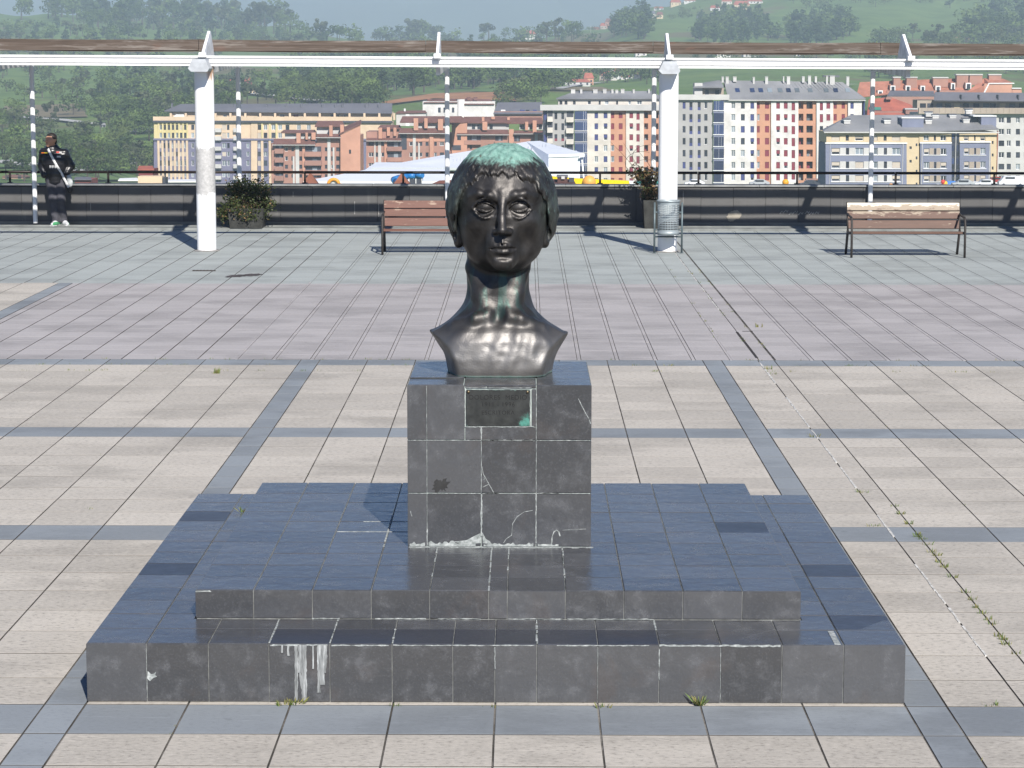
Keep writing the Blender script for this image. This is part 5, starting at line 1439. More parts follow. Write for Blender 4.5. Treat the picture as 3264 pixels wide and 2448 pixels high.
S_BLUE = flat('blue_shutter', (.045, .055, .17), .7); S_RED = flat('wine_shutter', (.20, .028, .045), .7); S_TAN = flat('beige_shutter', (.48, .42, .35), .7); F_WHITE = flat('white_frame', (.75, .75, .74), .6); F_DARK = flat('dark_frame', (.06, .06, .07), .6)
METAL = flat('aerial_metal', (.45, .45, .46), .5)
WMESH = {}
def window_mesh(w, h, kind):
    w, h = max(.3, round(w * 5) / 5), max(.3, round(h * 5) / 5); key = (w, h, kind)
    if key in WMESH: return WMESH[key]
    m = MB(); fr = 0; e = .09
    m.box((-w / 2, -.03, -h / 2), (-w / 2 + e, .06, h / 2), 0); m.box((w / 2 - e, -.03, -h / 2), (w / 2, .06, h / 2), 0)
    m.box((-w / 2 + e, -.03, -h / 2), (w / 2 - e, .06, -h / 2 + e), 0); m.box((-w / 2 + e, -.03, h / 2 - e), (w / 2 - e, .06, h / 2), 0)
    if kind[0] == 'w' and w > .9: m.box((-.05, -.032, -h / 2 + e), (.05, .05, h / 2 - e), 0)
    m.add([(-w / 2 + e, .02, -h / 2 + e), (w / 2 - e, .02, -h / 2 + e), (w / 2 - e, .02, h / 2 - e), (-w / 2 + e, .02, h / 2 - e)], [(0, 1, 2, 3)], 1)
    sh = {'b': 1, 'r': 1, 't': 1}.get(kind[-1], 0) if len(kind) > 1 else 0
    if kind in ('db', 'wb', 'dr', 'wr', 'wt', 'dt'):
        m.box((-w / 2 + e * .4, -.07, -h / 2 + .02), (w / 2 - e * .4, -.035, h / 2 - .02), 2)
    if kind in ('hb', 'hr', 'ht'): m.box((-w / 2 + e * .4, -.07, -h * .08), (w / 2 - e * .4, -.035, h / 2 - .02), 2)
    if kind in ('dB', 'dR'): m.box((-w / 2, -.16, -h / 2), (w / 2, -.12, -h * .12), 2)          # coloured rail panel
    mats = [F_WHITE if kind[0] in 'wh' else F_DARK, G_PALE if kind == 'wp' else G_DARK, {'b': S_BLUE, 'r': S_RED, 't': S_TAN, 'B': S_BLUE, 'R': S_RED}.get(kind[-1], S_TAN)]
    WMESH[key] = m.mesh('window', mats); return WMESH[key]
class Block:
    """One building; faces are measured in picture pixels on the plane y = Y, everything is real size there."""
    def __init__(s, name, label, cat, Y, conv, x0, x1, ybot, group=None):
        s.Y = Y; s.c = conv; s.x0, s.x1, s.yb = x0, x1, ybot
        o = s.w((x0 + x1) / 2, ybot); s.o = o; s.root = thing(name, label, cat, o, 0, group)
    def w(s, x, y, dy=0):
        px, py = s.c(x, y); return at(px, py, s.Y + dy)
    def p(s, x, y, dy=0): return s.w(x, y, dy) - s.o
    def box(s, name, x0, y0, x1, y1, d0, d1, mat):
        a, b = s.p(x0, y1, 0), s.p(x1, y0, 0); return MB().box((a.x, d0, a.z), (b.x, d1, b.z)).build(name, mat, s.root)
    def seen(s, name, x0, y0, x1, y1, d0, d1, mat):
        """Box whose front, d0 behind the plane, is seen at these pixels."""
        a, b = s.p(x0, y1, d0), s.p(x1, y0, d0); return MB().box((a.x, d0, a.z), (b.x, d1, b.z)).build(name, mat, s.root)
    def poly(s, name, faces, mat, thick=0):
        m = MB()
        for f in faces:
            V = [s.p(*v) for v in f]; n = len(V)
            if thick:
                nr = (V[1] - V[0]).cross(V[2] - V[0]).normalized() * thick; m.add([v + nr for v in V] + V, [tuple(range(n)), tuple(reversed(range(n, 2 * n)))] + [(i, n + i, n + (i + 1) % n, (i + 1) % n) for i in range(n)])
            else: m.add(V, [tuple(range(n))])
        return m.build(name, mat, s.root)
    def wall(s, x0, y0, x1, y1, holes, mat, d=0, depth=10, reveal=.3, name='wall'):
        """Front wall with real openings, and the body of the building behind it."""
        xs = sorted({x0, x1, *[h[0] for h in holes], *[h[2] for h in holes]}); ys = sorted({y0, y1, *[h[1] for h in holes], *[h[3] for h in holes]})
        P = [[s.p(x, y) for x in xs] for y in ys]; m = MB()
        def inside(cx, cy): return any(h[0] < cx < h[2] and h[1] < cy < h[3] for h in holes)
        for j in range(len(ys) - 1):
            for i in range(len(xs) - 1):
                if inside((xs[i] + xs[i + 1]) / 2, (ys[j] + ys[j + 1]) / 2): continue
                q = [P[j + 1][i], P[j + 1][i + 1], P[j][i + 1], P[j][i]]; m.add([(v.x, d, v.z) for v in q], [(0, 1, 2, 3)])
        for (hx0, hy0, hx1, hy1) in [h[:4] for h in holes]:
            a, b = s.p(hx0, hy1), s.p(hx1, hy0); c = [(a.x, a.z), (b.x, a.z), (b.x, b.z), (a.x, b.z)]
            for k in range(4):
                (u0, v0), (u1, v1) = c[k], c[(k + 1) % 4]; m.add([(u0, d, v0), (u0, d + reveal, v0), (u1, d + reveal, v1), (u1, d, v1)], [(0, 1, 2, 3)])
        a, b = s.p(x0, y1), s.p(x1, y0)
        V = [(a.x, d, a.z), (b.x, d, a.z), (b.x, d, b.z), (a.x, d, b.z), (a.x, d + depth, a.z), (b.x, d + depth, a.z), (b.x, d + depth, b.z), (a.x, d + depth, b.z)]
        m.add(V, [(0, 4, 5, 1), (1, 5, 6, 2), (2, 6, 7, 3), (3, 7, 4, 0), (4, 7, 6, 5)])
        return m.build(name, mat, s.root)
    def win(s, x0, y0, x1, y1, kind, d=0, reveal=.2):
        a, b = s.p(x0, y1), s.p(x1, y0); w, h = abs(b.x - a.x), abs(b.z - a.z); me = window_mesh(w, h, kind)
        kw, kh = max(.3, round(w * 5) / 5), max(.3, round(h * 5) / 5)
        obj('window', me, s.root, ((a.x + b.x) / 2, d + reveal, (a.z + b.z) / 2), None, (w / kw, 1, h / kh))
    def facade(s, x0, y0, x1, y1, mat, cols, rows, d=0, depth=10, reveal=.3, name='wall'):
        """cols: (xa, xb, kinds[, extra height]); rows: (ya, yb)."""
        holes = []; W = []
        for (ya, yb) in rows:
            for c in cols:
                e = c[3] if len(c) > 3 else 0; holes.append((c[0], ya, c[1], yb + e)); W.append((c[0], ya, c[1], yb + e, random.choice(c[2])))
        s.wall(x0, y0, x1, y1, holes, mat, d, depth, reveal, name)
        for (a, b, c, e, k) in W: s.win(a, b, c, e, k, d, reveal - .08)
    def loggia(s, x0, y0, x1, y1, mat, opens, rows, d=0, depth=10):
        """Deep open balconies with a dark room behind."""
        holes = [(a, r0, b, r1) for (r0, r1) in rows for (a, b) in opens]; s.wall(x0, y0, x1, y1, holes, mat, d, depth, 1.6)
        for (a, r0, b, r1) in holes:
            a_, b_ = s.p(a, r1), s.p(b, r0); m = MB(); m.box((a_.x, d + 1.5, a_.z), (b_.x, d + 1.58, b_.z), 0)
            w = b_.x - a_.x; m.box((a_.x + w * .15, d + 1.42, a_.z), (a_.x + w * .6, d + 1.5, b_.z - .5), 1)
            m.build('balcony_door', [W_DARK if random.random() < .7 else mat, random.choice([G_DARK, G_PALE, S_RED])], s.root)
    def chimneys(s, L, mat, d=5):
        for (x0, x1, y0, y1) in L:
            s.seen('chimney', x0, y0, x1, y1, d, d + .9, mat); s.seen('chimney_cap', x0 - 2, y0 - 6, x1 + 2, y0, d - .1, d + 1, mat)
def conv(x0, y0, w): 
    k = w / 2212; return lambda x, y: ((x0 + x * k) / SCALE, (y0 + y * k) / SCALE)
Z1 = conv(440, 280, 700); Z2 = conv(1140, 280, 620); Z3 = conv(1680, 220, 560); Z4 = conv(2120, 220, 600); Z5 = conv(2580, 200, 684); Z6 = conv(1000, 0, 1200); ZD = lambda x, y: (x, y)

# --- A: white and orange block with the long grey roof
b = Block('apartment_block', 'long white and orange apartment block under a grey mansard roof with skylights', 'apartment block', 572, Z4, 140, 2345, 1450)
rows = [(390 + 140.5 * k, 466 + 140.5 * k) for k in range(7)]
b.facade(140, 362, 560, 1450, W_GREY, [(206, 240, ['d', 'd', 'db']), (286, 322, ['dB'], 18), (383, 418, ['dB'], 18), (460, 498, ['d', 'wd'])], rows, 0, 14)
b.facade(690, 372, 1076, 1450, W_WHITE, [(778, 824, ['wp', 'wp', 'db']), (890, 936, ['db', 'wp', 'd']), (1002, 1046, ['wb', 'db', 'hb'])], rows, 0, 14)
b.facade(1076, 372, 1246, 1450, W_ORANGE, [(1082, 1114, ['dr', 'dr', 'wp']), (1176, 1224, ['dr', 'hr', 'dr'])], rows, .5, 13.5)
b.facade(1246, 372, 1566, 1450, W_WHITE, [(1306, 1350, ['dr', 'dr', 'hr']), (1396, 1440, ['dr', 'dr', 'hr']), (1487, 1527, ['dR', 'dr', 'dr'], 20)], rows, 0, 14)
b.loggia(1566, 372, 1780, 1450, W_ORANGE, [(1572, 1628), (1664, 1738)], [(a - 4, c + 2) for a, c in rows], .5, 13.5)
b.facade(1780, 372, 1976, 1450, W_WHITE, [(1818, 1856, ['dr', 'dR'], 20), (1896, 1940, ['dr'])], rows, 0, 14)
b.facade(1976, 372, 2150, 1450, W_ORANGE, [(1984, 2020, ['dr']), (2078, 2116, ['dr'])], rows, .5, 13.5)
b.facade(2150, 372, 2312, 1450, W_WHITE, [(2178, 2216, ['db', 'd'])], rows, 0, 14); b.box('wall', 2312, 372, 2348, 1450, .02, 14, S_BLUE)
for k in range(7):                                         # glazed corner bay
    y = 376 + 140.5 * k; b.box('bay_glass', 566, y, 688, y + 108, -.9, 0, G_BLUE); b.box('bay_slab', 560, y + 108, 692, y + 116, -1.1, 0, F_WHITE); b.box('bay_panel', 564, y + 116, 690, y + 140, -.92, 0, W_BLUE)
    for q_ in range(5): b.box('mullion', 566 + q_ * 30, y, 569 + q_ * 30, y + 108, -.96, -.9, F_DARK if random.random() < .6 else F_WHITE)
b.box('downpipe', 338, 372, 346, 1400, -.12, 0, W_PALE)
b.box('terrace_parapet', 130, 300, 752, 362, -.9, .2, W_PALE)
b.seen('penthouse', 345, 165, 440, 312, 3, 8, W_PALE); b.seen('penthouse', 440, 225, 690, 312, 4, 10, W_TAUPE); b.poly('penthouse_roof', [[(330, 225, 2), (690, 222, 2), (650, 140, 8), (470, 165, 8)]], R_GREY, .25)
for x in (470, 590): b.seen('window', x, 245, x + 45, 300, 3.9, 4, G_DARK)
b.poly('roof', [[(742, 366, -.6), (2352, 358, -.6), (2085, 160, 8), (690, 140, 8)], [(690, 140, 8), (2085, 160, 8), (2085, 215, 16), (690, 215, 16)], [(2352, 358, -.6), (2362, 358, 14), (2085, 160, 8)]], R_GREY, .15)
for k in range(34):
    x = 760 + k * 46; f = lambda y: -.6 + 8.6 * (366 - y) / 216
    xt = 690 + (x - 742) * (1395 / 1610); b.poly('roof_seam', [[(x, 362, f(362) - .12), (x + 4, 362, f(362) - .12), (xt + 4, 150, f(150) - .12), (xt, 150, f(150) - .12)]], R_GREY, .08)
b.box('gutter', 740, 362, 2352, 372, -.75, -.45, W_PALE)
for x, mt in [(850, G_BLUE), (1025, G_BLUE), (1125, G_BLUE), (1230, G_PALE), (1352, G_PALE), (1450, G_BLUE), (1552, G_PALE), (1706, G_PALE), (1894, G_PALE), (2005, G_BLUE), (2146, G_PALE)]:
    y = 250; b.poly('skylight', [[(x - 22, y + 24, f(y + 24) - .3), (x + 30, y + 24, f(y + 24) - .3), (x + 20, y - 20, f(y - 20) - .3), (x - 32, y - 20, f(y - 20) - .3)]], mt, .14)
b.chimneys([(712, 748, 95, 200), (665, 690, 95, 160), (1030, 1054, 100, 200), (1176, 1210, 95, 195), (1430, 1470, 92, 205), (1385, 1400, 92, 160), (1680, 1715, 85, 210), (1610, 1640, 92, 160), (1760, 1785, 92, 160), (1890, 1915, 85, 200), (1935, 1995, 85, 205), (2130, 2165, 95, 200), (800, 840, 95, 150)], W_PALE, 6.5)
b.seen('roof_house', 1860, 75, 2050, 96, 7, 9, R_SLATE)

# --- B: cream and orange block left of the right column
b = Block('apartment_block', 'cream and orange apartment block with dark blue glass bay and white balconies', 'apartment block', 612, Z3, 200, 1700, 1500)
rows = [(546 + 138 * k, 620 + 138 * k) for k in range(7)]
b.facade(256, 520, 590, 1500, W_GREY, [(345, 381, ['d', 'dR'], 12), (432, 467, ['d', 'dR'], 12)], rows, 0, 14)
b.facade(200, 520, 256, 1500, W_DARK, [(212, 248, ['db', 'd'], 24)], rows, .3, 14)
for (a, y) in rows:
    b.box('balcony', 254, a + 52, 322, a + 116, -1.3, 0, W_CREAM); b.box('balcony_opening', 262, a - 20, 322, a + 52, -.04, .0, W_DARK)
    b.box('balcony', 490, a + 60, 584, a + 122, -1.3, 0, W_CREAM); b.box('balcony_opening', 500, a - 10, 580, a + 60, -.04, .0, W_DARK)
    b.box('bay_glass', 600, a - 16, 756, a + 88, -.8, 0, G_BLUE); b.box('bay_slab', 596, a + 88, 758, a + 96, -1, 0, W_PALE); b.box('bay_panel', 598, a + 96, 757, a + 122, -.85, 0, W_BLUE)
    for q_ in range(5): b.box('mullion', 625 + q_ * 28, a - 16, 628 + q_ * 28, a + 88, -.86, -.8, F_DARK if q_ < 3 else F_WHITE)
b.facade(757, 520, 1052, 1500, W_CREAM, [(850, 894, ['db', 'db', 'wp']), (965, 1012, ['db', 'wp', 'hb'])], rows, 0, 14)
b.facade(1052, 520, 1246, 1500, W_ORANGE, [(1058, 1098, ['dr', 'dr', 'wp']), (1155, 1203, ['dr', 'dr'])], rows, .4, 13.6)
b.facade(1246, 520, 1470, 1500, W_CREAM, [(1289, 1335, ['dr', 'dr', 'hr']), (1377, 1418, ['dr', 'dR', 'dr'], 18)], rows, 0, 14)
b.loggia(1470, 520, 1705, 1500, W_ORANGE, [(1476, 1525), (1600, 1655)], rows, .4, 13.6)
b.box('terrace_parapet', 165, 452, 1720, 520, -1.1, .3, W_PALE)
ar = [(400, 450)]
b.facade(395, 386, 1720, 454, W_CREAM, [(410, 446, ['d']), (474, 510, ['d']), (580, 614, ['d']), (765, 808, ['wd', 'wp']), (905, 930, ['d']), (985, 1030, ['wp']), (1125, 1150, ['d']), (1280, 1312, ['wp']), (1390, 1450, ['wp'])], ar, 2.2, 10)
b.poly('roof', [[(370, 382, 1.4), (1740, 382, 1.4), (1560, 285, 8), (600, 290, 8)], [(370, 382, 1.4), (600, 290, 8), (370, 375, 13)], [(600, 290, 8), (1560, 285, 8), (1740, 380, 14), (370, 380, 14)]], R_GREY, .2)
b.chimneys([(553, 606, 262, 370), (668, 696, 258, 330), (832, 888, 262, 365), (955, 1000, 258, 345), (1062, 1088, 262, 320), (1112, 1146, 268, 345), (1180, 1226, 258, 345), (1330, 1356, 262, 365), (1525, 1545, 258, 320)], W_PALE, 6)

# --- C: blue-grey block at the right, in front
b = Block('apartment_block', 'low blue-grey and yellow apartment block with a wide grey roof at the right', 'apartment block', 478, Z5, 165, 1928, 1320)
rws = [(880, 946), (1020, 1086), (1160, 1222)]; top = [(746, 804)]
L = [(226, 312, ['wt', 'wp', 'ht']), (374, 406, ['d']), (470, 556, ['wp', 'wt', 'ht']), (620, 702, ['wp', 'wt']), (765, 796, ['d']), (850, 936, ['wp', 'ht', 'wt'])]
b.facade(175, 715, 1000, 826, W_SAND, L, top, .0, 13); b.facade(165, 832, 1000, 1320, W_BLUE, L, rws, -.3, 13.3)
b.box('gutter', 160, 822, 1006, 834, -.5, -.28, F_WHITE)
for r0, r1 in rws:
    holes = [(c[0], c[1]) for c in L]; x = 222
    for (a, c_) in holes + [(938, 938)]:
        if a - x > 4: b.box('pale_panel', x, r0 - 4, a, r1 + 2, -.36, -.29, W_PALE)
        x = c_
    b.box('sill_band', 220, r1 + 2, 940, r1 + 8, -.44, -.29, F_WHITE)
b.facade(1000, 715, 1132, 1320, W_SAND, [(1033, 1056, ['d'])], [(862, 890), (1002, 1030)], .2, 12.8); 
for (r0, r1) in [(832, 858), (966, 994), (1104, 1130), (1236, 1262)]: b.box('window', 1098, r0, 1115, r1, .14, .2, G_DARK)
R_ = [(1176, 1232, ['wp', 'ht']), (1282, 1304, ['d']), (1350, 1410, ['wd', 'ht']), (1590, 1642, ['wp', 'ht']), (1697, 1713, ['d']), (1760, 1814, ['wp', 'ht'])]
b.facade(1132, 715, 1464, 826, W_SAND, R_[:3], top, 0, 13); b.facade(1546, 715, 1866, 826, W_SAND, R_[3:], top, 0, 13)
b.facade(1140, 832, 1464, 1320, W_BLUE, R_[:3], [(a + 4, c_ + 2) for a, c_ in rws], -.3, 13.3); b.facade(1546, 832, 1864, 1320, W_BLUE, R_[3:], [(a - 2, c_ - 4) for a, c_ in rws], -.3, 13.3)
b.box('gutter', 1136, 818, 1464, 832, -.5, -.28, F_WHITE); b.box('gutter', 1546, 808, 1868, 822, -.5, -.28, F_WHITE)
for (x0, x1) in ((1234, 1280), (1306, 1348), (1644, 1695), (1715, 1758)):
    for r0, r1 in rws: b.box('taupe_panel', x0, r0, x1, r1, -.35, -.29, W_TAUPE)
for r0, r1 in rws:
    for (x0, x1) in ((1168, 1415), (1584, 1820)): b.box('sill_band', x0, r1 + 3, x1, r1 + 9, -.44, -.29, F_WHITE)
b.wall(1464, 712, 1546, 1320, [], W_DARK, .1, 12.9)
for (x0, x1) in ((1468, 1492), (1518, 1540)):
    for k in range(9): b.box('stair_window', x0, 720 + k * 66, x1, 720 + k * 66 + (40 if k % 2 else 58), .02, .1, G_DARK if k % 2 else G_BLUE)
b.box('stair_mullion', 1498, 712, 1508, 1320, -.2, .1, W_PALE)
b.facade(1866, 715, 1930, 1320, W_SAND, [(1880, 1898, ['d'])], [(806, 838), (936, 966), (1070, 1102)], 0, 13)
b.box('side_trim', 1930, 700, 1937, 1320, .0, .5, flat('rust_trim', (.30, .11, .06)))
for x in (205, 955, 1152, 1848): b.box('downpipe', x, 834, x + 6, 1300, -.42, -.3, W_PALE)
b.poly('roof', [[(145, 714, -.9), (1190, 714, -.9), (1190, 545, 7.5), (425, 548, 7.5)], [(1190, 714, -.9), (1950, 692, -.9), (1700, 538, 7.5), (1190, 545, 7.5)], [(145, 714, -.9), (425, 548, 7.5), (145, 690, 15)], [(425, 548, 7.5), (1190, 545, 7.5), (1700, 538, 7.5), (1950, 690, 15), (145, 700, 15)], [(1950, 692, -.9), (1950, 690, 15), (1700, 538, 7.5)]], R_GREY, .18)
b.box('gutter', 145, 712, 1950, 722, -1.1, -.8, W_PALE)
b.seen('roof_house', 955, 572, 1178, 694, 1.0, 7, W_BLUE); b.seen('roof_house_trim', 950, 562, 1182, 573, .8, 7, F_WHITE)
b.seen('roof_house', 1770, 552, 1928, 664, 1.5, 7, W_BLUE); b.seen('roof_house_trim', 1690, 544, 1932, 555, 1.3, 7, F_WHITE)
for (x, y) in [(388, 605), (803, 605), (1228, 606), (1300, 556), (1478, 556), (1618, 598), (1232, 530), (1645, 502)]:
    d = 2.5 if y > 580 else 5.5; b.seen('roof_vent', x - 30, y - 8, x + 34, y + 26, d, d + 1.4, W_PALE); b.seen('vent_band', x - 34, y - 22, x + 38, y - 6, d - .1, d + 1.5, F_WHITE); b.seen('vent_cap', x - 40, y - 30, x + 42, y - 21, d - .3, d + 1.7, R_SLATE)

# --- D: grey block with the dark attic at the right edge
b = Block('apartment_block', 'grey apartment block with brown balcony band and dark attic at the right edge', 'apartment block', 560, Z5, 1100, 2420, 1320)
rows = [(562 + 120 * k, 620 + 120 * k) for k in range(6)]
b.facade(1110, 520, 2420, 1320, W_PALE, [(1950, 2008, ['d', 'wd']), (2034, 2076, ['wd', 'd']), (2128, 2170, ['wp', 'd']), (2212, 2254, ['d', 'wp']), (2300, 2345, ['d'])], rows, 0, 14)
b.box('balcony_band', 1118, 466, 2420, 524, -1.3, 0, W_TAUPE)
for k in range(22): b.box('band_joint', 1150 + k * 60, 468, 1152 + k * 60, 516, -1.36, -1.3, F_DARK)
b.seen('attic_wall', 1110, 385, 2420, 470, 2.2, 9, W_TAUPE)
for k, x in enumerate((1140, 1215, 1310, 1400, 1490, 1580, 1690, 1790, 1860, 1960, 2060, 2160, 2260)): b.seen('attic_window', x, 418, x + 62, 466, 2.1, 2.2, [G_DARK, W_DARK, G_PALE, G_DARK, W_SAND][k % 5])
b.poly('attic_roof', [[(800, 350, 1), (1290, 350, 1), (1280, 305, 5), (830, 300, 5)], [(1280, 398, .2), (2420, 408, .2), (2420, 322, 3), (1290, 312, 3)]], R_SLATE, .3)
for x in (1560, 1745, 1940, 2150): b.seen('roof_step', x, 330, x + 14, 398, .3, 3, W_DARK)

# --- E: brick-red roofs behind
b = Block('brick_building', 'brick-red building with wide chimneys and white dormers above the dark attic', 'building', 660, Z5, 490, 2200, 560)
b.wall(800, 285, 2190, 560, [], W_BRICK, 0, 12)
b.poly('roof', [[(480, 365, -.5), (820, 330, -.5), (840, 195, 5), (520, 205, 5)], [(800, 330, -.6), (1640, 330, -.6), (1600, 165, 5), (830, 190, 5)]], R_BRICK, .2)
b.poly('gable_roof', [[(1590, 325, -1.2), (1800, 325, -1.2), (1850, 212, -1.2), (2110, 212, -1.2), (2000, 165, 3), (1800, 160, 3)]], R_BRICK, .2)
b.seen('gable', 1800, 215, 2090, 330, -1.3, 2, W_BRICKL); b.seen('gable', 2090, 265, 2185, 330, -1.2, 2, W_BRICKL)
b.poly('gable_trim', [[(1786, 325, -1.5), (1800, 325, -1.5), (1856, 218, -1.5), (1846, 208, -1.5)], [(1846, 208, -1.5), (1856, 218, -1.5), (2112, 216, -1.5), (2112, 207, -1.5)], [(2085, 258, -1.5), (2085, 267, -1.5), (2185, 267, -1.5), (2185, 258, -1.5)]], F_WHITE, .1)
for (x0, x1, y0, y1) in [(866, 940, 152, 300), (1000, 1112, 152, 290), (1275, 1430, 155, 250), (1515, 1640, 124, 300), (1650, 1785, 124, 230), (1850, 1980, 124, 190)]:
    b.seen('chimney', x0, y0, x1, y1, 1.5, 4, W_BRICK); b.seen('chimney_cap', x0 - 4, y0 - 8, x1 + 4, y0 + 4, 1.3, 4.2, W_PALE)
for (x0, x1, y0, y1) in [(835, 886, 236, 296), (992, 1042, 236, 300), (1145, 1192, 238, 300), (1300, 1352, 238, 302), (1460, 1502, 210, 272), (1612, 1668, 208, 268), (706, 756, 286, 350)]:
    b.seen('dormer', x0 - 8, y0 - 6, x1 + 8, y1, .2, 4, W_BRICK); b.seen('window_frame', x0, y0, x1, y1, .05, .2, F_WHITE); b.seen('window', x0 + 10, y0 + 10, x1 - 8, y1, 0.0, .05, G_DARK)
b = Block('red_roofed_building', 'low building with a broad dark red tiled roof beside the rightmost thin post', 'building', 600, Z5, 620, 1070, 560)
b.wall(620, 500, 1120, 560, [], W_BRICKD, 0, 10); b.poly('roof', [[(600, 545, -1), (1130, 545, -1), (1050, 440, 5), (840, 362, 7), (620, 380, 7)], [(600, 545, -1), (620, 380, 7), (600, 520, 13)]], R_RED, .2)
b.seen('awning', 620, 458, 740, 486, 1.2, 3, flat('green_awning', (.05, .22, .17))); b.seen('dormer', 630, 486, 745, 545, 1.0, 4, W_DARK); b.seen('chimney', 992, 480, 1110, 530, -1.5, 1, W_BRICKD); b.seen('chimney_cap', 985, 470, 1118, 482, -1.7, 1.2, W_PALE)
b.seen('chimney', 790, 355, 850, 378, 4, 6, W_BRICKD)

# --- F: yellow and purple block at the left
b = Block('apartment_block', 'long yellow and purple apartment block with a slate roof behind the left column', 'apartment block', 752, Z1, 160, 2560, 1010)
up = [(372, 424), (452, 506)]; dn = [(556, 608), (644, 690), (732, 786), (850, 900)]
cl = [(218 + 41 * k, 244 + 41 * k, ['wp', 'd', 'wp', 'wt']) for k in range(7)]
b.facade(160, 345, 502, 520, W_YELLOW, cl, up, 0, 12); b.facade(160, 520, 502, 1010, W_PURPLE, cl, dn, .05, 12)
for k in range(8): b.box('pilaster', 204 + 41 * k, 345, 216 + 41 * k, 518, -.4, 0, W_YELLOW); b.box('pilaster', 204 + 41 * k, 530, 216 + 41 * k, 1010, -.35, 0.05, W_PEACH)
b.facade(502, 345, 780, 520, W_PEACH, [(536, 566, ['wp', 'd']), (640, 670, ['d']), (720, 750, ['wp'])], up, 0, 12); b.facade(502, 520, 780, 1010, W_PURPLE, [(538, 566, ['wp', 'wd']), (640, 670, ['wp']), (720, 750, ['wd'])], dn, 0.05, 12)
b.facade(780, 345, 1140, 520, W_PEACH, [(846, 886, ['wp', 'wt', 'd']), (896, 920, ['wp', 'd']), (985, 1030, ['d'])], up, 0, 12); b.facade(780, 520, 1140, 1010, W_PURPLE, [(848, 888, ['wp', 'wt', 'wp']), (898, 922, ['d', 'wp']), (985, 1030, ['d']), (1094, 1120, ['wp'])], dn, 0.05, 12)
for (y0, y1) in up + dn:
    for x in (780, 964): b.box('balcony', x, y0 + 36, x + 62, y1 + 22, -1.2, 0, W_PALE)
b.wall(1140, 345, 1202, 1010, [], W_PEACH, -.3, 12)
cr = [(1206, 1240, ['wp', 'd', 'wt']), (1266, 1302, ['wp', 'd']), (1344, 1384, ['wp', 'd']), (1412, 1450, ['wp']), (1486, 1524, ['wp', 'd']), (1600, 1640, ['wp']), (1700, 1740, ['wp'])]
b.facade(1202, 345, 2560, 520, W_PEACH, cr, up, 0, 12); b.facade(1202, 520, 2560, 1010, W_PURPLE, cr[:5], dn, 0.05, 12)
for x in (1252, 1330, 1396): b.box('pilaster', x - 8, 345, x + 6, 520, -.35, 0, W_YELLOW); b.box('pilaster', x - 8, 530, x + 10, 1010, -.3, 0, W_PEACH)
b.box('cornice', 155, 512, 2560, 528, -.5, .0, W_PURPLE); b.box('cornice', 155, 332, 2560, 348, -.9, 0, W_DARK)
b.box('terrace_parapet', 155, 292, 2560, 334, -.8, .1, W_PEACH)
b.facade(310, 250, 2560, 300, W_PEACH, [(850, 886, ['wp']), (985, 1020, ['wp']), (1195, 1240, ['wd']), (1350, 1390, ['wp']), (1420, 1470, ['wp']), (1560, 1610, ['dr']), (1660, 1690, ['wd']), (1800, 1830, ['wd']), (1935, 1970, ['db']), (2000, 2025, ['wd']), (2066, 2096, ['wd'])], [(268, 298)], 2, 9)
for k in range(16): b.seen('attic_pier', 320 + k * 150, 255, 340 + k * 150, 325, .2, 2, W_PEACH)
b.poly('roof', [[(265, 240, .5), (2560, 262, .5), (2560, 160, 7), (430, 168, 7)], [(265, 240, .5), (430, 168, 7), (265, 236, 12)], [(430, 168, 7), (2560, 160, 7), (2560, 230, 13), (265, 236, 12)]], R_SLATE, .2)
b.chimneys([(334, 350, 160, 236), (940, 960, 168, 230), (1284, 1300, 168, 240), (1484, 1498, 160, 240), (1642, 1656, 160, 240), (1852, 1868, 160, 240), (1980, 1996, 160, 240), (2054, 2070, 160, 240), (2290, 2320, 158, 250), (2420, 2440, 158, 250)], R_SLATE, 3.5)
b.poly('terrace_awning', [[(350, 296, .3), (470, 296, .3), (460, 264, 2), (390, 264, 2)]], F_WHITE, .1)

# --- G: the brick blocks in the middle
def brick_block(label, Y, cv, x0, x1, ytop, ybot, rows, cols, balc, eaves, attic, piers, pale, roof):
    b = Block('brick_apartment_block', label, 'apartment block', Y, cv, x0, x1, ybot, 'terraced brick apartment blocks')
    b.facade(x0, ytop, x1, ybot, W_BRICK, cols, rows, 0, 13)
    for (a, c_, yy) in balc:
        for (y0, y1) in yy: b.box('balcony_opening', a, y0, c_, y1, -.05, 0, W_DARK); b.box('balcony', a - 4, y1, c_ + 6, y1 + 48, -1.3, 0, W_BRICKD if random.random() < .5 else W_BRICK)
        for (y0, y1) in yy: b.box('balcony_glass', a + (c_ - a) * .45, y0 + 10, a + (c_ - a) * .75, y1, -.12, -.05, G_PALE)
    for (a, c_, y0, y1) in eaves:
        b.poly('eave', [[(a, y1, -1.6), (c_, y1, -1.6), (c_ - 8, y0, 1.2), (a + 8, y0, 1.2)]], R_MAROON, .2); b.box('eave_gutter', a, y1 - 1, c_, y1 + 5, -1.75, -1.6, W_PALE)
    for (a, c_, y0, y1) in attic: b.seen('attic_wall', a, y0, c_, y1, 1.8, 7, W_PALE)
    for (a, c_, y0, y1, dd) in piers: b.box('brick_pier', a, y0, c_, y1, dd, dd + 1.3, W_BRICKL)
    for (a, c_, y0, y1) in pale: b.box('pale_strip', a, y0, c_, y1, -.22, 0, W_PALE)
    for (a, c_, y0, y1) in roof: b.poly('roof', [[(a, y1, .6), (c_, y1, .6), (c_ - 20, y0, 5.5), (a + 30, y0, 5.5)], [(a + 30, y0, 5.5), (c_ - 20, y0, 5.5), (c_, y1 - 6, 10), (a, y1 - 6, 10)]], R_MAROON, .2)
    return b
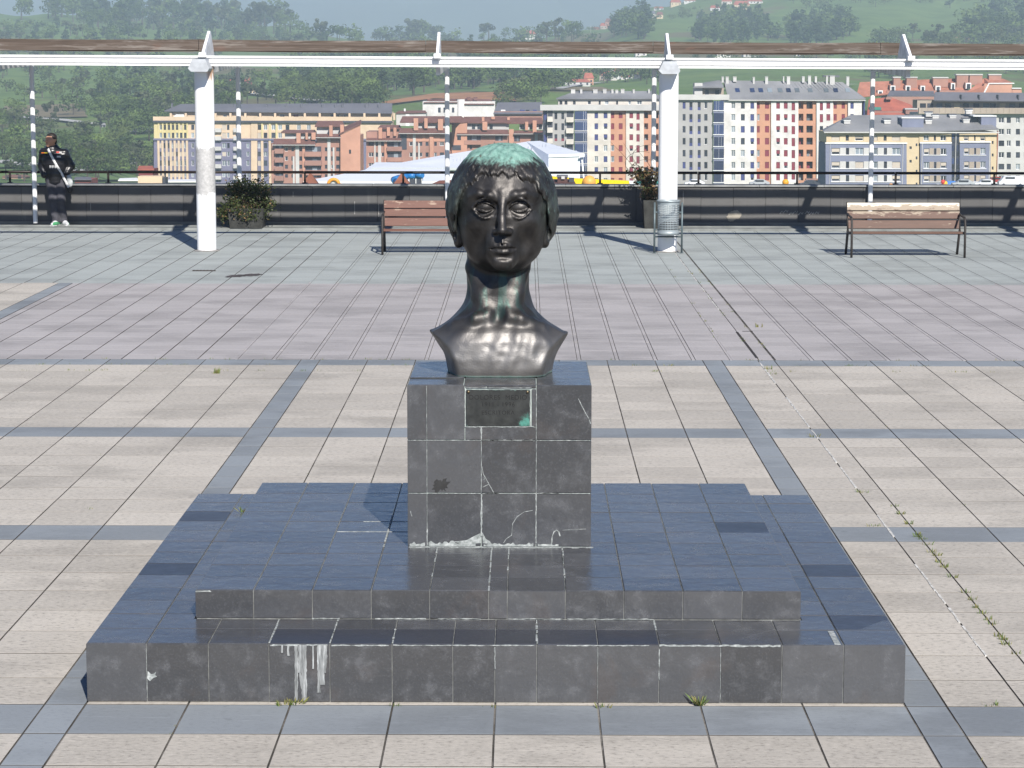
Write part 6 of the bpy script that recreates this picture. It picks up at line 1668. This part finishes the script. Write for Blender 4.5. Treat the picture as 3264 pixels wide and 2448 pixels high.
b = brick_block('stepped brick apartment block with dark balconies, left of the other two', 612, Z1, 1345, 2045, 560, 1020, [(600, 640), (690, 735), (775, 815), (870, 905)], [(1480, 1510, ['d', 'wd']), (1545, 1572, ['d']), (1625, 1652, ['d']), (1882, 1906, ['d']), (1945, 1962, ['d', 'wd']), (1995, 2030, ['d'])],
    [(1385, 1465, [(575, 612), (662, 702), (752, 792), (845, 885)]), (1684, 1845, [(590, 642), (700, 732), (790, 830), (870, 905)])], [(1360, 1790, 520, 572), (1795, 2045, 470, 498)], [(1480, 1790, 452, 522), (1800, 2045, 390, 470)],
    [(1600, 1640, 455, 560, -1.2), (1690, 1712, 450, 520, -.8), (1750, 1790, 450, 520, -.8), (1930, 1962, 378, 486, -1.2), (2040, 2075, 370, 480, -1), (1660, 1682, 575, 1020, -.5)], [(1590, 1622, 572, 1020), (1562, 1576, 690, 1020), (1912, 1938, 498, 1020), (1965, 1978, 600, 1020)], [(1440, 1800, 430, 458), (1780, 2080, 340, 395)])
b.poly('gable_wall', [[(2040, 1020, -1.2), (2240, 1020, -1.2), (2240, 480, -1.2), (2240, 372, -1.2), (2040, 470, -1.2)]], W_BRICKL, .4); b.box('wall', 2045, 475, 2240, 1020, -.7, 12, W_BRICKL); b.wall(1800, 500, 2045, 562, [], W_BRICK, .05, 12)
b.box('window', 2130, 620, 2150, 660, -1.66, -1.6, G_DARK)
b.poly('roof', [[(2030, 472, -1.9), (2250, 368, -1.9), (2250, 330, 6), (2030, 420, 6)]], R_MAROON, .25)
b = brick_block('brick apartment block with long balconies and grey strips, left of the middle post', 625, Z2, 100, 1010, 500, 1000, [(615, 660), (735, 785), (855, 895)], [(126, 182, ['d', 'wd']), (206, 232, ['d']), (270, 300, ['d', 'wd']), (590, 626, ['d', 'wd']), (664, 684, ['d']), (700, 735, ['wd', 'd']), (772, 806, ['d']), (870, 900, ['d', 'wp']), (935, 982, ['d', 'wd'])],
    [(340, 500, [(605, 668), (730, 790), (855, 900)])], [(470, 1010, 466, 516), (105, 500, 560, 600)], [(650, 1000, 395, 470), (270, 470, 470, 560)],
    [(640, 690, 345, 482, -1.2), (760, 796, 345, 458, -.9), (915, 972, 355, 482, -1.2), (240, 280, 452, 575, -1.2), (335, 370, 448, 545, -.9), (410, 442, 452, 545, -.9), (820, 862, 510, 1000, -.6), (306, 332, 590, 1000, -.6)], [(630, 660, 505, 1000), (690, 708, 630, 1000), (190, 204, 600, 1000), (235, 266, 600, 1000)], [(480, 1180, 330, 400), (230, 500, 430, 470)])
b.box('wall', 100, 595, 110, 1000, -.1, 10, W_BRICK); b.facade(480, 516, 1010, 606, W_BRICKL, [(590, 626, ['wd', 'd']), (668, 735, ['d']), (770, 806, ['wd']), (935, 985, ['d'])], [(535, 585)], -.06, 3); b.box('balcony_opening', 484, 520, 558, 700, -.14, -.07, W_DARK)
b = brick_block('brick apartment block with a gable end and white attic storey, behind the bronze head', 636, Z2, 1010, 2112, 520, 1000, [(640, 700), (770, 820), (880, 930)], [(1230, 1250, ['d']), (1275, 1300, ['d', 'wd']), (1480, 1525, ['d']), (1600, 1640, ['d']), (1790, 1840, ['d']), (1960, 2005, ['wd', 'd']), (2050, 2105, ['wp', 'd'])],
    [(1215, 1400, [(535, 596)]), (1565, 1650, [(545, 602)]), (1780, 1845, [(545, 610)])], [(1130, 1720, 482, 530), (1775, 2112, 492, 520)], [(1240, 1720, 405, 475), (1840, 2112, 412, 475)],
    [(1420, 1475, 385, 480, -1.0), (1905, 1940, 385, 480, -1.0), (1990, 2035, 370, 520, -1.2), (1410, 1440, 335, 385, 2), (1520, 1560, 330, 360, 2), (1700, 1730, 335, 370, 2), (1720, 1775, 470, 640, -.8)], [(2015, 2048, 525, 640)], [(1180, 1740, 335, 405), (1700, 2112, 345, 412)])
b.poly('gable_wall', [[(1070, 1000, -.9), (1245, 1000, -.9), (1245, 392, -.9), (1070, 410, -.9)]], W_BRICKL, .3); b.box('balcony_opening', 1075, 650, 1176, 706, -1.3, -1.21, W_DARK); b.box('window', 1135, 540, 1176, 590, -1.3, -1.21, G_DARK)
b.poly('roof', [[(1050, 420, -1.4), (1260, 392, -1.4), (1180, 330, 5), (1050, 345, 5)]], R_MAROON, .25)
for x in (1300, 1362, 1500, 1850, 1955, 2060): b.seen('window', x, 420, x + 36, 468, 1.7, 1.8, G_DARK)

# --- H: white houses and dark roofs further back
b = Block('white_building', 'white building with dark red roofs and a round tower behind the brick blocks', 'building', 800, Z6, 640, 1065, 720)
b.facade(640, 596, 1065, 720, W_WHITE, [(730, 746, ['d']), (762, 776, ['d']), (812, 826, ['d'])], [(632, 662)], 0, 10)
b.poly('roof', [[(645, 606, -.6), (845, 606, -.6), (835, 585, 5), (690, 588, 5)], [(885, 616, -.6), (1062, 616, -.6), (1040, 588, 5), (890, 580, 5)]], R_MAROON, .25)
tc = b.p(865, 668); MB().lathe([(1.3, -3), (1.3, 4.85), (0, 4.85)], 20, 0, (tc.x, .3, tc.z)).build('round_tower', W_WHITE, b.root)
b.chimneys([(668, 686, 588, 610), (900, 920, 575, 590), (940, 960, 576, 590)], R_MAROON, 2)
b = Block('pale_building', 'pale flat building with a dark red roof edge, left of the white building', 'building', 760, Z6, 485, 660, 740)
b.wall(485, 664, 660, 740, [], W_PALE, 0, 9); b.box('wall', 540, 668, 562, 740, -.15, 0, F_WHITE); b.poly('roof', [[(480, 668, -.5), (665, 664, -.5), (655, 652, 4), (500, 654, 4)]], R_MAROON, .2); b.seen('satellite_dish', 530, 638, 540, 654, 1, 1.3, F_WHITE)
b = Block('slate_roofed_building', 'long slate-roofed building with blue windows left of the cream block', 'building', 720, Z6, 1060, 1350, 720)
b.wall(1060, 655, 1350, 720, [], W_BRICK, 0, 9); b.poly('roof', [[(1055, 672, -.8), (1345, 672, -.8), (1340, 604, 6), (1080, 606, 6)]], R_SLATE, .25)
for (x0, x1, k) in [(1100, 1126, F_WHITE), (1212, 1240, S_BLUE), (1246, 1268, G_DARK), (1288, 1310, S_BLUE)]: b.seen('dormer', x0, 645, x1, 670, .6, 3, k)

# ------------------------------------------------------------------ sports hall and pool slides just below the square
W_HALL = flat('white_hall_roof', (.74, .76, .80), .45, .05); RIB = flat('roof_rib', (.52, .55, .62), .5)
b = Block('sports_hall', 'white sports hall with a low ribbed metal roof behind the bronze head', 'sports hall', 330, Z6, 300, 1590, 1180)
b.poly('roof', [[(340, 1000, 0), (1380, 1000, 0), (1380, 925, 4), (1250, 846, 30), (760, 925, 26)], [(1380, 925, 4), (1592, 918, 4), (1330, 842, 34), (1250, 846, 30)]], W_HALL, .4)
b.box('front_wall', 1375, 926, 1568, 1180, 4.2, 26, W_HALL); b.poly('roof_edge', [[(1560, 916, 3.4), (1592, 914, 3.4), (1592, 922, 3.4), (1560, 926, 3.4)]], W_HALL, .3); b.box('side_wall', 300, 1001, 1375, 1180, .6, 26, W_HALL)
for k in range(46):
    x = 420 + k * 21; t = (x - 340) / 910; yt = 1000 - 150 * t; dt = 30 * t
    b.poly('roof_rib', [[(x, yt + 34 * (1 - .2 * t), dt * .6 - .3), (x + 2, yt + 34 * (1 - .2 * t), dt * .6 - .3), (x + 3, yt + 5, dt - .5), (x + 1, yt + 5, dt - .5)]], RIB, .12)
b.poly('brace', [[(1572, 930, 4), (1580, 930, 4), (1596, 1100, 3), (1588, 1100, 3)]], F_WHITE, .2)
b = Block('low_hall', 'lower white hall roof with orange swim-ring sign beside the blue slide', 'building', 262, Z6, -60, 800, 1240)
b.poly('roof', [[(-60, 1085, 0), (800, 1085, 0), (800, 1010, 14), (330, 1012, 14)]], W_HALL, .4); b.box('wall', -55, 1086, 800, 1240, .5, 12, W_HALL)
b.poly('red_edge', [[(-62, 1085, -.4), (10, 1085, -.4), (8, 1076, .4), (-50, 1076, .4)]], S_RED, .1)
for k in range(22):
    x = 70 + k * 26; b.poly('roof_rib', [[(x, 1080, .5), (x + 2, 1080, .5), (x + 2 + (330 - x) * .25 * (x < 330), 1032, 9), (x + (330 - x) * .25 * (x < 330), 1032, 9)]], RIB, .12)
c = b.p(122, 1082, 1.0); pts = [(c.x + .62 * math.cos(a), -.2, c.z + .62 * math.sin(a)) for a in np.linspace(-.3, 3.4, 18)]
MB().tube(pts, .19, 12).build('ring_sign', flat('orange_ring', (.72, .30, .03), .5), b.root)
sl = Block('water_slide', 'curved blue water slide standing beside the low white hall', 'water slide', 255, Z6, 455, 640, 1240)
c0 = [sl.p(x, y, d) for x, y, d in [(640, 1026, 0), (600, 1030, .5), (550, 1036, .5), (500, 1046, 0), (470, 1056, -1), (480, 1066, -2), (520, 1070, -3)]]
m = MB()
for a, e in zip(c0[:-1], c0[1:]): m.tube([a, e], .36, 12)
m.build('chute', flat('blue_slide', (.02, .16, .42), .35), sl.root)
sl.seen('platform', 590, 1018, 640, 1062, 1, 2, flat('sky_blue_panel', (.03, .20, .45), .5)); sl.seen('solar_panel', 560, 1052, 636, 1084, -3, -2.7, W_DARK)
for x in (560, 600, 636): sl.seen('panel_edge', x - 2, 1050, x + 2, 1086, -3.2, -3, F_WHITE)
for x in (500, 620): sl.seen('support', x - 3, 1060, x + 3, 1240, .5, .8, METAL)
sl = Block('water_slide', 'straight yellow water slide with an orange ball right of the bronze head', 'water slide', 250, Z6, 1400, 1870, 1240)
M_YEL = flat('yellow_slide', (.78, .58, .0), .4)
sl.poly('chute', [[(1395, 1062, 0), (1470, 1090, 0), (1855, 1088, 0), (1850, 1060, 0), (1540, 1046, 0), (1400, 1034, 0)]], M_YEL, 1.2); sl.poly('white_end', [[(1855, 1088, -.1), (1895, 1090, -.1), (1882, 1062, -.1), (1850, 1060, -.1)]], F_WHITE, 1.2)
c = sl.p(1618, 1070, -1.4); me = MB().lathe([(.74 * math.sin(t), -.74 * math.cos(t)) for t in np.linspace(.02, 3.12, 14)], 22).build('ball', flat('orange_ball', (.75, .36, .08), .5), sl.root, c)
for x in (1480, 1700, 1840): sl.seen('support', x - 3, 1085, x + 3, 1240, .3, .7, METAL)
b = Block('green_awning', 'small green awning roof at the end of the yellow slide', 'awning', 246, Z6, 1895, 2025, 1240)
b.poly('canopy', [[(1890, 1096, -2), (2030, 1096, -2), (2020, 1064, 4), (1905, 1062, 4)]], flat('sea_green_canvas', (.05, .30, .25), .7), .1)
for x in (1900, 2022): b.seen('support', x - 2, 1096, x + 2, 1240, -1.8, -1.6, METAL)
M_COR = flat('rusty_brown_roof', (.20, .075, .045), .85, .2, 1)
def pavilion(label, cv, x, ytop, wpx, Y):
    b = Block('pavilion', label, 'pavilion', Y, cv, x - wpx, x + wpx, ytop + 300, 'brown pyramid roofs below the square'); k = b.p(x + wpx, ytop + 150).x - b.p(x, ytop + 150).x; a = b.p(x, ytop + 110); t = b.p(x, ytop)
    MB().add([(a.x - k, -k, a.z), (a.x + k, -k, a.z), (a.x + k, k, a.z), (a.x - k, k, a.z), (a.x, 0, t.z)], [(0, 1, 4), (1, 2, 4), (2, 3, 4), (3, 0, 4)]).build('roof', M_COR, b.root)
    MB().box((a.x - k * .9, -k * .9, a.z - 3.4), (a.x + k * .9, k * .9, a.z)).build('wall', W_TAUPE, b.root)
pavilion('brown pyramid roof in front of the blue slide', Z6, 518, 1012, 78, 200)
pavilion('brown pyramid roof right of the shrub by the left column', Z6, 82 - 100, 1012, 74, 205)
b = Block('brown_building', 'dark brown roof with square chimneys before the yellow slide', 'building', 190, Z6, 1395, 1535, 1240)
b.box('wall', 1395, 1100, 1540, 1240, 0, 5, W_BRICKD); b.poly('roof', [[(1385, 1100, -.5), (1545, 1100, -.5), (1525, 1062, 3), (1405, 1062, 3)]], flat('dark_brown_tiles', (.075, .035, .03)), .15); b.seen('chimney', 1432, 1040, 1490, 1080, 1, 2, flat('brown_chimney', (.085, .04, .034))); b.seen('chimney_cap', 1428, 1030, 1494, 1042, .9, 2.1, R_SLATE); b.seen('chimney', 1500, 1046, 1530, 1080, 1.2, 2, W_DARK); b.seen('chimney_pot', 1455, 1036, 1475, 1052, .8, 1, W_PALE)
b = Block('brown_building', 'low dark tiled roof just left of the bronze head', 'building', 190, Z6, 680, 800, 1240)
b.box('wall', 690, 1100, 820, 1240, 0, 5, W_BRICKD); b.poly('roof', [[(670, 1100, -.5), (830, 1100, -.5), (820, 1068, 3), (740, 1070, 3)]], M_COR, .15)

# ------------------------------------------------------------------ clutter just over the parapet
b = Block('lorry_trailer', 'long beige lorry trailer parked below the square left of the left column', 'trailer', 300, ZD, 296, 352, 410)
b.box('body', 298, 381, 350, 400, 0, 2.6, W_PEACH); b.box('cab', 351, 384, 357, 402, .1, 2.4, W_DARK); b.box('chassis', 298, 401, 350, 404, .1, 2.4, F_DARK)
for x in (305, 312, 340): 
    c = b.p(x, 404); MB().lathe([(0, -.15), (.5, -.15), (.5, .15), (0, .15)], 14).build('wheel', F_DARK, b.root, (c.x, .1, c.z), (math.pi / 2, 0, 0))
for (x0, x1, y, lab) in [(255, 300, 386, 'low white shed roof left of the lorry trailer'), (356, 425, 389, 'low white shed roof right of the lorry trailer')]:
    b = Block('shed', lab, 'shed', 330, ZD, x0, x1, 412); b.box('wall', x0 + 2, y + 4, x1 - 2, 412, .2, 7, W_WHITE); b.poly('roof', [[(x0, y + 5, -.3), (x1, y + 5, -.3), (x1 - 4, y, 6), (x0 + 4, y + 1, 6)]], F_WHITE, .15)
b = Block('shed', 'small dark red shed behind the lorry trailer', 'shed', 380, ZD, 296, 334, 404); b.box('wall', 300, 366, 330, 404, 0, 6, flat('dark_red_wall', (.19, .05, .05))); b.poly('roof', [[(297, 368, -.5), (333, 368, -.5), (330, 360, 4), (300, 360, 4)]], R_RED, .15)
b = Block('shed', 'dark red shed with a flat roof beside the person', 'shed', 350, ZD, 160, 196, 408); b.box('wall', 162, 388, 196, 408, 0, 6, flat('red_shed_wall', (.22, .07, .06))); b.poly('roof', [[(160, 389, -.5), (198, 389, -.5), (196, 384, 4), (163, 384, 4)]], R_SLATE, .15)
def car(label, px, py, Y, col, van=False, cat='car', rz=0):
    p = at(px, py, Y); p.z -= 0; t = thing('parked_van' if van else 'parked_car', label, cat, p, rz); L, Hh = (4.8, 1.95) if van else (4.1, 1.42)
    prof = [(-L / 2, .35), (-L / 2, .95), (-L / 2 + .25, 1.05), (-L / 2 + .9, Hh - .05), (-L / 2 + 1.2, Hh), (L / 2 - .35, Hh), (L / 2 - .05, 1.1), (L / 2, .9), (L / 2, .35)] if van else [(-L / 2, .32), (-L / 2, .72), (-L / 2 + .9, .88), (-L / 2 + 1.5, Hh - .04), (-L / 2 + 1.9, Hh), (L / 2 - 1.1, Hh - .02), (L / 2 - .3, .95), (L / 2, .85), (L / 2, .32)]
    m = MB(); m.prism(prof, -.85, .85, 'y'); m.build('body', col, t)
    for s_ in (-1, 1):
        MB().box((-L / 2 + 1.15, s_ * .86 - .01, Hh - .5), (L / 2 - (1.2 if not van else 1.9), s_ * .86 + .01, Hh - .14)).build('side_window', G_DARK, t)
        for wx in (-L / 2 + .85, L / 2 - .85): MB().lathe([(0, -.1), (.31, -.1), (.31, .1), (0, .1)], 16).build('wheel', F_DARK, t, (wx, s_ * .8, .31), (math.pi / 2, 0, 0))
C_WHITE = flat('white_car_paint', (.72, .73, .75), .3); C_SILV = flat('silver_car_paint', (.40, .42, .44), .3); C_RED = flat('red_car_paint', (.35, .04, .03), .3); C_DK = flat('dark_car_paint', (.05, .055, .07), .3)
car('white van parked in the street at the right edge', 2184, 403, 430, C_WHITE, True, 'van'); car('small white car parked left of the white van', 2128, 404, 425, C_WHITE); car('silver car parked below the blue-grey block', 2080, 404, 424, C_SILV)
car('red car parked before the grey block at the right edge', 2150, 397, 470, C_RED); car('dark car parked at the foot of the white and orange block', 1748, 404, 470, C_DK); car('silver car parked at the foot of the white and orange block', 1640, 402, 480, C_SILV)
car('white car parked near the left end of the white block', 1500, 402, 480, C_WHITE)
b = Block('kiosk', 'blue playground kiosk with red and yellow balls before the blue-grey block', 'kiosk', 440, ZD, 2030, 2095, 412)
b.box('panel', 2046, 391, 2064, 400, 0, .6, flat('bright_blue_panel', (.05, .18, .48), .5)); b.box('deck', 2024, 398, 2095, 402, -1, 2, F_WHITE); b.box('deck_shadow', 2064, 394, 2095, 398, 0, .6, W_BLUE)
for (x, y, cc) in [(2037, 393, (.6, .05, .04)), (2042, 396, (.75, .45, .03))]:
    q_ = b.p(x, y, -.6); MB().lathe([(.45 * math.sin(t), -.45 * math.cos(t)) for t in np.linspace(.02, 3.12, 9)], 14).build('ball', flat('ball_paint', cc, .5), b.root, q_)
for x in (2026, 2060, 2093): b.box('leg', x - .6, 402, x + .6, 412, 0, .2, METAL)
def ball_sign(label, x, y, r, Y):
    t = thing('orange_lamp_ball', label, 'sign', at(x, y + r * 3, Y), 0, 'orange balls on poles below the square'); k = (Y + 11.3) / 5107; R0 = r * k
    MB().lathe([(R0 * math.sin(u), -R0 * math.cos(u)) for u in np.linspace(.02, 3.12, 12)], 20).build('ball', flat('orange_globe', (.75, .33, .02), .5) if 'orange_globe' not in bpy.data.materials else bpy.data.materials['orange_globe'], t, (0, 0, r * 3 * k)); MB().tube([(0, 0, -4), (0, 0, r * 2.1 * k)], .06, 8).build('pole', METAL, t)
ball_sign('orange ball on a pole before the white and orange block', 1696.5, 394, 7.2, 235); ball_sign('orange ball just showing over the parapet left of the blue-grey yellow stair', 1924, 403, 6.5, 235)
b = Block('awning', 'white shop awning at the foot of the white and orange block', 'awning', 560, ZD, 1700, 1724, 398); b.poly('canopy', [[(1700, 394, -1.5), (1724, 394, -1.5), (1722, 389, 0), (1702, 389, 0)]], F_WHITE, .1)
b = Block('shop_front', 'dark shop front at the foot of the white and orange block', 'shop', 556, ZD, 1740, 1782, 402); b.box('glass_front', 1744, 389, 1780, 402, 0, 1, W_DARK); b.box('fascia', 1740, 386, 1782, 389, -.6, 1, W_BRICKD)

# ------------------------------------------------------------------ houses on the hills
HN = [0]
def house(label, px, py, w, h, wallm, roofm, gable=False, depth=None, group='houses scattered on the hills'):
    p, D = ground_hit(px, py); k = (D + 11.3) / 5107; W_, H_ = w * k, h * k; dp = depth or W_ * .7
    t = thing('house', label, 'house', p + Vector((0, 0, -.4)), random.uniform(-.12, .12), group); hw = H_ * .58
    MB().box((-W_ / 2, 0, -1.5), (W_ / 2, dp, hw + .4)).build('wall', wallm, t); o = .35
    if gable:
        MB().add([(-W_ / 2 - o, -o, hw + .2), (0, -o, H_ + .4), (W_ / 2 + o, -o, hw + .2), (-W_ / 2 - o, dp + o, hw + .2), (0, dp + o, H_ + .4), (W_ / 2 + o, dp + o, hw + .2)], [(0, 1, 4, 3), (1, 2, 5, 4)]).build('roof', roofm, t)
        MB().add([(-W_ / 2, 0, hw + .38), (W_ / 2, 0, hw + .38), (0, 0, H_ + .15), (-W_ / 2, dp, hw + .38), (W_ / 2, dp, hw + .38), (0, dp, H_ + .15)], [(0, 1, 2), (5, 4, 3)]).build('gable', wallm, t)
    else:
        MB().add([(-W_ / 2 - o, -o, hw + .3), (W_ / 2 + o, -o, hw + .3), (W_ / 2 - W_ * .12, dp / 2, H_ + .4), (-W_ / 2 + W_ * .12, dp / 2, H_ + .4), (-W_ / 2 - o, dp + o, hw + .3), (W_ / 2 + o, dp + o, hw + .3)], [(0, 1, 2, 3), (5, 4, 3, 2), (4, 0, 3), (1, 5, 2)]).build('roof', roofm, t)
    n = max(2, int(W_ / 3.2)); wm = window_mesh(1.0, 1.2, 'd')
    for i in range(n): obj('window', wm, t, (-W_ / 2 + W_ * (i + .5) / n, -.03, .4 + hw * .55))
Hs = [(1268, 160, 24, 14, W_BRICKL, R_RED, True, 'red-orange farmhouse with a low hipped roof right of the middle wood'), (1248, 186, 54, 15, W_PALE, R_RED, False, 'long pale barn with a red roof below the orange farmhouse'), (1272, 184, 20, 26, W_ORANGE, R_RED, False, 'narrow orange house end beside the pale barn'), (1306, 175, 22, 22, W_TAUPE, R_RED, False, 'brown stone house with a red roof between the barn and the white house'),
      (1322, 174, 22, 26, W_WHITE, R_RED, True, 'white gabled house in the middle of the farm group'), (1335, 172, 16, 28, F_WHITE, R_RED, False, 'bright white upright house at the right of the farm group'), (1354, 171, 24, 9, W_WHITE, R_RED, False, 'low white outbuilding with a red roof right of the farm group'), (1385, 168, 32, 13, W_DARK, R_MAROON, False, 'dark timber shed left of the right column'), (1404, 167, 18, 20, W_SAND, R_MAROON, False, 'sandy brick house just left of the right column'),
      (1141, 86, 36, 20, W_WHITE, R_RED, False, 'white house with a broad red roof on the low skyline'), (1231, 60, 16, 6, W_WHITE, R_GREY, False, 'small white shed on the lower slope of the right hill'), (1285, 46, 20, 10, W_BRICKL, R_RED, False, 'orange house with a red roof at the foot of the hill village'), (1308, 38, 22, 14, W_TAUPE, R_RED, False, 'brown house with a bright red roof in the hill village'), (1320, 52, 26, 18, W_BRICK, R_MAROON, False, 'brick house half hidden by the copse on the right hill'),
      (1391, 53, 12, 18, W_BRICK, R_RED, False, 'narrow brick house right of the copse'), (1410, 38, 12, 14, W_CREAM, R_SLATE, False, 'cream house with a dark roof in the hill village'), (1425, 40, 14, 14, W_SAND, R_MAROON, False, 'sandy house with a maroon roof in the hill village'), (1423, 16, 20, 8, W_PALE, R_RED, False, 'pale house high in the hill village'), (1460, 10, 22, 14, W_SAND, R_RED, False, 'yellow house with a red roof high in the hill village'), (1490, 6, 24, 8, W_WHITE, R_RED, False, 'white house near the top of the hill village'),
      (1570, 10, 22, 12, W_CREAM, R_RED, False, 'cream house with a red roof above the long wood'), (1602, 22, 34, 20, W_PEACH, R_RED, False, 'large peach house with a red roof at the edge of the long wood'), (1630, 8, 34, 9, W_WHITE, R_RED, False, 'long white house high above the long wood'), (1512, 40, 12, 14, W_BLUE, R_SLATE, False, 'small bluish house left of the long wood'), (1545, 24, 20, 12, W_WHITE, R_RED, False, 'white house with a red roof above the hill village'), (1515, 66, 10, 14, W_WHITE, R_RED, True, 'white chapel-like house at the left end of the long wood'),
      (2078, 90, 34, 18, W_BRICKL, R_RED, False, 'house with a bright red roof near the right wood'), (2118, 90, 24, 10, W_PALE, R_GREY, False, 'pale barn right of the red-roofed house'), (1560, 124, 38, 14, W_WHITE, R_RED, False, 'white row of houses seen between the slats and the beam'), (1620, 124, 28, 12, W_PALE, R_RED, False, 'pale house seen right of the white row'), (1730, 122, 22, 11, W_PALE, R_SLATE, False, 'grey house seen between slats and beam'), (1965, 123, 28, 12, W_SAND, R_RED, False, 'yellow house under the slats near the rightmost fin'), (1385, 122, 24, 13, W_WHITE, R_RED, True, 'white gabled house between slats and beam left of the right column'),
      (502, 192, 40, 20, W_BRICK, R_RED, False, 'red-roofed house right of the second thin post'), (536, 186, 16, 20, S_RED, R_RED, False, 'dark red house beside the second thin post'), (545, 205, 14, 16, W_SAND, R_MAROON, True, 'small yellow house right of the second thin post'), (372, 188, 26, 8, W_WHITE, R_GREY, False, 'low white shed on the left hillside'), (222, 275, 12, 9, W_PALE, R_GREY, False, 'small pale hut among the trees below the left hill'),
      (188, 368, 28, 7, W_WHITE, R_RED, False, 'white house with a red roof right of the person'), (292, 358, 22, 8, W_WHITE, R_GREY, False, 'white shed near the foot of the left trees'), (30, 386, 50, 8, W_BRICK, R_MAROON, False, 'long brick house left of the person'), (1640, 190, 30, 9, W_SAND, R_RED, False, 'sandy house above the grey mansard roof')]
for (px, py, w, h, wm_, rm_, g_, lab) in Hs: house(lab, px, py, w, h, wm_, rm_, g_)
# poles on the hillside
for i, (px, py, h, lab) in enumerate([(1716, 80, 30, 'white lattice mast by the long wood'), (1366, 172, 22, 'pale lamp pole by the dark timber shed'), (1455, 168, 20, 'pale lamp pole right of the right column'), (1276, 72, 16, 'thin pole on the lower right hill'), (345, 186, 0, '')]):
    if not h: continue
    p, D = ground_hit(px, py); k = (D + 11.3) / 5107; t = thing('pole', lab, 'pole', p); MB().tube([(0, 0, -.5), (0, 0, h * k)], [.22, .12], 8).build('shaft', METAL, t); MB().box((-.8, -.1, h * k - .4), (.8, .1, h * k - .25)).build('crossarm', METAL, t)
